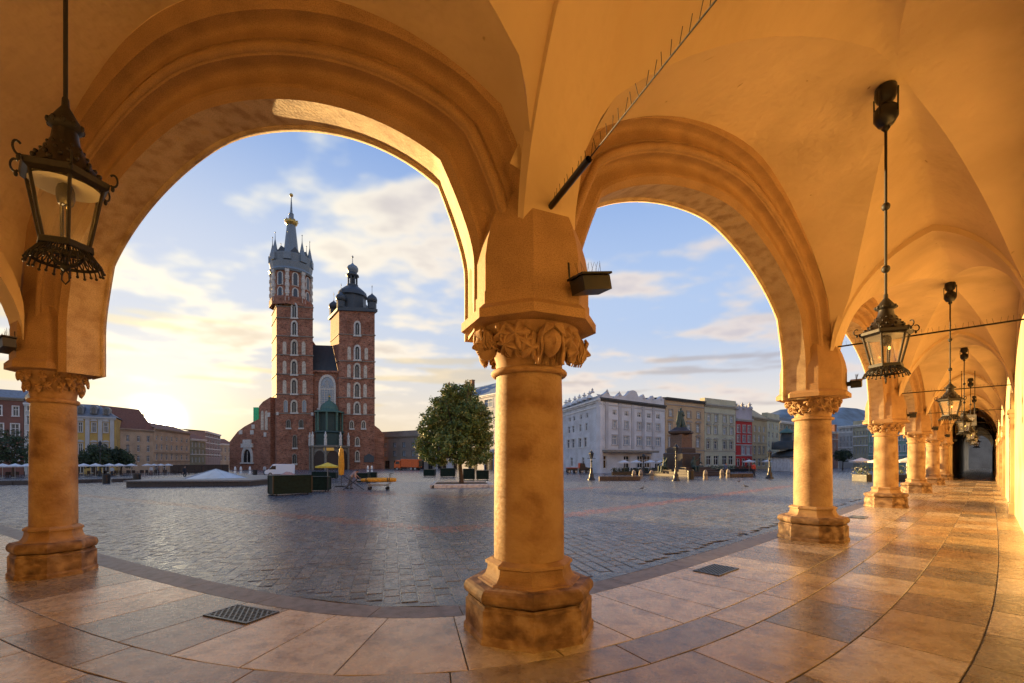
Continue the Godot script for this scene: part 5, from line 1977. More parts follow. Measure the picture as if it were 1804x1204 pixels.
	for e in [462.0, 469.0]:
		lancet(t, fc, e, 724, 758, 2.5, M.blind, M.blind, 0.0, false)
	b = MB.new()
	var fn := Fr.new(446, 166, 456, 166)
	fn.base = f.base
	fbox(b, fn, 0.0, fn.a(455.0), fn.h(450, 800), fn.h(450, 718), 0.0, 1.5)
	part("green_netting", b.mesh(), M.net_green, t)
	var fe := Fr.new(660, 154, 676, 156)
	fe.base = f.base
	b = MB.new()
	poly = PackedVector2Array()
	for c in [[660, 840], [676.5, 840], [676.5, 766], [668, 756], [660, 750]]:
		poly.append(Vector2(fe.a(c[0]), fe.h(c[0], c[1])))
	b.plate(poly, fe.p(0, 0, 0), Vector3(fe.r.x, 0, -fe.r.y), Vector3.UP, Vector3(fe.bk.x, 0, -fe.bk.y) * 5.0)
	part("lean_to", b.mesh(), M.brick, t)

func make_houses() -> void:
	var gd: Material = M.glass
	var gp: Material = M.glass_pale
	# --- left row
	house({name = "brick_townhouse", label = "dull red brick townhouse with white window frames behind a tree", x0 = -330, z0 = 84, x1 = 41, z1 = 100, ref = 20, top = 703, wall = paint(0.26, 0.115, 0.085), cornice = M.grey_stone, roof = "gable", roof_h = 2.2, roof_m = M.roof_grey,  # out-of-view stretch and roof height are set to block the low sun
		rows = [[716, 733, 1, gd, [-67, -35, -3, 27], 5.0], [747, 771, 1, gd, [-70, -35, -2, 26], 7.0], [785, 812, 1, gd, [-70, -35, -2, 26], 7.0]]})
	house({name = "narrow_townhouse", label = "narrow white townhouse squeezed beside the red brick one", x0 = 42, z0 = 100, x1 = 92, z1 = 102, ref = 50, top = 712, wall = paint(0.62, 0.60, 0.55), roof_h = 2.5, roof_m = M.roof_grey,  # roof height and right edge shaped to keep low sun off the square
		rows = [[716, 724, 1, gd, [50, 66, 82], 3.0], [733, 748, 1, gd, [50, 66, 82], 3.5], [760, 775, 1, gd, [50, 66, 82], 3.5], [788, 808, 1, gd, [50, 66, 82], 3.5]]})
	house({name = "baroque_townhouse", label = "yellow townhouse with white pilasters and arched dormers", x0 = 93, z0 = 102, x1 = 204, z1 = 108, ref = 160, top = 736, wall = paint(0.62, 0.40, 0.11), trim = paint(0.55, 0.54, 0.52), roof = "hip", roof_h = 3.2, roof_m = M.roof_grey, pilasters = [107, 129, 153.5, 176, 197], pil_low = 800, bands = [801],
		rows = [[745, 762, 3, gd, [98, 119, 141, 165, 186], 3.4], [782, 800, 3, gd, [98, 119, 141, 165, 186], 3.4], [810, 834, 0, M.glass_dark, [98, 119, 141, 165, 186], 6.0]], dormers = [[119, 729, 712, 6.5], [140, 729, 712, 6.5], [164, 729, 713, 6.5], [186, 731, 716, 6.0]]})
	house({name = "corner_townhouse", label = "peach townhouse with its red roof raised to block the low sun", x0 = 203, z0 = 112, x1 = 270, z1 = 122, ref = 230, top = 757, wall = paint(0.62, 0.44, 0.29), trim = paint(0.45, 0.32, 0.22), roof = "gable", roof_h = 5.6, roof_m = M.roof_red, chimneys = [[221, 726], [236, 729], [247, 731]], chimney_m = M.brick,  # roof raised to shade the ground on the left from low sun
		rows = [[767, 778, 0, gd, [206, 225, 244, 261], 2.6], [784, 796, 0, gd, [206, 225, 244, 261], 2.6], [803, 814, 0, gd, [206, 225, 244, 261], 2.6]]})
	house({name = "long_townhouse", label = "long peach facade with three rows of small windows", x0 = 271, z0 = 122, x1 = 334, z1 = 146, ref = 280, top = 757, wall = paint(0.64, 0.45, 0.29), trim = paint(0.45, 0.31, 0.2), roof = "gable", roof_h = 2.0, roof_m = M.roof_red, bands = [798, 814],
		rows = [[768, 776, 0, gd, cols(276, 329, 7), 1.7], [783, 793, 0, gd, cols(276, 329, 7), 1.8], [800, 811, 0, gd, cols(276, 329, 7), 1.8], [820, 834, 0, M.glass_dark, cols(276, 329, 5), 3.0]]})
	house({name = "olive_townhouse", label = "olive grey townhouse with a red hipped roof", x0 = 335, z0 = 147, x1 = 362, z1 = 157, ref = 345, top = 775, wall = paint(0.34, 0.32, 0.21), roof = "hip", roof_h = 2.8, roof_m = M.roof_red, bands = [801],
		rows = [[780, 788, 0, gp, cols(339, 358, 4), 1.3], [792, 800, 0, gp, cols(339, 358, 4), 1.3], [806, 815, 0, gp, cols(339, 358, 4), 1.3]]})
	house({name = "scaffolded_house", label = "tall mauve house wrapped in scaffolding in the side street", x0 = 361, z0 = 172, x1 = 388, z1 = 200, ref = 375, top = 764, wall = paint(0.30, 0.22, 0.20), roof = "flat", bands = [772, 782, 792, 802],
		rows = [[767, 773, 0, gd, cols(365, 384, 5), 1.2], [777, 784, 0, gd, cols(365, 384, 5), 1.2], [787, 794, 0, gd, cols(365, 384, 5), 1.2], [798, 806, 0, gd, cols(365, 384, 5), 1.2]]})
	house({name = "side_street_house", label = "small cream house at the end of the side street", x0 = 386, z0 = 205, x1 = 409, z1 = 212, ref = 395, top = 783, wall = paint(0.52, 0.42, 0.30), roof = "gable", roof_h = 2.4, roof_m = M.roof_red, rows = [[789, 797, 0, gd, cols(390, 404, 3), 1.5], [803, 812, 0, gd, cols(390, 404, 3), 1.5]]})
	# --- behind the tree
	house({name = "crenellated_house", label = "grey house with a crenellated parapet and arcaded doors", x0 = 672, z0 = 165, x1 = 768, z1 = 150, ref = 700, top = 770, wall = paint(0.30, 0.265, 0.23), trim = M.grey_stone, frame = M.verdigris_dark, roof = "flat", bands = [806],
		attic = [760, paint(0.33, 0.29, 0.25)], rows = [[780, 789, 0, gp, cols(679, 760, 6), 2.8], [795, 805, 0, gp, cols(679, 760, 6), 2.8], [812, 834, 0, M.glass_dark, cols(682, 758, 6), 4.0]], finials = []})
	house({name = "white_townhouse", label = "white townhouse with a blue metal roof behind the linden tree", x0 = 766, z0 = 150, x1 = 900, z1 = 118, ref = 860, top = 697, wall = paint(0.62, 0.62, 0.62), roof = "gable", roof_h = 4.0, roof_m = M.roof_blue, chimneys = [[832, 671]], bands = [757, 793],
		rows = [[704, 718, 1, gp, cols(778, 888, 5), 7.0], [729, 744, 1, gp, cols(778, 888, 5), 7.0], [762, 780, 1, gp, cols(778, 888, 5), 7.0], [800, 830, 0, M.glass_dark, cols(778, 888, 5), 8.0]],
		finials = [[790, 690, 672, M.brick], [820, 690, 672, M.brick]]})
	# --- right row
	var pw := paint(0.76, 0.77, 0.79)
	var wc := house({name = "white_corner_house", label = "big white corner house with scrolled gables and shop panes coloured as if lit", x0 = 1058, z0 = 80, x1 = 1171.5, z1 = 92, ref = 1058, top = 703, wall = pw, trim = paint(0.55, 0.55, 0.57), cornice = M.dark_trim, roof = "flat", depth = 1.0, bands = [712], pilasters = [1068.5, 1092, 1114.5, 1133, 1151], pil_low = 790,
		rows = [[720, 729, 0, gd, [1061, 1083, 1104, 1126.5, 1143.5, 1159.5], 3.3], [739, 753, 1, gp, [1061, 1083, 1104, 1126.5, 1143.5, 1159.5], 3.4], [766, 783, 1, M.warm_pane, [1062, 1083, 1104, 1126.5, 1143.5, 1159.5], 4.4], [803, 826, 0, M.shop_glow_paint, [1064, 1141], 5.0], [803, 826, 0, M.glass_dark, [1104, 1128], 5.0], [812, 828, 0, M.glass_dark, [1159], 5.0]],
		finials = [[1046, 690, 683], [1072, 692, 685], [1093.5, 696, 689], [1151, 703, 697], [1135, 701, 694], [1166, 704, 698]]})
	house({into = wc, depth = 0.5, x0 = 960, z0 = 112, x1 = 1057.5, z1 = 80, ref = 1057.5, top = 704, wall = pw, roof = "flat", bands = [715],
		rows = [[722, 731, 0, gd, [1004, 1011.5, 1023.5, 1034.5], 2.0], [741, 755, 0, gd, [1002.5, 1010, 1022.5, 1033], 2.0], [768, 786, 1, gd, [1001.5, 1010, 1022, 1031.5], 2.6], [806, 824, 0, M.glass_dark, [1007, 1027.5], 2.2]],
		finials = [[995, 715, 703], [1001, 712, 700], [1010.5, 708.5, 697], [1018.5, 705, 694], [1027, 702, 691], [1036, 699, 688]]})
	# scrolled gable parapet of the corner house
	var f := Fr.new(1058, 80, 1171.5, 92)
	fr_ground(f)
	var b := MB.new()
	var poly := PackedVector2Array()
	var ptop := f.h(1058, 703) + 0.2
	poly.append(Vector2(0.0, ptop)); poly.append(Vector2(f.a(1171.0), ptop))
	for e in [[1171, 706], [1166, 700], [1161, 705], [1155, 706], [1151, 699], [1146, 704], [1139, 706], [1135, 697], [1131, 700], [1126, 701], [1122, 692], [1117, 689.5], [1111, 690.5], [1106, 697], [1101, 700], [1097, 699], [1093.5, 694], [1089, 699], [1082, 702], [1076, 699], [1072, 691], [1067, 695], [1062, 698]]:
		poly.append(Vector2(f.a(e[0]), f.h(e[0], e[1]) + 0.2))
	poly.append(Vector2(0, f.h(1058, 695)))
	b.plate(poly, f.p(0, 0, 0.1), Vector3(f.r.x, 0, -f.r.y), Vector3.UP, Vector3(f.bk.x, 0, -f.bk.y) * 0.6)
	part("scrolled_parapet", b.mesh(), paint(0.76, 0.76, 0.78), wc)
	b = MB.new()
	fbox(b, f, f.a(1060), f.a(1149), f.h(1060, 797), f.h(1060, 793), -1.6, 0.0)
	part("awning", b.mesh(), M.grey_stone, wc)
	house({name = "ochre_townhouse", label = "pale ochre townhouse behind the bronze statue", x0 = 1172.5, z0 = 92, x1 = 1241, z1 = 99, ref = 1172.5, top = 702, wall = paint(0.64, 0.45, 0.26), trim = paint(0.42, 0.36, 0.30), cornice = M.dark_trim, roof = "flat", roof_m = M.roof_dark, bands = [712, 793],
		rows = [[721, 733, 1, gp, [1182, 1199, 1214, 1231], 3.3], [745, 759, 3, gp, [1181, 1198, 1214, 1230], 3.2], [770, 787, 2, gp, [1181, 1198, 1214, 1230], 3.2], [798, 820, 0, M.glass_dark, cols(1182, 1232, 4), 4.0]]})
	house({name = "cream_townhouse", label = "tall cream townhouse with pedimented windows and flat attic", x0 = 1241.5, z0 = 99, x1 = 1296, z1 = 105, ref = 1241.5, top = 713, wall = paint(0.60, 0.58, 0.42), trim = paint(0.45, 0.43, 0.36), roof = "flat", roof_m = M.roof_dark, bands = [727, 795], attic = [701, paint(0.62, 0.58, 0.40)],
		rows = [[729, 742, 1, gp, [1249, 1262, 1277, 1289], 3.0], [751, 764, 3, gp, [1249, 1261, 1277, 1289], 3.0], [777, 791, 2, gd, [1248, 1261, 1277, 1288.5], 3.0], [803, 820, 0, M.glass_dark, [1249, 1262, 1277, 1288], 4.2]]})
	house({name = "red_townhouse", label = "bright red townhouse with a lilac castellated attic", x0 = 1296.5, z0 = 105, x1 = 1325, z1 = 108, ref = 1296.5, top = 739, wall = paint(0.55, 0.035, 0.03), trim = paint(0.48, 0.46, 0.46), roof = "flat", attic = [716, paint(0.52, 0.48, 0.53)], bands = [784, 803],
		rows = [[749, 762, 1, gd, [1301, 1311, 1320], 2.3], [767, 779, 1, gd, [1301, 1311, 1320], 2.3], [786, 801, 1, gp, [1300.5, 1310, 1319.5], 3.6], [808, 822, 0, M.glass_dark, [1301, 1310, 1319.5], 3.2]],
		finials = [[1297.5, 718, 706], [1303.5, 718, 712], [1310, 718, 708], [1317, 718, 713], [1323, 718, 708]]})
	house({name = "sand_townhouse", label = "sand coloured townhouse with a pale sand roof", x0 = 1325.5, z0 = 108, x1 = 1351, z1 = 114, ref = 1325.5, top = 736, wall = paint(0.48, 0.38, 0.22), trim = paint(0.40, 0.34, 0.24), roof = "gable", roof_h = 3.4, roof_m = paint(0.55, 0.42, 0.24), bands = [780],
		rows = [[750, 760, 0, gp, [1330.5, 1338.5, 1346.5], 1.8], [766, 778, 0, gp, [1330, 1338, 1346], 1.9], [786, 800, 1, gd, [1330, 1338, 1346], 1.9], [808, 822, 0, M.glass_dark, [1330, 1338, 1346], 2.8]]})
	house({name = "lemon_townhouse", label = "pale lemon townhouse with a square roof block", x0 = 1351.5, z0 = 114, x1 = 1373, z1 = 121, ref = 1351.5, top = 738, wall = paint(0.56, 0.54, 0.38), trim = paint(0.44, 0.42, 0.34), roof = "flat", attic = [727, paint(0.58, 0.54, 0.36)],
		rows = [[746, 755, 0, gp, [1355.5, 1362, 1369], 1.4], [761, 771, 0, gd, [1355, 1361.5, 1369], 1.5], [777, 788, 0, gd, [1355, 1361.5, 1369], 1.5], [795, 806, 0, gp, [1355, 1361.5, 1368], 2.0]]})
	house({name = "dim_townhouse", label = "dim brown townhouse next to the green copper turret", x0 = 1373.5, z0 = 122, x1 = 1412, z1 = 132, ref = 1373.5, top = 743, wall = paint(0.36, 0.32, 0.22), roof = "gable", roof_h = 2.0, roof_m = M.roof_dark,
		rows = [[748, 755, 0, gd, cols(1376, 1406, 6), 1.3], [758, 767, 0, gd, cols(1376, 1406, 6), 1.3], [772, 782, 0, gd, cols(1376, 1406, 6), 1.4]]})
	# --- seen through the next arches
	house({name = "pink_townhouse", label = "small pale pink townhouse behind the dark round tree", x0 = 1452, z0 = 124, x1 = 1477, z1 = 128, ref = 1462, top = 762, wall = paint(0.50, 0.33, 0.31), roof = "flat", chimneys = [[1469, 750]], bands = [774], rows = [[766, 772, 0, gp, cols(1456, 1472, 3), 1.6], [780, 790, 0, gp, cols(1456, 1472, 3), 1.7], [796, 808, 0, gp, cols(1456, 1472, 3), 1.7]]})
	house({name = "grey_white_townhouse", label = "white four storey townhouse beside the pale pink one", x0 = 1477.5, z0 = 126, x1 = 1503, z1 = 122, ref = 1477.5, top = 753, wall = paint(0.58, 0.58, 0.55), roof = "flat", bands = [763, 789],
		rows = [[756, 761, 0, gd, cols(1481, 1500, 4), 1.2], [770, 779, 0, gd, cols(1481, 1500, 4), 1.4], [781, 788, 0, gd, cols(1481, 1500, 4), 1.4], [795, 805, 0, gd, cols(1481, 1500, 4), 1.4]]})
	house({name = "cream_stone_house", label = "cream stone house with a ledged attic and tall windows", x0 = 1503.5, z0 = 122, x1 = 1530, z1 = 117, ref = 1503.5, top = 751, wall = paint(0.56, 0.52, 0.36), roof = "flat", attic = [743, paint(0.62, 0.55, 0.36)], bands = [770, 786],
		rows = [[761, 768, 0, gd, cols(1506, 1527, 5), 1.3], [773, 784, 0, gd, cols(1506, 1527, 5), 1.4], [789, 801, 0, gd, cols(1506, 1527, 5), 1.4], [807, 817, 0, M.glass_dark, cols(1507, 1526, 4), 2.0]]})
	house({name = "mint_townhouse", label = "mint green townhouse behind the pale sunlit column", x0 = 1530.5, z0 = 117, x1 = 1600, z1 = 106, ref = 1530.5, top = 757, wall = paint(0.33, 0.50, 0.40), roof = "gable", roof_h = 3.0, roof_m = M.roof_red, bands = [803],
		rows = [[769, 779, 1, gd, cols(1535, 1594, 8), 1.6], [787, 797, 1, gd, cols(1535, 1594, 8), 1.6], [807, 818, 0, M.glass_dark, cols(1537, 1592, 6), 2.6]]})
	house({name = "beige_townhouse", label = "beige townhouse glimpsed beyond the mint green one", x0 = 1600.5, z0 = 106, x1 = 1690, z1 = 94, ref = 1605, top = 770, wall = paint(0.40, 0.34, 0.26), roof = "gable", roof_h = 3.0, roof_m = M.roof_red, rows = [[778, 788, 0, gd, cols(1606, 1684, 8), 1.8], [794, 804, 0, gd, cols(1606, 1684, 8), 1.8]]})
	# hills beyond the roofs
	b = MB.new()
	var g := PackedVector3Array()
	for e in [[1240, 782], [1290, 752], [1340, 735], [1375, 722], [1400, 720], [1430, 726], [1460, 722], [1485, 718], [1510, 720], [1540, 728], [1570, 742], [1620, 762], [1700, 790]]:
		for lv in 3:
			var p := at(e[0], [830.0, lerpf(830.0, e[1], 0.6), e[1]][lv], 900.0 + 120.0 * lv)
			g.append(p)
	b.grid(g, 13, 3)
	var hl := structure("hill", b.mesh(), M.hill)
	hl.set_meta("label", "wooded hill beyond the roofs with air haze in its blue colour")
# ================================================================ things on the square
func sdf_value(p: Vector3, bones: Array, k: float) -> float:
	var d := 1e3
	for e in bones:
		var a: Vector3 = e[0]
		var ba: Vector3 = e[1] - a
		var pa := p - a
		var t := clampf(pa.dot(ba) / maxf(ba.length_squared(), 1e-6), 0.0, 1.0)
		var q := (pa - ba * t).length() - lerpf(e[2], e[3], t)
		var h := clampf(0.5 + 0.5 * (q - d) / k, 0.0, 1.0)
		d = lerpf(q, d, h) - k * h * (1.0 - h)
	return d

# surface nets over a set of tapered bones
func bones_into(b: MB, bones: Array, cell: float, k: float) -> void:
	var lo := Vector3.ONE * 1e3
	var hi := Vector3.ONE * -1e3
	for e in bones:
		for q in 2:
			var r: float = maxf(e[2], e[3]) + cell * 2.0
			lo = lo.min(e[q] - Vector3.ONE * r)
			hi = hi.max(e[q] + Vector3.ONE * r)
	var n := Vector3i(((hi - lo) / cell).ceil()) + Vector3i.ONE
	var val := PackedFloat32Array()
	val.resize(n.x * n.y * n.z)
	for x in n.x:
		for y in n.y:
			for z in n.z:
				val[(x * n.y + y) * n.z + z] = sdf_value(lo + Vector3(x, y, z) * cell, bones, k)
	var vert := {}
	var sy := n.z
	var sx := n.y * n.z
	for x in n.x - 1:
		for y in n.y - 1:
			for z in n.z - 1:
				var i := x * sx + y * sy + z
				var cnt := 0
				var sum := Vector3.ZERO
				var cs := [0, sx, sy, sx + sy, 1, sx + 1, sy + 1, sx + sy + 1]
				var any := false
				var first := val[i] < 0.0
				for q in cs:
					if (val[i + q] < 0.0) != first:
						any = true
						break
				if not any:
					continue
				for e in [[0, 1], [2, 3], [4, 5], [6, 7], [0, 2], [1, 3], [4, 6], [5, 7], [0, 4], [1, 5], [2, 6], [3, 7]]:
					var va := val[i + cs[e[0]]]
					var vb := val[i + cs[e[1]]]
					if (va < 0.0) == (vb < 0.0):
						continue
					var t := va / (va - vb)
					var pa := Vector3(e[0] & 1, (e[0] >> 1) & 1, (e[0] >> 2) & 1)
					var pb := Vector3(e[1] & 1, (e[1] >> 1) & 1, (e[1] >> 2) & 1)
					sum += pa.lerp(pb, t)
					cnt += 1
				vert[i] = lo + (Vector3(x, y, z) + sum / cnt) * cell
	var nrm := {}
	for i in vert:
		var p: Vector3 = vert[i]
		var e := cell * 0.5
		nrm[i] = Vector3(sdf_value(p + Vector3(e, 0, 0), bones, k) - sdf_value(p - Vector3(e, 0, 0), bones, k), sdf_value(p + Vector3(0, e, 0), bones, k) - sdf_value(p - Vector3(0, e, 0), bones, k), sdf_value(p + Vector3(0, 0, e), bones, k) - sdf_value(p - Vector3(0, 0, e), bones, k)).normalized()
	for x in range(1, n.x - 1):
		for y in range(1, n.y - 1):
			for z in range(1, n.z - 1):
				var i := x * sx + y * sy + z
				for ax in 3:
					var st: int = [sx, sy, 1][ax]
					if (val[i] < 0.0) == (val[i + st] < 0.0):
						continue
					var u: int = [sy, 1, sx][ax]
					var w: int = [1, sx, sy][ax]
					var q := [i - u - w, i - w, i, i - u]
					if not (vert.has(q[0]) and vert.has(q[1]) and vert.has(q[2]) and vert.has(q[3])):
						continue
					if val[i] < 0.0:
						q = [q[3], q[2], q[1], q[0]]
					b.trin(vert[q[0]], vert[q[1]], vert[q[2]], nrm[q[0]], nrm[q[1]], nrm[q[2]])
					b.trin(vert[q[0]], vert[q[2]], vert[q[3]], nrm[q[0]], nrm[q[2]], nrm[q[3]])

func hand_bones(w: Vector3, d: Vector3, side: Vector3) -> Array:
	var out := [[w, w + d * 0.08, 0.03, 0.034]]
	for k in 4:
		var o := w + d * 0.08 + side * (0.021 * (k - 1.5))
		var l: float = [0.06, 0.075, 0.07, 0.055][k]
		var bend := (d + Vector3.DOWN * 0.35).normalized()
		out.append([o, o + d * l * 0.5, 0.0095, 0.009])
		out.append([o + d * l * 0.5, o + d * l * 0.5 + bend * l * 0.5, 0.009, 0.008])
	out.append([w + d * 0.03 + side * 0.03, w + d * 0.08 + side * 0.062, 0.012, 0.01])
	return out

# a person from joints: dict of hips, neck, head, and [shoulder, elbow, wrist] / [hip, knee, ankle, toe] per side
func person(label: String, where: Vector3, turn: float, j: Dictionary, top: Material, legs: Material, hair: Material, cell := 0.03, short_sleeves := true) -> Node3D:
	var t := thing("person", label, "person", where, turn, "people on the square")
	var hip: Vector3 = j.hips
	var nk: Vector3 = j.neck
	var hd: Vector3 = j.head
	var body := [[hip, hip.lerp(nk, 0.5), 0.135, 0.125], [hip.lerp(nk, 0.5), nk.lerp(hip, 0.12), 0.125, 0.13], [nk, hd, 0.055, 0.055], [hd, hd + (hd - nk).normalized() * 0.10, 0.085, 0.09]]
	body.append([hd + (hd - nk).normalized() * 0.05 + j.face * 0.085, hd + (hd - nk).normalized() * 0.03 + j.face * 0.105, 0.018, 0.014])
	for e in j.arms:
		body.append([nk.lerp(hip, 0.1), e[0], 0.09, 0.065])
		body.append([e[0], e[1], 0.055, 0.042])
		body.append([e[1], e[2], 0.042, 0.03])
	for e in j.legs:
		body.append([e[0], e[1], 0.085, 0.06])
		body.append([e[1], e[2], 0.06, 0.042])
		body.append([e[2], e[3], 0.045, 0.035])
	var b := MB.new()
	bones_into(b, body, cell, 0.045)
	for e in j.arms:
		var d: Vector3 = (e[2] - e[1]).normalized()
		bones_into(b, hand_bones(e[2], d, d.cross(Vector3(0, 0, 1) if absf(d.z) < 0.8 else Vector3(1, 0, 0)).normalized()), 0.012, 0.008)
	part("body", b.mesh(), M.skin, t)
	b = MB.new()
	var cl := [[hip.lerp(nk, 0.02), hip.lerp(nk, 0.5), 0.15, 0.14], [hip.lerp(nk, 0.5), nk.lerp(hip, 0.10), 0.14, 0.142]]
	for e in j.arms:
		cl.append([nk.lerp(hip, 0.1), e[0], 0.1, 0.078])
		cl.append([e[0], e[0].lerp(e[1], 0.65 if short_sleeves else 1.0), 0.072, 0.062])
		if not short_sleeves:
			cl.append([e[1], e[2], 0.058, 0.042])
	bones_into(b, cl, cell, 0.045)
	part("shirt", b.mesh(), top, t)
	b = MB.new()
	var lg := [[hip, hip + Vector3(0, -0.02, 0), 0.152, 0.145]]
	for e in j.legs:
		lg.append([e[0], e[1], 0.1, 0.075])
		lg.append([e[1], e[1].lerp(e[2], 0.9), 0.075, 0.065])
	bones_into(b, lg, cell, 0.045)
	part("trousers", b.mesh(), legs, t)
	b = MB.new()
	for e in j.legs:
		bones_into(b, [[e[2] + Vector3(0, -0.02, 0), e[3], 0.058, 0.046]], cell * 0.8, 0.02)
	part("shoes", b.mesh(), M.rubber, t)
	b = MB.new()
	var up := (hd - nk).normalized()
	bones_into(b, [[hd + up * 0.06 - j.face * 0.025, hd + up * 0.12 - j.face * 0.02, 0.09, 0.09]], 0.025, 0.02)
	part("hair", b.mesh(), hair, t)
	return t

func standing(walk := 0.0) -> Dictionary:
	var f := Vector3(0, 0, 1)
	return {hips = Vector3(0, 0.93, 0), neck = Vector3(0, 1.45, 0.01), head = Vector3(0, 1.56, 0.03), face = f,
		arms = [[Vector3(0.19, 1.38, 0), Vector3(0.24, 1.1, -0.06 * walk), Vector3(0.24, 0.86, 0.12 * walk + 0.04)], [Vector3(-0.19, 1.38, 0), Vector3(-0.24, 1.1, 0.04 * walk), Vector3(-0.23, 0.87, -0.05 * walk + 0.08)]],
		legs = [[Vector3(0.09, 0.9, 0), Vector3(0.1, 0.48, 0.1 * walk + 0.02), Vector3(0.1, 0.08, -0.16 * walk), Vector3(0.11, 0.05, -0.16 * walk + 0.18)], [Vector3(-0.09, 0.9, 0), Vector3(-0.1, 0.48, 0.02 - 0.06 * walk), Vector3(-0.1, 0.08, 0.14 * walk), Vector3(-0.11, 0.05, 0.14 * walk + 0.18)]]}

# crown of leaf faces in clumps: blobs are [centre, radii]
func leaf_crown(blobs: Array, clumps: int, per: int, size: float, tones: Array, seed: int) -> ArrayMesh:
	var r := RandomNumberGenerator.new()
	r.seed = seed
	var b := MB.new()
	b.has_col = true
	var total := 0.0
	for e in blobs:
		total += e[1].x * e[1].y
	for e in blobs:
		var cnt := int(clumps * e[1].x * e[1].y / total)
		for k in cnt:
			var d := Vector3(r.randfn(), r.randfn(), r.randfn()).normalized()
			var q := pow(r.randf(), 0.30)
			var c: Vector3 = e[0] + Vector3(d.x * e[1].x, d.y * e[1].y, d.z * e[1].z) * q
			var tone: Color = tones[r.randi() % tones.size()] * r.randf_range(0.8, 1.2)
			var cr := size * r.randf_range(1.4, 2.6)
			for m in per:
				var o := c + Vector3(r.randfn(), r.randfn() * 0.8, r.randfn()) * cr * 0.55
				var nrm := (Vector3(r.randfn(), r.randfn() + 0.7, r.randfn()) + d * 0.9).normalized()
				var x := nrm.cross(Vector3(r.randfn(), r.randfn(), r.randfn())).normalized()
				var y := nrm.cross(x)
				var s := size * r.randf_range(0.6, 1.15)
				b.col = tone * r.randf_range(0.85, 1.15)
				var p0 := o - x * s
				var p1 := o + y * s * 0.55 + nrm * s * 0.15
				var p2 := o + x * s
				var p3 := o - y * s * 0.55 + nrm * s * 0.15
				b.tri(p0, p1, p2)
				b.tri(p0, p2, p3)
	return b.mesh()

func tree(called: String, label: String, where: Vector3, blobs: Array, trunk_h: float, trunk_r: float, clumps: int, per: int, leaf: float, tones: Array, seed: int) -> Node3D:
	var t := thing(called, label, "tree", where, 0.0, "trees on the square")
	var b := MB.new()
	var r := RandomNumberGenerator.new()
	r.seed = seed
	var top: Vector3 = blobs[0][0]
	var pts := []
	for k in 7:
		var q := k / 6.0
		pts.append(Vector3(0, -0.1, 0).lerp(Vector3(top.x, top.y, top.z), q) + Vector3(r.randf_range(-0.04, 0.04), 0, r.randf_range(-0.04, 0.04)) * (q * 2.0))
	b.tube(pts, trunk_r, 10, trunk_r * 0.35)
	b.lathe([Vector2(trunk_r * 1.5, -0.1), Vector2(trunk_r * 1.1, 0.15), Vector2(trunk_r * 0.95, 0.4)], 10)
	part("trunk", b.mesh(), M.bark, t)
	b = MB.new()
	for e in blobs:
		for k in 5:
			var s := Vector3(0, lerpf(trunk_h, top.y, r.randf() * 0.6), 0)
			var g: Vector3 = e[0] + Vector3(r.randfn() * e[1].x, r.randfn() * e[1].y, r.randfn() * e[1].z) * 0.5
			b.tube([s, s.lerp(g, 0.5) + Vector3(0, 0.15, 0), g], trunk_r * 0.4, 5, trunk_r * 0.1)
	part("limbs", b.mesh(), M.bark, t)
	var cr := part("crown", leaf_crown(blobs, clumps, per, leaf, tones, seed), M.leaf, t)
	return t

func parasol(label: String, where: Vector3, half: float, h: float, m: Material, group: String, called := "cafe_parasol") -> Node3D:
	var t := thing(called, label, "parasol", where, 0.3, group)
	var b := MB.new()
	b.tube([Vector3(0, 0, 0), Vector3(0, h + half * 0.34, 0)], 0.035, 6)
	part("pole", b.mesh(), M.steel, t)
	b = MB.new()
	var n := 8
	for k in n:
		var a0 := TAU * k / n
		var a1 := TAU * (k + 1) / n
		var g := PackedVector3Array()
		for q in 5:
			var a := lerpf(a0, a1, q / 4.0)
			for s in 5:
				var rr := half * s / 4.0
				var sag := 0.05 * half * sin(q / 4.0 * PI) * (s / 4.0)
				g.append(Vector3(cos(a) * rr, h + half * 0.34 * pow(1.0 - s / 4.0, 1.25) + sag * 0.0, sin(a) * rr) * (1.0 if s < 4 else 1.0) - Vector3(cos(a), 0, sin(a)) * sag * 0.6)
		b.grid(g, 5, 5)
		var e0 := Vector3(cos(a0) * half, h, sin(a0) * half)
		var e1 := Vector3(cos(a1) * half, h, sin(a1) * half)
		b.quad(e0, e1, e1 + Vector3(0, -0.16, 0), e0 + Vector3(0, -0.16, 0))
	part("canopy", b.mesh(), m, t)
	b = MB.new()
	for k in n:
		var a := TAU * k / n
		b.tube([Vector3(0, h - 0.1, 0), Vector3(cos(a) * half * 0.6, h + half * 0.12, sin(a) * half * 0.6)], 0.012, 4)
	b.box(Vector3(0, 0.04, 0), Vector3(0.6, 0.08, 0.6))
	part("ribs", b.mesh(), M.steel, t)
	return t

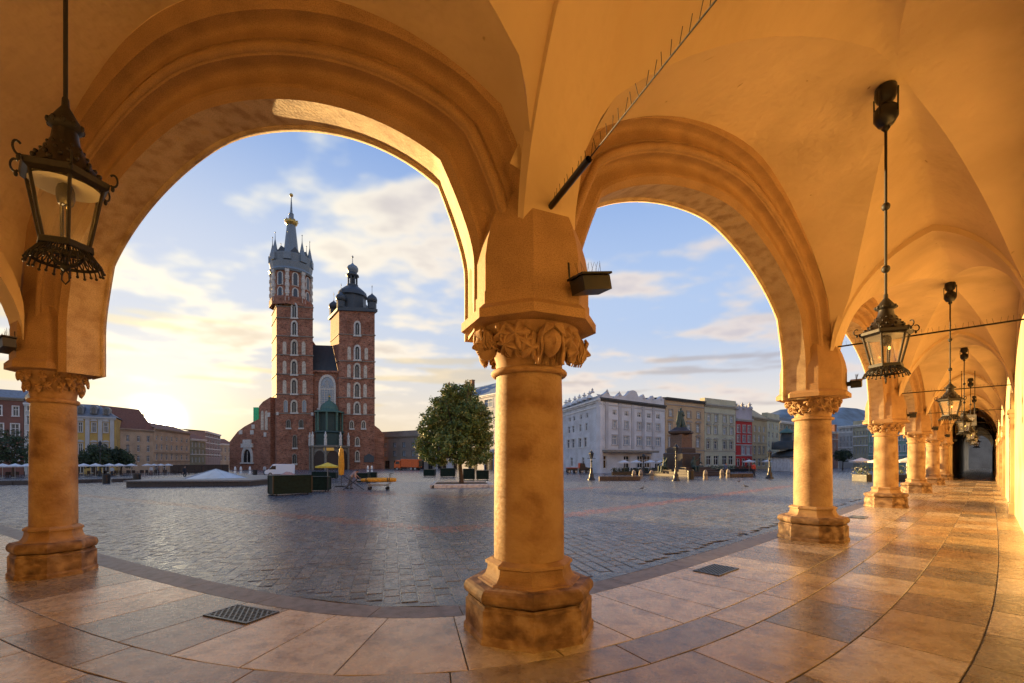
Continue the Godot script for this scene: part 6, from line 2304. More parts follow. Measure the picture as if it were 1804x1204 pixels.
func crate(label: String, where: Vector3, size: Vector3, turn: float, called := "market_crate") -> Node3D:
	var t := thing(called, label, "crate", where, turn, "green market crates")
	var b := MB.new()
	b.block(Vector3(0, 0.10 + size.y * 0.5, 0), Vector3(size.x, size.y, size.z), 0.02)
	part("case", b.mesh(), M.crate_green, t)
	b = MB.new()
	b.block(Vector3(0, size.y + 0.125, 0), Vector3(size.x + 0.05, 0.05, size.z + 0.05), 0.015)
	part("lid", b.mesh(), M.crate_green, t)
	b = MB.new()
	for sx in [-1, 1]:
		for sz in [-1, 1]:
			b.box(Vector3(sx * size.x * 0.5, size.y * 0.5 + 0.1, sz * size.z * 0.5), Vector3(0.06, size.y * 0.98, 0.06))
	part("corner_irons", b.mesh(), M.black, t)
	for sx in [-1, 1]:
		for sz in [-1, 1]:
			b = MB.new()
			b.lathe([Vector2(0.01, -0.03), Vector2(0.055, -0.03), Vector2(0.055, 0.03), Vector2(0.01, 0.03)], 10, Vector3(sx * size.x * 0.4, 0.055, sz * size.z * 0.4), 0, false, Basis(Vector3(0, 0, 1), PI / 2))
			part("caster", b.mesh(), M.rubber, t)
	return t

func wheel(t: Node, o: Vector3, r: float, w: float) -> void:
	var b := MB.new()
	var bs := Basis(Vector3(1, 0, 0), PI / 2)
	b.lathe([Vector2(r * 0.62, -w * 0.5), Vector2(r * 0.92, -w * 0.5), Vector2(r, -w * 0.3), Vector2(r, w * 0.3), Vector2(r * 0.92, w * 0.5), Vector2(r * 0.62, w * 0.5)], 20, o, 0, false, bs)
	var wh := part("wheel", b.mesh(), M.rubber, t)
	b = MB.new()
	b.lathe([Vector2(0.01, w * 0.3), Vector2(r * 0.3, w * 0.34), Vector2(r * 0.62, w * 0.42)], 16, o, 0, false, bs)
	b.lathe([Vector2(0.01, -w * 0.3), Vector2(r * 0.3, -w * 0.34), Vector2(r * 0.62, -w * 0.42)], 16, o, 0, false, bs)
	part("rim", b.mesh(), M.steel, wh)

# extruded side outline with rounded edges: x along the vehicle, y up, width across z
func hull(b: MB, poly: PackedVector2Array, w: float, inset := 0.10) -> void:
	var mid := Vector2.ZERO
	for q in poly:
		mid += q
	mid /= poly.size()
	var n := poly.size()
	var sec := [[-w * 0.5, inset], [-w * 0.5 + inset * 0.4, inset * 0.35], [-w * 0.5 + inset, 0.0], [w * 0.5 - inset, 0.0], [w * 0.5 - inset * 0.4, inset * 0.35], [w * 0.5, inset]]
	for k in sec.size() - 1:
		for i in n:
			var l := (i + 1) % n
			var q := []
			for e in [[i, k], [l, k], [l, k + 1], [i, k + 1]]:
				var p := poly[e[0]]
				var d: Vector2 = (mid - p).normalized() * sec[e[1]][1]
				q.append(Vector3(p.x + d.x, p.y + d.y, sec[e[1]][0]))
			b.quad(q[0], q[1], q[2], q[3])
	var tri := Geometry2D.triangulate_polygon(poly)
	for side in [sec[0], sec[sec.size() - 1]]:
		for k in range(0, tri.size(), 3):
			var q := []
			for m in 3:
				var p := poly[tri[k + m]]
				var d: Vector2 = (mid - p).normalized() * side[1]
				q.append(Vector3(p.x + d.x, p.y + d.y, side[0]))
			b.tri(q[0], q[1], q[2])

func make_van() -> void:
	var o := ground(493, 838.5)
	var t := thing("delivery_van", "white delivery van parked before the church", "van", o, 0.48)
	t.scale = Vector3.ONE * 0.82
	var b := MB.new()
	hull(b, PackedVector2Array([Vector2(-2.7, 0.35), Vector2(2.7, 0.35), Vector2(2.75, 2.15), Vector2(2.55, 2.35), Vector2(-1.0, 2.4), Vector2(-1.35, 2.28), Vector2(-2.05, 1.32), Vector2(-2.75, 1.02), Vector2(-2.82, 0.6)]), 2.0, 0.08)
	part("body", b.mesh(), M.car_white, t)
	for sz in [-1, 1]:
		b = MB.new()
		b.plate(PackedVector2Array([Vector2(-1.98, 1.32), Vector2(-0.75, 1.32), Vector2(-0.75, 2.02), Vector2(-1.42, 2.02)]), Vector3(0, 0, sz * 1.0), Vector3.RIGHT, Vector3.UP, Vector3(0, 0, sz * 0.012))
		part("side_window", b.mesh(), M.glass_dark, t)
		for x in [-1.75, 1.75]:
			wheel(t, Vector3(x, 0.34, sz * 0.93), 0.34, 0.22)
		b = MB.new()
		b.ball(Vector3(-2.72, 0.85, sz * 0.72), Vector3(0.08, 0.1, 0.16), 8, 6)
		part("headlight", b.mesh(), M.glass_pale, t)
		b = MB.new()
		b.box(Vector3(-1.85, 1.45, sz * 1.12), Vector3(0.12, 0.25, 0.2))
		part("mirror", b.mesh(), M.black, t)
	b = MB.new()
	b.quad(Vector3(-2.06, 1.36, -0.85), Vector3(-2.06, 1.36, 0.85), Vector3(-1.40, 2.27, 0.8), Vector3(-1.40, 2.27, -0.8))
	part("windscreen", b.mesh(), M.glass_dark, t)
	b = MB.new()
	b.block(Vector3(-2.72, 0.45, 0), Vector3(0.3, 0.25, 1.9), 0.05)
	b.block(Vector3(2.72, 0.42, 0), Vector3(0.2, 0.2, 1.9), 0.05)
	part("bumper", b.mesh(), M.black, t)

func make_truck() -> void:
	var o := ground(722, 829)
	var t := thing("refuse_truck", "orange refuse truck by the crenellated house", "truck", o, -0.25)
	var b := MB.new()
	hull(b, PackedVector2Array([Vector2(-2.2, 0.9), Vector2(3.0, 0.8), Vector2(3.2, 1.6), Vector2(3.0, 3.0), Vector2(-2.2, 3.1)]), 2.4, 0.06)
	part("body", b.mesh(), M.car_orange, t)
	for k in 6:
		b = MB.new()
		b.box(Vector3(-1.9 + k * 0.75, 1.95, 0), Vector3(0.1, 2.0, 2.46))
		part("stiffener", b.mesh(), M.car_orange, t)
	b = MB.new()
	b.box(Vector3(3.12, 1.9, 0), Vector3(0.35, 1.7, 1.9))
	part("hopper", b.mesh(), M.black, t)
	b = MB.new()
	hull(b, PackedVector2Array([Vector2(-4.2, 0.6), Vector2(-2.35, 0.6), Vector2(-2.35, 2.7), Vector2(-3.8, 2.75), Vector2(-4.2, 1.7)]), 2.3, 0.08)
	part("cab", b.mesh(), M.car_orange, t)
	b = MB.new()
	b.box(Vector3(-3.2, 2.1, 0), Vector3(1.2, 0.7, 2.33))
	part("cab_window", b.mesh(), M.glass_dark, t)
	b = MB.new()
	b.box(Vector3(-0.5, 0.65, 0), Vector3(7.0, 0.25, 0.9))
	part("chassis", b.mesh(), M.black, t)
	for sz in [-1, 1]:
		for x in [-3.3, 0.9, 2.1]:
			wheel(t, Vector3(x, 0.5, sz * 1.0), 0.5, 0.3)

func make_red_vehicle() -> void:
	var o := ground(1020, 834)
	var t := thing("utility_tractor", "small red and black utility tractor with trailer by the white corner house", "tractor", o, 0.1)
	var b := MB.new()
	b.block(Vector3(-1.3, 0.75, 0), Vector3(1.9, 0.5, 1.3), 0.04)
	part("trailer", b.mesh(), M.black, t)
	b = MB.new()
	b.box(Vector3(-1.3, 0.95, 0), Vector3(1.95, 0.1, 1.35))
	part("trailer_rail", b.mesh(), M.car_red, t)
	b = MB.new()
	hull(b, PackedVector2Array([Vector2(0.0, 0.5), Vector2(1.9, 0.5), Vector2(1.95, 0.95), Vector2(1.1, 1.1), Vector2(0.9, 1.75), Vector2(0.1, 1.8)]), 1.2, 0.05)
	part("cab", b.mesh(), M.black, t)
	b = MB.new()
	b.block(Vector3(0.2, 1.35, 0), Vector3(0.5, 0.9, 1.1), 0.06)
	part("engine_cover", b.mesh(), M.car_red, t)
	for sz in [-1, 1]:
		for x in [-1.9, -0.7, 0.4, 1.5]:
			wheel(t, Vector3(x, 0.32, sz * 0.6), 0.32, 0.2)

func street_lamp(label: String, where: Vector3, h: float, arms: bool) -> void:
	var t := thing("street_lamp", label, "street lamp", where, 0.0, "old street lamps")
	var b := MB.new()
	b.lathe([Vector2(0.42, -0.05), Vector2(0.42, 0.12), Vector2(0.3, 0.2), Vector2(0.24, 0.55), Vector2(0.28, 0.6), Vector2(0.16, 0.75), Vector2(0.13, 1.2), Vector2(0.16, 1.25), Vector2(0.08, 1.35)], 10)
	part("base", b.mesh(), M.black, t)
	b = MB.new()
	b.tube([Vector3(0, 1.3, 0), Vector3(0, h - 0.9, 0)], 0.07, 8, 0.05)
	b.ball(Vector3(0, h * 0.62, 0), Vector3(0.13, 0.1, 0.13), 10, 6)
	if arms:
		b.tube([Vector3(-0.45, h * 0.72, 0), Vector3(0.45, h * 0.72, 0)], 0.03, 6)
	part("post", b.mesh(), M.black, t)
	b = MB.new()
	b.lathe([Vector2(0.1, h - 0.95), Vector2(0.24, h - 0.4), Vector2(0.2, h - 0.4), Vector2(0.09, h - 0.9)], 6, Vector3.ZERO, 0, true)
	part("lantern_glass", b.mesh(), M.glass, t)
	b = MB.new()
	b.lathe([Vector2(0.32, h - 0.42), Vector2(0.3, h - 0.36), Vector2(0.14, h - 0.16), Vector2(0.05, h - 0.08), Vector2(0.02, h + 0.05)], 6, Vector3.ZERO, 0, true)
	for k in 6:
		var a := TAU * k / 6
		b.tube([Vector3(cos(a) * 0.11, h - 0.95, sin(a) * 0.11), Vector3(cos(a) * 0.25, h - 0.4, sin(a) * 0.25)], 0.02, 4)
	part("lantern_cap", b.mesh(), M.black, t)

func bollard(label: String, where: Vector3, m: Material, h := 0.9) -> void:
	var t := thing("stone_bollard", label, "bollard", where, 0.0, "stone bollards")
	var b := MB.new()
	b.lathe([Vector2(0.27, -0.05), Vector2(0.27, 0.1), Vector2(0.22, 0.14), Vector2(0.24, h * 0.5), Vector2(0.2, h * 0.8), Vector2(0.1, h * 0.96), Vector2(0.01, h)], 12)
	part("stone", b.mesh(), m, t)
	b = MB.new()
	b.lathe([Vector2(0.255, h * 0.42), Vector2(0.262, h * 0.46), Vector2(0.25, h * 0.5)], 12)
	part("iron_band", b.mesh(), M.black, t)

func hedge(label: String, p0: Vector3, p1: Vector3, h: float, flowers: bool, seed: int) -> void:
	var c := (p0 + p1) * 0.5
	var t := thing("planter_hedge", label, "planter", c, 0.0, "planters round the cafe terraces")
	var d := p1 - p0
	var bs := Basis(d.normalized(), Vector3.UP, d.normalized().cross(Vector3.UP))
	var b := MB.new()
	b.block(Vector3(0, h * 0.22, 0), Vector3(d.length(), h * 0.45, 0.5), 0.03, bs)
	part("trough", b.mesh(), M.black, t)
	var blobs := []
	var n := int(d.length() / 0.7) + 1
	for k in n:
		blobs.append([d * ((k + 0.5) / n - 0.5) + Vector3(0, h * 0.68, 0), Vector3(0.45, h * 0.34, 0.35)])
	var tones := [Color(0.03, 0.05, 0.02), Color(0.045, 0.07, 0.025)]
	if flowers:
		tones = [Color(0.05, 0.08, 0.03), Color(0.4, 0.4, 0.32), Color(0.06, 0.09, 0.03)]
	part("foliage", leaf_crown(blobs, n * 14, 7, 0.09, tones, seed), M.leaf, t)

func low_barrier(label: String, p0: Vector3, p1: Vector3, h: float, m: Material) -> void:
	var c := (p0 + p1) * 0.5
	var t := thing("terrace_barrier", label, "barrier", c, 0.0, "low barriers round the terraces")
	var d := p1 - p0
	var bs := Basis(d.normalized(), Vector3.UP, d.normalized().cross(Vector3.UP))
	var n := maxi(2, int(d.length() / 1.6))
	for k in n:
		var b := MB.new()
		b.block(d * ((k + 0.5) / n - 0.5) + Vector3(0, h * 0.5, 0), Vector3(d.length() / n - 0.06, h, 0.35), 0.02, bs)
		part("panel", b.mesh(), m, t)

func cafe_set(label: String, where: Vector3, seed: int) -> void:
	var r := RandomNumberGenerator.new()
	r.seed = seed
	var t := thing("cafe_table_set", label, "table set", where, r.randf() * 3.0, "cafe tables under the white parasols")
	var b := MB.new()
	b.lathe([Vector2(0.01, 0.74), Vector2(0.4, 0.74), Vector2(0.4, 0.70), Vector2(0.03, 0.70), Vector2(0.03, 0.04), Vector2(0.22, 0.03), Vector2(0.22, 0.0)], 12)
	part("table", b.mesh(), M.wood_dark, t)
	for k in 4:
		var a := TAU * k / 4 + 0.4
		var bs := Basis(Vector3.UP, a)
		b = MB.new()
		b.box(bs * Vector3(0, 0.45, 0.75), Vector3(0.45, 0.06, 0.45), bs)
		b.box(bs * Vector3(0, 0.72, 0.96), Vector3(0.45, 0.5, 0.05), bs)
		for sx in [-0.19, 0.19]:
			for sz in [0.56, 0.94]:
				b.box(bs * Vector3(sx, 0.21, sz), Vector3(0.04, 0.42, 0.04), bs)
		part("chair", b.mesh(), M.wood_dark, t)

func make_monument() -> void:
	var o := on_ground(1200, 64)
	var t := thing("bronze_monument", "dark bronze poet statue on a tall stepped granite pedestal", "monument", o)
	var b := MB.new()
	var zz := 64.0
	var hh := func(py: float) -> float: return EYE + (HZ - py) / G * zz - o.y
	for k in 4:
		b = MB.new()
		var w: float = [3.9, 3.4, 2.9, 2.5][k]
		b.block(Vector3(0.4, 0.16 + 0.30 * k, 0), Vector3(w * 2.0, 0.32, w * 2.0), 0.02, Basis(Vector3.UP, 0.5))
		part("step", b.mesh(), M.granite_dark, t)
	b = MB.new()
	b.block(Vector3(0, hh.call(815.0), 0), Vector3(3.4, 2.6, 3.4), 0.1, Basis(Vector3.UP, 0.5))
	b.block(Vector3(0, hh.call(797.0), 0), Vector3(2.7, 1.2, 2.7), 0.1, Basis(Vector3.UP, 0.5))
	part("lower_pedestal", b.mesh(), M.granite_dark, t)
	b = MB.new()
	b.block(Vector3(0, hh.call(778.0), 0), Vector3(2.05, 2.0, 2.05), 0.04, Basis(Vector3.UP, 0.5))
	b.block(Vector3(0, hh.call(776.0), 0), Vector3(2.12, 0.12, 2.12), 0.02, Basis(Vector3.UP, 0.5))
	part("die", b.mesh(), M.granite, t)
	b = MB.new()
	b.lathe([Vector2(1.5, hh.call(767.0)), Vector2(2.05, hh.call(764.0)), Vector2(2.1, hh.call(761.0)), Vector2(1.5, hh.call(758.0)), Vector2(1.1, hh.call(754.0)), Vector2(0.1, hh.call(753.0))], 4, Vector3.ZERO, 0.5 - PI / 4, true)
	part("cornice", b.mesh(), M.granite_dark, t)
	# the poet: long cloak, one hand at the breast
	b = MB.new()
	var y0: float = hh.call(755.0)
	var H: float = hh.call(718.0) - y0
	var bones := [[Vector3(-0.16, 0, 0), Vector3(-0.05, 0.45, 0), 0.17, 0.13], [Vector3(0.2, 0, 0.02), Vector3(0.05, 0.45, 0), 0.17, 0.12], [Vector3(0, 0.45, 0), Vector3(-0.02, 0.74, 0), 0.125, 0.12], [Vector3(-0.13, 0.77, 0), Vector3(0.10, 0.77, 0), 0.06, 0.06], [Vector3(-0.16, 0.77, 0), Vector3(-0.2, 0.25, -0.02), 0.06, 0.14], [Vector3(0.12, 0.77, 0), Vector3(0.18, 0.6, 0.05), 0.05, 0.045], [Vector3(0.18, 0.6, 0.05), Vector3(0.04, 0.66, 0.12), 0.04, 0.035], [Vector3(-0.02, 0.8, 0), Vector3(-0.02, 0.88, 0.01), 0.04, 0.04], [Vector3(-0.02, 0.91, 0.02), Vector3(-0.02, 0.94, 0.015), 0.058, 0.062], [Vector3(-0.02, 0.90, 0.075), Vector3(-0.02, 0.905, 0.08), 0.014, 0.012]]
	for k in 6:
		var a := TAU * k / 6 + 0.3
		bones.append([Vector3(cos(a) * 0.2, 0.02, sin(a) * 0.17), Vector3(cos(a) * 0.12, 0.6, sin(a) * 0.1), 0.04, 0.02])
	for e in bones:
		e[0] = e[0] * Vector3(0.72, 1, 0.8) * H + Vector3(0, y0, 0)
		e[1] = e[1] * Vector3(0.72, 1, 0.8) * H + Vector3(0, y0, 0)
		e[2] *= H * 0.72
		e[3] *= H * 0.72
	bones_into(b, bones, 0.06, 0.06)
	part("statue", b.mesh(), M.verdigris_dark, t)
	# seated figures round the foot
	for k in 4:
		var a := TAU * k / 4 + 0.5 + 0.785
		var d := Vector3(cos(a), 0, sin(a))
		var s := Vector3(-sin(a), 0, cos(a))
		var q := d * 2.7 + Vector3(0, hh.call(812.0) - 0.9, 0)
		b = MB.new()
		bones_into(b, [[q, q + Vector3(0, 0.9, 0) - d * 0.1, 0.34, 0.28], [q + Vector3(0, 0.9, 0), q + Vector3(0, 1.3, 0) + d * 0.05, 0.12, 0.19], [q + s * 0.2, q + d * 0.7 + s * 0.25 + Vector3(0, 0.1, 0), 0.2, 0.15], [q + d * 0.7 + s * 0.25, q + d * 0.75 + s * 0.25 - Vector3(0, 0.7, 0), 0.15, 0.11], [q - s * 0.2, q + d * 0.6 - s * 0.25 + Vector3(0, 0.1, 0), 0.2, 0.15], [q + d * 0.6 - s * 0.25, q + d * 0.7 - s * 0.25 - Vector3(0, 0.7, 0), 0.15, 0.11], [q + Vector3(0, 0.8, 0) + s * 0.3, q + Vector3(0, 0.5, 0) + s * 0.7 + d * 0.3, 0.11, 0.08], [q + Vector3(0, 0.8, 0) - s * 0.3, q + Vector3(0, 1.3, 0) - s * 0.9 + d * 0.2, 0.11, 0.07]], 0.09, 0.09)
		part("seated_figure", b.mesh(), M.verdigris_dark, t)

func make_small_church() -> void:
	var o := on_ground(1408, 86)
	var t := thing("small_domed_church", "small white walled church with dark roof and green cupola", "church", o)
	var zz := 86.0
	var hh := func(py: float) -> float: return EYE + (HZ - py) / G * zz - o.y
	var b := MB.new()
	b.box(Vector3(0, hh.call(806.0) * 0.5, 0), Vector3(7.0, hh.call(806.0), 6.0))
	var w := part("wall", b.mesh(), M.white_trim, t)
	b = MB.new()
	b.lathe([Vector2(0.01, 0.02), Vector2(0.38, 0.02), Vector2(0.45, 0.0)], 16, Vector3(-1.85, hh.call(811.5), 3.02), 0, false, Basis(Vector3(1, 0, 0), PI / 2))
	part("round_window", b.mesh(), M.glass_dark, w)
	b = MB.new()
	b.lathe([Vector2(5.4, hh.call(806.5)), Vector2(5.3, hh.call(804.0)), Vector2(3.6, hh.call(796.0)), Vector2(1.6, hh.call(792.0)), Vector2(1.5, hh.call(789.0))], 4, Vector3.ZERO, PI / 4, true)
	var r := part("roof", b.mesh(), M.roof_dark, t)
	var oc := Vector3((1392.0 - 1408.0) / G * zz, 0, -1.0)
	b = MB.new()
	b.lathe([Vector2(2.6, hh.call(792.0)), Vector2(2.5, hh.call(780.0)), Vector2(1.0, hh.call(776.0)), Vector2(0.9, hh.call(763.0))], 12, oc)
	part("drum", b.mesh(), M.roof_dark, r)
	b = MB.new()
	b.lathe([Vector2(1.3, hh.call(763.0)), Vector2(1.25, hh.call(761.0)), Vector2(0.7, hh.call(757.0)), Vector2(0.2, hh.call(755.0)), Vector2(0.03, hh.call(750.0))], 12, oc)
	part("cupola", b.mesh(), M.verdigris, r)

func pigeon(label: String, where: Vector3, turn: float) -> void:
	var t := thing("pigeon", label, "pigeon", where, turn, "pigeons on the setts")
	var b := MB.new()
	bones_into(b, [[Vector3(-0.09, 0.12, 0), Vector3(0.06, 0.14, 0), 0.045, 0.055], [Vector3(0.06, 0.14, 0), Vector3(0.12, 0.23, 0), 0.045, 0.024], [Vector3(0.12, 0.23, 0), Vector3(0.135, 0.24, 0), 0.028, 0.026], [Vector3(0.155, 0.236, 0), Vector3(0.185, 0.228, 0), 0.010, 0.004], [Vector3(-0.09, 0.12, 0), Vector3(-0.22, 0.085, 0), 0.035, 0.018], [Vector3(0.02, 0.1, 0.025), Vector3(0.02, 0.01, 0.03), 0.012, 0.008], [Vector3(0.02, 0.1, -0.025), Vector3(0.0, 0.01, -0.03), 0.012, 0.008]], 0.014, 0.02)
	part("body", b.mesh(), M.feather, t)

func bin(label: String, where: Vector3) -> void:
	var t := thing("litter_bin", label, "litter bin", where, 0.0, "litter bins")
	var b := MB.new()
	b.lathe([Vector2(0.3, 0.0), Vector2(0.34, 0.05), Vector2(0.36, 0.95), Vector2(0.38, 1.0), Vector2(0.3, 1.0), Vector2(0.28, 0.5), Vector2(0.01, 0.5)], 14)
	part("barrel", b.mesh(), M.black, t)

func make_props() -> void:
	# glass pyramid of the sunken museum light, on its dark plinth
	var p0 := on_ground(222, 40)
	var p1 := on_ground(440, 41)
	var d := (p1 - p0).normalized()
	d.y = 0
	d = d.normalized()
	var bk := Vector3(d.z, 0, -d.x)
	var w := (p1 - p0).length()
	var t := thing("stone_plinth", "low dark stone fountain plinth under the glass pyramid", "plinth", (p0 + p1) * 0.5 + bk * 7.0)
	var bs := Basis(d, Vector3.UP, d.cross(Vector3.UP))
	var b := MB.new()
	b.block(Vector3(0, 0.12, 0), Vector3(w, 0.6, 14.0), 0.02, bs)
	part("wall", b.mesh(), M.granite_dark, t)
	b = MB.new()
	b.block(Vector3(0, 0.50, 0), Vector3(w + 0.3, 0.14, 14.3), 0.03, bs)
	part("coping", b.mesh(), M.kerb, t)
	t = thing("glass_pyramid", "low glass pyramid skylight standing on the dark plinth", "skylight", on_ground(380, 46.5) + Vector3(0, 0.57, 0), 0.62)
	var ap := Vector3(0, 0.95, 0)
	var c := [Vector3(-2.7, 0, 2.7), Vector3(2.7, 0, 2.7), Vector3(2.7, 0, -2.7), Vector3(-2.7, 0, -2.7)]
	for k in 4:
		b = MB.new()
		b.tri(c[k], c[(k + 1) % 4], ap)
		part("pane", b.mesh(), M.pyramid_glass, t)
		b = MB.new()
		b.tube([c[k], ap], 0.03, 5)
		b.tube([c[k], c[(k + 1) % 4]], 0.04, 5)
		for q in [0.33, 0.66]:
			b.tube([c[k].lerp(c[(k + 1) % 4], q), ap], 0.015, 4)
		part("glazing_bar", b.mesh(), M.steel, t)
	# linden tree in its stone bed
	var o := ground(813, 857)
	t = thing("tree_bed", "low stone kerbed bed of soil round the linden tree", "planter", o)
	var hw := 2.35
	b = MB.new()
	for sx in [-1, 1]:
		b.block(Vector3(sx * hw, 0.12, 0), Vector3(0.35, 0.36, hw * 2.0 + 0.35), 0.06, Basis(Vector3.UP, 0.12))
		b.block(Basis(Vector3.UP, 0.12) * Vector3(0, 0.12, sx * hw), Vector3(hw * 2.0 - 0.36, 0.35, 0.35), 0.06, Basis(Vector3.UP, 0.12))
	part("kerb", b.mesh(), M.limestone, t)
	b = MB.new()
	b.block(Vector3(0, 0.08, 0), Vector3(hw * 2.0, 0.3, hw * 2.0), 0.1, Basis(Vector3.UP, 0.12))
	part("soil", b.mesh(), M.soil, t)
	var z := -o.z
	var sc := z / G
	var blobs := []
	for e in [[806, 755, 34, 46], [790, 712, 20, 26], [822, 712, 22, 28], [760, 760, 24, 38], [748, 790, 18, 26], [848, 752, 20, 40], [852, 790, 17, 30], [800, 790, 44, 30], [775, 735, 24, 34], [832, 740, 26, 34], [768, 812, 20, 12], [830, 812, 26, 12], [803, 695, 16, 14], [785, 690, 8, 12], [826, 690, 8, 12]]:
		blobs.append([Vector3((e[0] - 813.0) * sc, (857.0 - e[1]) * sc, rng.randf_range(-0.8, 0.8)), Vector3(e[2] * sc, e[3] * sc, maxf(e[2], 20.0) * sc)])
	tree("linden_tree", "dense round linden tree with warm green leaves in a stone bed", o + Vector3(0, 0.2, 0), blobs, 1.6, 0.19, 2300, 16, 0.12, [Color(0.11, 0.17, 0.035), Color(0.14, 0.185, 0.04), Color(0.085, 0.14, 0.03), Color(0.17, 0.185, 0.045)], 61)
	# trees of the left terrace
	var dark := [Color(0.03, 0.055, 0.02), Color(0.045, 0.07, 0.022), Color(0.025, 0.04, 0.018)]
	for e in [["dark green tree before the red brick townhouse", 22, 86, [[22, 796, 38, 26], [8, 790, 30, 30], [25, 772, 18, 16], [44, 805, 18, 22], [-18, 790, 26, 30]], 3], ["dark tree before the yellow townhouse's ground floor", 166, 92, [[166, 806, 24, 16], [172, 796, 18, 14], [150, 812, 14, 12], [182, 812, 14, 12]], 4], ["dark tree before the peach corner townhouse", 213, 96, [[213, 808, 18, 14], [206, 800, 12, 10], [224, 814, 10, 10]], 5]]:
		var q := on_ground(e[1], e[2])
		var s2: float = e[2] / G
		var bl := []
		var gy: float = HZ + (EYE - q.y) / e[2] * G
		for x in e[3]:
			bl.append([Vector3((x[0] - e[1]) * s2, (gy - x[1]) * s2, 0), Vector3(x[2] * s2, x[3] * s2, x[2] * s2 * 0.8)])
		tree("terrace_tree", e[0], q, bl, 1.8, 0.18, 420, 12, 0.21, dark, e[4])
	var q := on_ground(1485, 92)
	tree("round_tree", "small dark round tree before the white and pink townhouses", q, [[Vector3(0, 2.9, 0), Vector3(1.7, 1.0, 1.5)], [Vector3(0.3, 3.3, 0), Vector3(1.1, 0.8, 1.0)]], 1.5, 0.12, 160, 10, 0.2, dark, 8)
	# parasols
	var names := ["white cafe parasol before the red brick townhouse", "white cafe parasol before the yellow townhouse", "small white cafe parasol before the long peach facade", "white cafe parasol before the white corner house", "pale cafe parasol among planters by the mint green house"]
	for e in [[-22, 834, 72, 14, 0], [4, 836, 72, 14, 0], [26, 835, 74, 14, 0], [48, 834, 76, 13, 0], [147, 834, 78, 12, 1], [168, 834, 79, 12, 1], [192, 834, 81, 11, 1], [209, 833, 82, 11, 1], [231, 833, 85, 9, 1], [259, 832, 92, 8, 2], [271, 832, 93, 7, 2], [283, 832, 94, 7, 2], [296, 832, 95, 7, 2], [1100, 822, 70, 12, 3], [1121, 822, 71, 12, 3], [1146, 822, 72, 12, 3], [1164, 822, 73, 10, 3], [1518, 818, 52, 18, 4], [1556, 816, 44, 22, 4], [1598, 818, 46, 17, 4], [1320, 823, 80, 10, 3], [1352, 823, 84, 9, 3]]:
		var gpos := on_ground(e[0], e[2])
		var half: float = e[3] * e[2] / G
		var top_y: float = EYE + (HZ - e[1] + 5.0) / G * e[2] - gpos.y
		if e[4] == 3:
			top_y = EYE + (HZ - 818.0) / G * e[2] - gpos.y
		if e[4] == 4:
			top_y = EYE + (HZ - 815.0) / G * e[2] - gpos.y
		parasol(names[e[4]], gpos, half, maxf(top_y, 1.9), M.canvas_white, "white cafe parasols")
	rng.seed = 55
	for k in 14:
		cafe_set("dark cafe table with chairs under the parasols of the townhouse terraces", on_ground(-20 + k * 24.0 + (70.0 if k > 2 else 0.0), 73 + k * 1.6), k)
	for k in 8:
		cafe_set("dark cafe table with chairs before the white corner house terrace", on_ground(1090 + k * 11.0, 71 + (k % 3) * 1.5), 40 + k)
	hedge("dark hedge trough before the white corner house terrace", on_ground(1078, 68), on_ground(1112, 68), 1.1, false, 3)
	hedge("dark hedge trough beside the statue steps", on_ground(1114, 68.5), on_ground(1160, 69), 1.1, false, 4)
	hedge("dark hedge trough before the cream and red townhouses", on_ground(1246, 82), on_ground(1330, 88), 1.2, false, 5)
	hedge("planter of pale flowers by the mint green house", on_ground(1506, 44), on_ground(1532, 42), 1.5, true, 6)
	hedge("planter of pale flowers between the pale and greyish columns", on_ground(1575, 42), on_ground(1606, 41), 1.5, true, 7)
	low_barrier("dark low barrier before the red brick townhouse terrace", on_ground(-10, 46), on_ground(58, 47), 0.45, M.granite_dark)
	low_barrier("dark low barrier before the yellow townhouse terrace", on_ground(134, 50), on_ground(182, 52), 0.4, M.granite_dark)
	low_barrier("dark low barrier beside the litter bin and plinth", on_ground(196, 52), on_ground(238, 54), 0.4, M.granite_dark)
	low_barrier("black and pale low barrier before the white corner house", on_ground(1055, 48), on_ground(1128, 48), 0.45, M.granite_dark)
	low_barrier("black and pale low barrier before the red townhouse", on_ground(1286, 55), on_ground(1326, 56), 0.45, M.granite_dark)
	low_barrier("long dark hoarding before the long peach facade", on_ground(300, 105), on_ground(402, 118), 1.9, M.wood_dark)
	bin("black litter bin beside the yellow townhouse terrace", on_ground(187, 49))
	bin("black litter bin at the plinth corner", on_ground(241, 50))
	bin("dark litter bin at the foot of the monument", on_ground(1217, 50))
	bin("dark litter bin before the church chapel", on_ground(449, 78))
	for e in [[414, 96], [424, 98], [440, 96], [648, 100], [655, 100]]:
		bollard("pale conical bollard before the brick church", on_ground(e[0], e[1]), M.white_trim, 1.5)
	for e in [[1117, 52], [1129, 54], [1148, 51]]:
		bollard("stone bollard before the monument steps", on_ground(e[0], e[1]), M.grey_stone, 1.05)
	for e in [[1243, 50], [1272, 54], [1283, 55]]:
		bollard("stone bollard between the monument and the red townhouse", on_ground(e[0], e[1]), M.grey_stone, 1.05)
	street_lamp("old lamp post before the yellow townhouse", on_ground(176, 80), 6.3, false)
	street_lamp("old lamp post before the corner of the white house", on_ground(1042, 50), 3.3, true)
	street_lamp("old lamp post in front of the bronze monument", on_ground(1191, 46), 3.8, true)
	street_lamp("small lamp post beside the white house parasols", on_ground(1134, 66), 3.2, false)
	street_lamp("old lamp post before the lemon townhouse", on_ground(1356, 51), 3.3, true)
	# market crates and parasols before the church
	crate("large dark green market crate with a cloth on top", ground(511, 872), Vector3(2.3, 1.12, 1.2), 0.72)
	crate("lower dark green market crate with a steel strip", ground(561, 866), Vector3(1.45, 0.92, 0.95), 0.12)
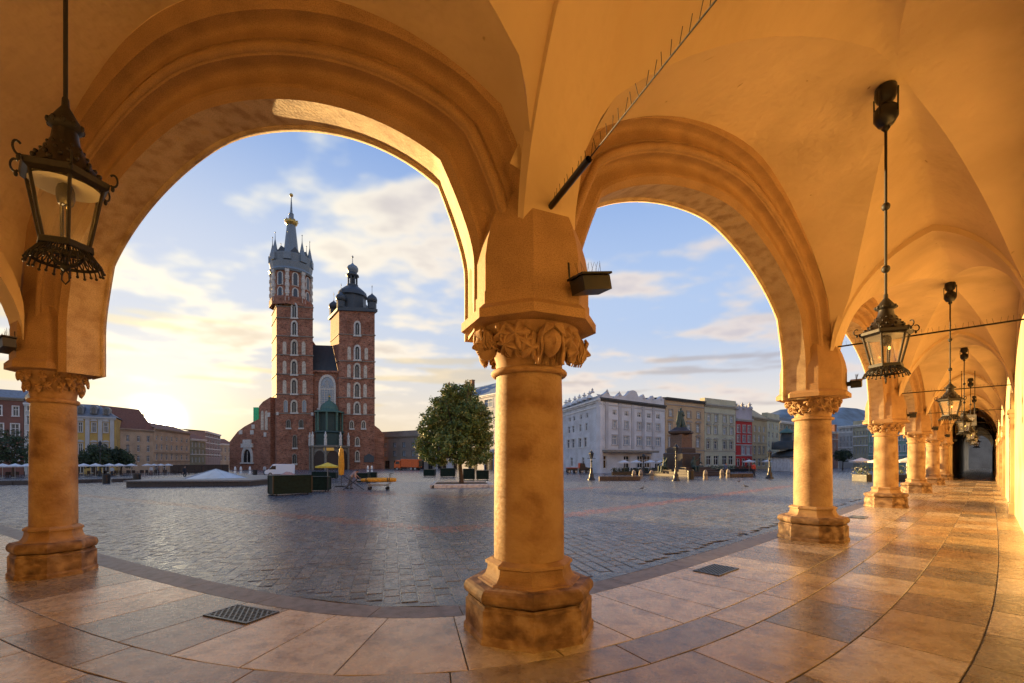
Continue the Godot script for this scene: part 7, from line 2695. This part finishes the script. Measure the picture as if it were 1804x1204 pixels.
	crate("dark green crate behind the bending person", ground(640, 851), Vector3(1.1, 0.85, 1.0), 0.1)
	crate("dark green crate at the end of the handcart row", ground(655, 848), Vector3(1.0, 0.85, 1.0), 0.2)
	crate("dark green crate under the open yellow parasol", ground(566, 843), Vector3(2.2, 0.75, 1.0), 0.1)
	crate("small dark green crate beside the open yellow parasol", ground(587, 844), Vector3(0.9, 0.7, 0.8), 0.1)
	crate("green crate behind the linden tree, lid pale", ground(757, 840), Vector3(1.6, 0.9, 1.0), 0.0)
	crate("green crate behind the linden trunk", ground(789, 841), Vector3(2.0, 1.1, 1.0), 0.1)
	crate("tall green crate behind the linden tree bed", ground(826, 846), Vector3(1.3, 1.15, 1.0), 0.1)
	crate("low green crate between the linden tree and the big column", ground(850, 846), Vector3(1.35, 0.95, 1.0), 0.1)
	o = ground(507, 871)
	t = thing("pink_cloth", "crumpled pale pink cloth lying on the large market crate", "cloth", Vector3(o.x, o.y + 1.25, o.z))
	b = MB.new()
	var gg := PackedVector3Array()
	for i in 12:
		for j in 9:
			var x := (i - 5.5) / 5.5
			var y := (j - 4.0) / 4.0
			gg.append(Vector3(x * 0.42, maxf(0.02, 0.2 * (1.0 - x * x) * (1.0 - y * y) + 0.05 * sin(i * 2.1 + j * 1.3)), y * 0.3))
	b.grid(gg, 12, 9)
	part("fabric", b.mesh(), paint(0.62, 0.42, 0.36), t)
	o = ground(480, 872)
	t = thing("brown_bag", "brown bag slumped against the large market crate", "bag", o)
	b = MB.new()
	bones_into(b, [[Vector3(-0.1, 0.22, 0), Vector3(0.12, 0.24, 0), 0.22, 0.2], [Vector3(0, 0.35, 0), Vector3(0.02, 0.5, 0), 0.14, 0.1]], 0.05, 0.06)
	part("sack", b.mesh(), M.wood_dark, t)
	b = MB.new()
	b.tube([Vector3(-0.15, 0.4, 0.05), Vector3(-0.05, 0.66, 0.06), Vector3(0.12, 0.64, 0.06), Vector3(0.18, 0.4, 0.05)], 0.018, 5)
	part("strap", b.mesh(), M.wood_dark, t)
	o = on_ground(577, 50)
	parasol("open bright yellow market parasol before the church porch", o, 1.28, EYE + (HZ - 822.0) / G * 50.0 - o.y, M.canvas_yellow, "yellow market parasols", "market_parasol")
	# closed parasol upright
	o = ground(601, 858)
	t = thing("folded_parasol", "tall folded orange parasol standing upright by the cross stand", "parasol", o, 0.0, "yellow market parasols")
	var zf := -o.z
	var hy := func(py: float) -> float: return EYE + (HZ - py) / G * zf - o.y
	b = MB.new()
	var pr := []
	for e in [[838, 0.05], [837, 0.20], [820, 0.24], [800, 0.19], [792, 0.15], [789, 0.05]]:
		pr.append(Vector2(e[1], hy.call(float(e[0]))))
	var gp2 := PackedVector3Array()
	for i in 24:
		var a := TAU * i / 24
		for e in pr:
			gp2.append(Vector3(cos(a), 0, sin(a)) * e.x * (1.0 + 0.13 * cos(a * 6.0)) + Vector3(0, e.y, 0))
	b.grid(gp2, 24, pr.size(), true)
	part("folded_canopy", b.mesh(), M.canvas_orange, t)
	b = MB.new()
	b.tube([Vector3(0, 0, 0), Vector3(0, hy.call(786.0), 0)], 0.03, 6)
	b.box(Vector3(0, 0.05, 0), Vector3(0.8, 0.1, 0.8))
	part("pole", b.mesh(), M.black, t)
	o = ground(618, 864)
	t = thing("cross_stand", "black folding cross stand beside the bending person", "stand", o)
	for e in [[-0.75, 0.95], [0.75, -0.55]]:
		b = MB.new()
		b.tube([Vector3(e[0] * 0.9, 1.12 if e[0] < 0 else 0.95, 0.1 * signf(e[0])), Vector3(e[1], 0.02, 0.1 * signf(e[0]))], 0.035, 6)
		part("bar", b.mesh(), M.black, t)
	# bending person
	var f := Vector3(-0.75, -0.45, 0.25).normalized()
	person("person in a pale shirt and shorts bending forward beside the crates", ground(617, 862), 0.35, {hips = Vector3(0.05, 0.92, 0), neck = Vector3(0.35, 1.27, 0.08), head = Vector3(0.44, 1.32, 0.12), face = Vector3(0.6, -0.5, 0.5).normalized(),
		arms = [[Vector3(0.33, 1.2, 0.2), Vector3(0.36, 0.95, 0.26), Vector3(0.5, 0.78, 0.2)], [Vector3(0.3, 1.2, -0.12), Vector3(0.5, 1.02, -0.2), Vector3(0.66, 0.88, -0.1)]],
		legs = [[Vector3(0.02, 0.88, 0.1), Vector3(0.1, 0.47, 0.13), Vector3(0.0, 0.08, 0.14), Vector3(0.17, 0.05, 0.16)], [Vector3(0.02, 0.88, -0.1), Vector3(-0.08, 0.48, -0.12), Vector3(-0.28, 0.09, -0.12), Vector3(-0.12, 0.05, -0.14)]]}, paint(0.52, 0.38, 0.33), paint(0.16, 0.15, 0.14), M.wood_dark, 0.03)
	# handcart with a rolled parasol
	o = ground(667, 863)
	t = thing("handcart", "flat steel handcart carrying a rolled orange parasol", "handcart", o, 0.1)
	b = MB.new()
	b.box(Vector3(0, 0.42, 0), Vector3(1.7, 0.05, 0.7))
	b.box(Vector3(0, 0.3, 0), Vector3(1.6, 0.05, 0.06))
	part("deck", b.mesh(), M.steel, t)
	for sx in [-1, 1]:
		for sz in [-1, 1]:
			b = MB.new()
			b.lathe([Vector2(0.01, -0.03), Vector2(0.11, -0.03), Vector2(0.11, 0.03), Vector2(0.01, 0.03)], 12, Vector3(sx * 0.65, 0.11, sz * 0.28), 0, false, Basis(Vector3(1, 0, 0), PI / 2))
			part("caster", b.mesh(), M.rubber, t)
			b = MB.new()
			b.tube([Vector3(sx * 0.65, 0.16, sz * 0.28), Vector3(sx * 0.65, 0.42, sz * 0.28)], 0.02, 5)
			b.tube([Vector3(sx * 0.75, 0.42, sz * 0.3), Vector3(sx * 0.75, 0.75, sz * 0.3)], 0.02, 5)
			part("stay", b.mesh(), M.black, t)
	for sz in [-0.3, 0.3]:
		b = MB.new()
		b.tube([Vector3(0.85, 0.42, sz), Vector3(0.85, 1.12, sz), Vector3(0.9, 1.2, sz), Vector3(1.05, 1.22, sz)], 0.022, 6)
		part("handle", b.mesh(), M.black, t)
	t = thing("rolled_parasol", "rolled orange parasol lying on the handcart", "parasol", o + Vector3(0, 0.72, 0), 0.06, "yellow market parasols")
	b = MB.new()
	gp2 = PackedVector3Array()
	for i in 20:
		var a := TAU * i / 20
		for e in [[-1.35, 0.02], [-1.3, 0.1], [-0.7, 0.15], [0.2, 0.17], [1.0, 0.16], [1.3, 0.13], [1.32, 0.02]]:
			gp2.append(Vector3(e[0], cos(a) * e[1] * (1.0 + 0.12 * cos(5.0 * a)), sin(a) * e[1]))
	b.grid(gp2, 20, 7, true)
	part("canopy", b.mesh(), M.canvas_orange, t)
	b = MB.new()
	b.tube([Vector3(-1.6, 0, 0), Vector3(1.33, 0, 0)], 0.035, 6)
	part("pole", b.mesh(), M.canvas_white, t)
	for x in [-0.9, 0.7]:
		b = MB.new()
		b.lathe([Vector2(0.17, -0.03), Vector2(0.185, 0), Vector2(0.17, 0.03)], 14, Vector3(x, 0, 0), 0, false, Basis(Vector3(0, 0, 1), PI / 2))
		part("strap", b.mesh(), M.black, t)
	make_van()
	make_truck()
	make_red_vehicle()
	make_monument()
	make_small_church()
	for e in [["dark pigeon with raised head on the setts near the monument bollards", 1131, 864, 0.3], ["pigeon standing on the setts before the red townhouse", 1314, 860, 2.6], ["small pigeon on the setts before the statue steps", 1302, 851, 0.4], ["pigeon on the setts before the white corner house terrace", 1136, 851, 1.0]]:
		pigeon(e[0], ground(e[1], e[2]), e[3])
	# people farther off
	var pale := paint(0.6, 0.6, 0.6)
	var navy := paint(0.03, 0.035, 0.05)
	var dull := paint(0.2, 0.12, 0.1)
	for e in [["person in a white shirt near the yellow townhouse parasols", 197, 78, 0.5, pale, navy, 0.6], ["dark clothed person walking past the glass pyramid", 325, 64, 1.2, navy, navy, 1.0], ["person in white walking beside the delivery van", 466, 80, 1.0, pale, navy, 0.8], ["person in a red top before the red townhouse", 1328, 58, 2.0, M.car_red, navy, 0.4], ["person in a blue top sitting crowd near the stone bollards", 1279, 60, 0.4, paint(0.08, 0.14, 0.3), navy, 0.3], ["person in pale clothes before the long peach facade", 266, 84, 0.2, pale, dull, 0.7], ["person in a dull red top before the long peach facade", 279, 86, 2.2, dull, navy, 0.5], ["person in a white shirt walking behind the greyish column", 1632, 40, 1.4, pale, navy, 1.0]]:
		person(e[0], on_ground(e[1], e[2]), e[3], standing(e[6]), e[4], e[5], M.wood_dark, 0.055, false)
func _ready() -> void:
	rng.seed = 1
	var cam := Camera3D.new()
	cam.name = "camera"
	add_child(cam)
	cam.position = Vector3(0, EYE, 0)
	cam.set_frustum(0.1 * 1204.0 / G, Vector2(0, 0.1 * (HZ - 602.0) / G), 0.1, 4000.0)
	cam.current = true
	var env := Environment.new()
	env.background_mode = Environment.BG_SKY
	env.sky = make_sky()
	env.tonemap_mode = Environment.TONE_MAPPER_LINEAR
	env.tonemap_exposure = EXPO
	env.sdfgi_enabled = true
	env.ssao_enabled = true
	env.ssil_enabled = true
	var we := WorldEnvironment.new()
	we.environment = env
	add_child(we)
	var sun := DirectionalLight3D.new()
	sun.name = "sun"
	sun.light_color = Color(1.0, 0.83, 0.56)
	sun.light_energy = 1.6
	sun.light_angular_distance = 0.5
	sun.shadow_enabled = true
	add_child(sun)
	var toward := Vector3((SUN_PX.x - CX) / G, (HZ - SUN_PX.y) / G, -1.0)
	sun.look_at_from_position(toward * 100.0, Vector3.ZERO)
	var s := -20.0
	var a := 0.0
	while s < 90.0:
		arc_s.append(s)
		arc_a.append(a)
		a += (plan(s + 0.05) - plan(s)).length()
		s += 0.05
	make_materials()
	make_square()
	make_floor()
	make_arcade()
	make_grates()
	make_church()
	make_houses()
	make_props()
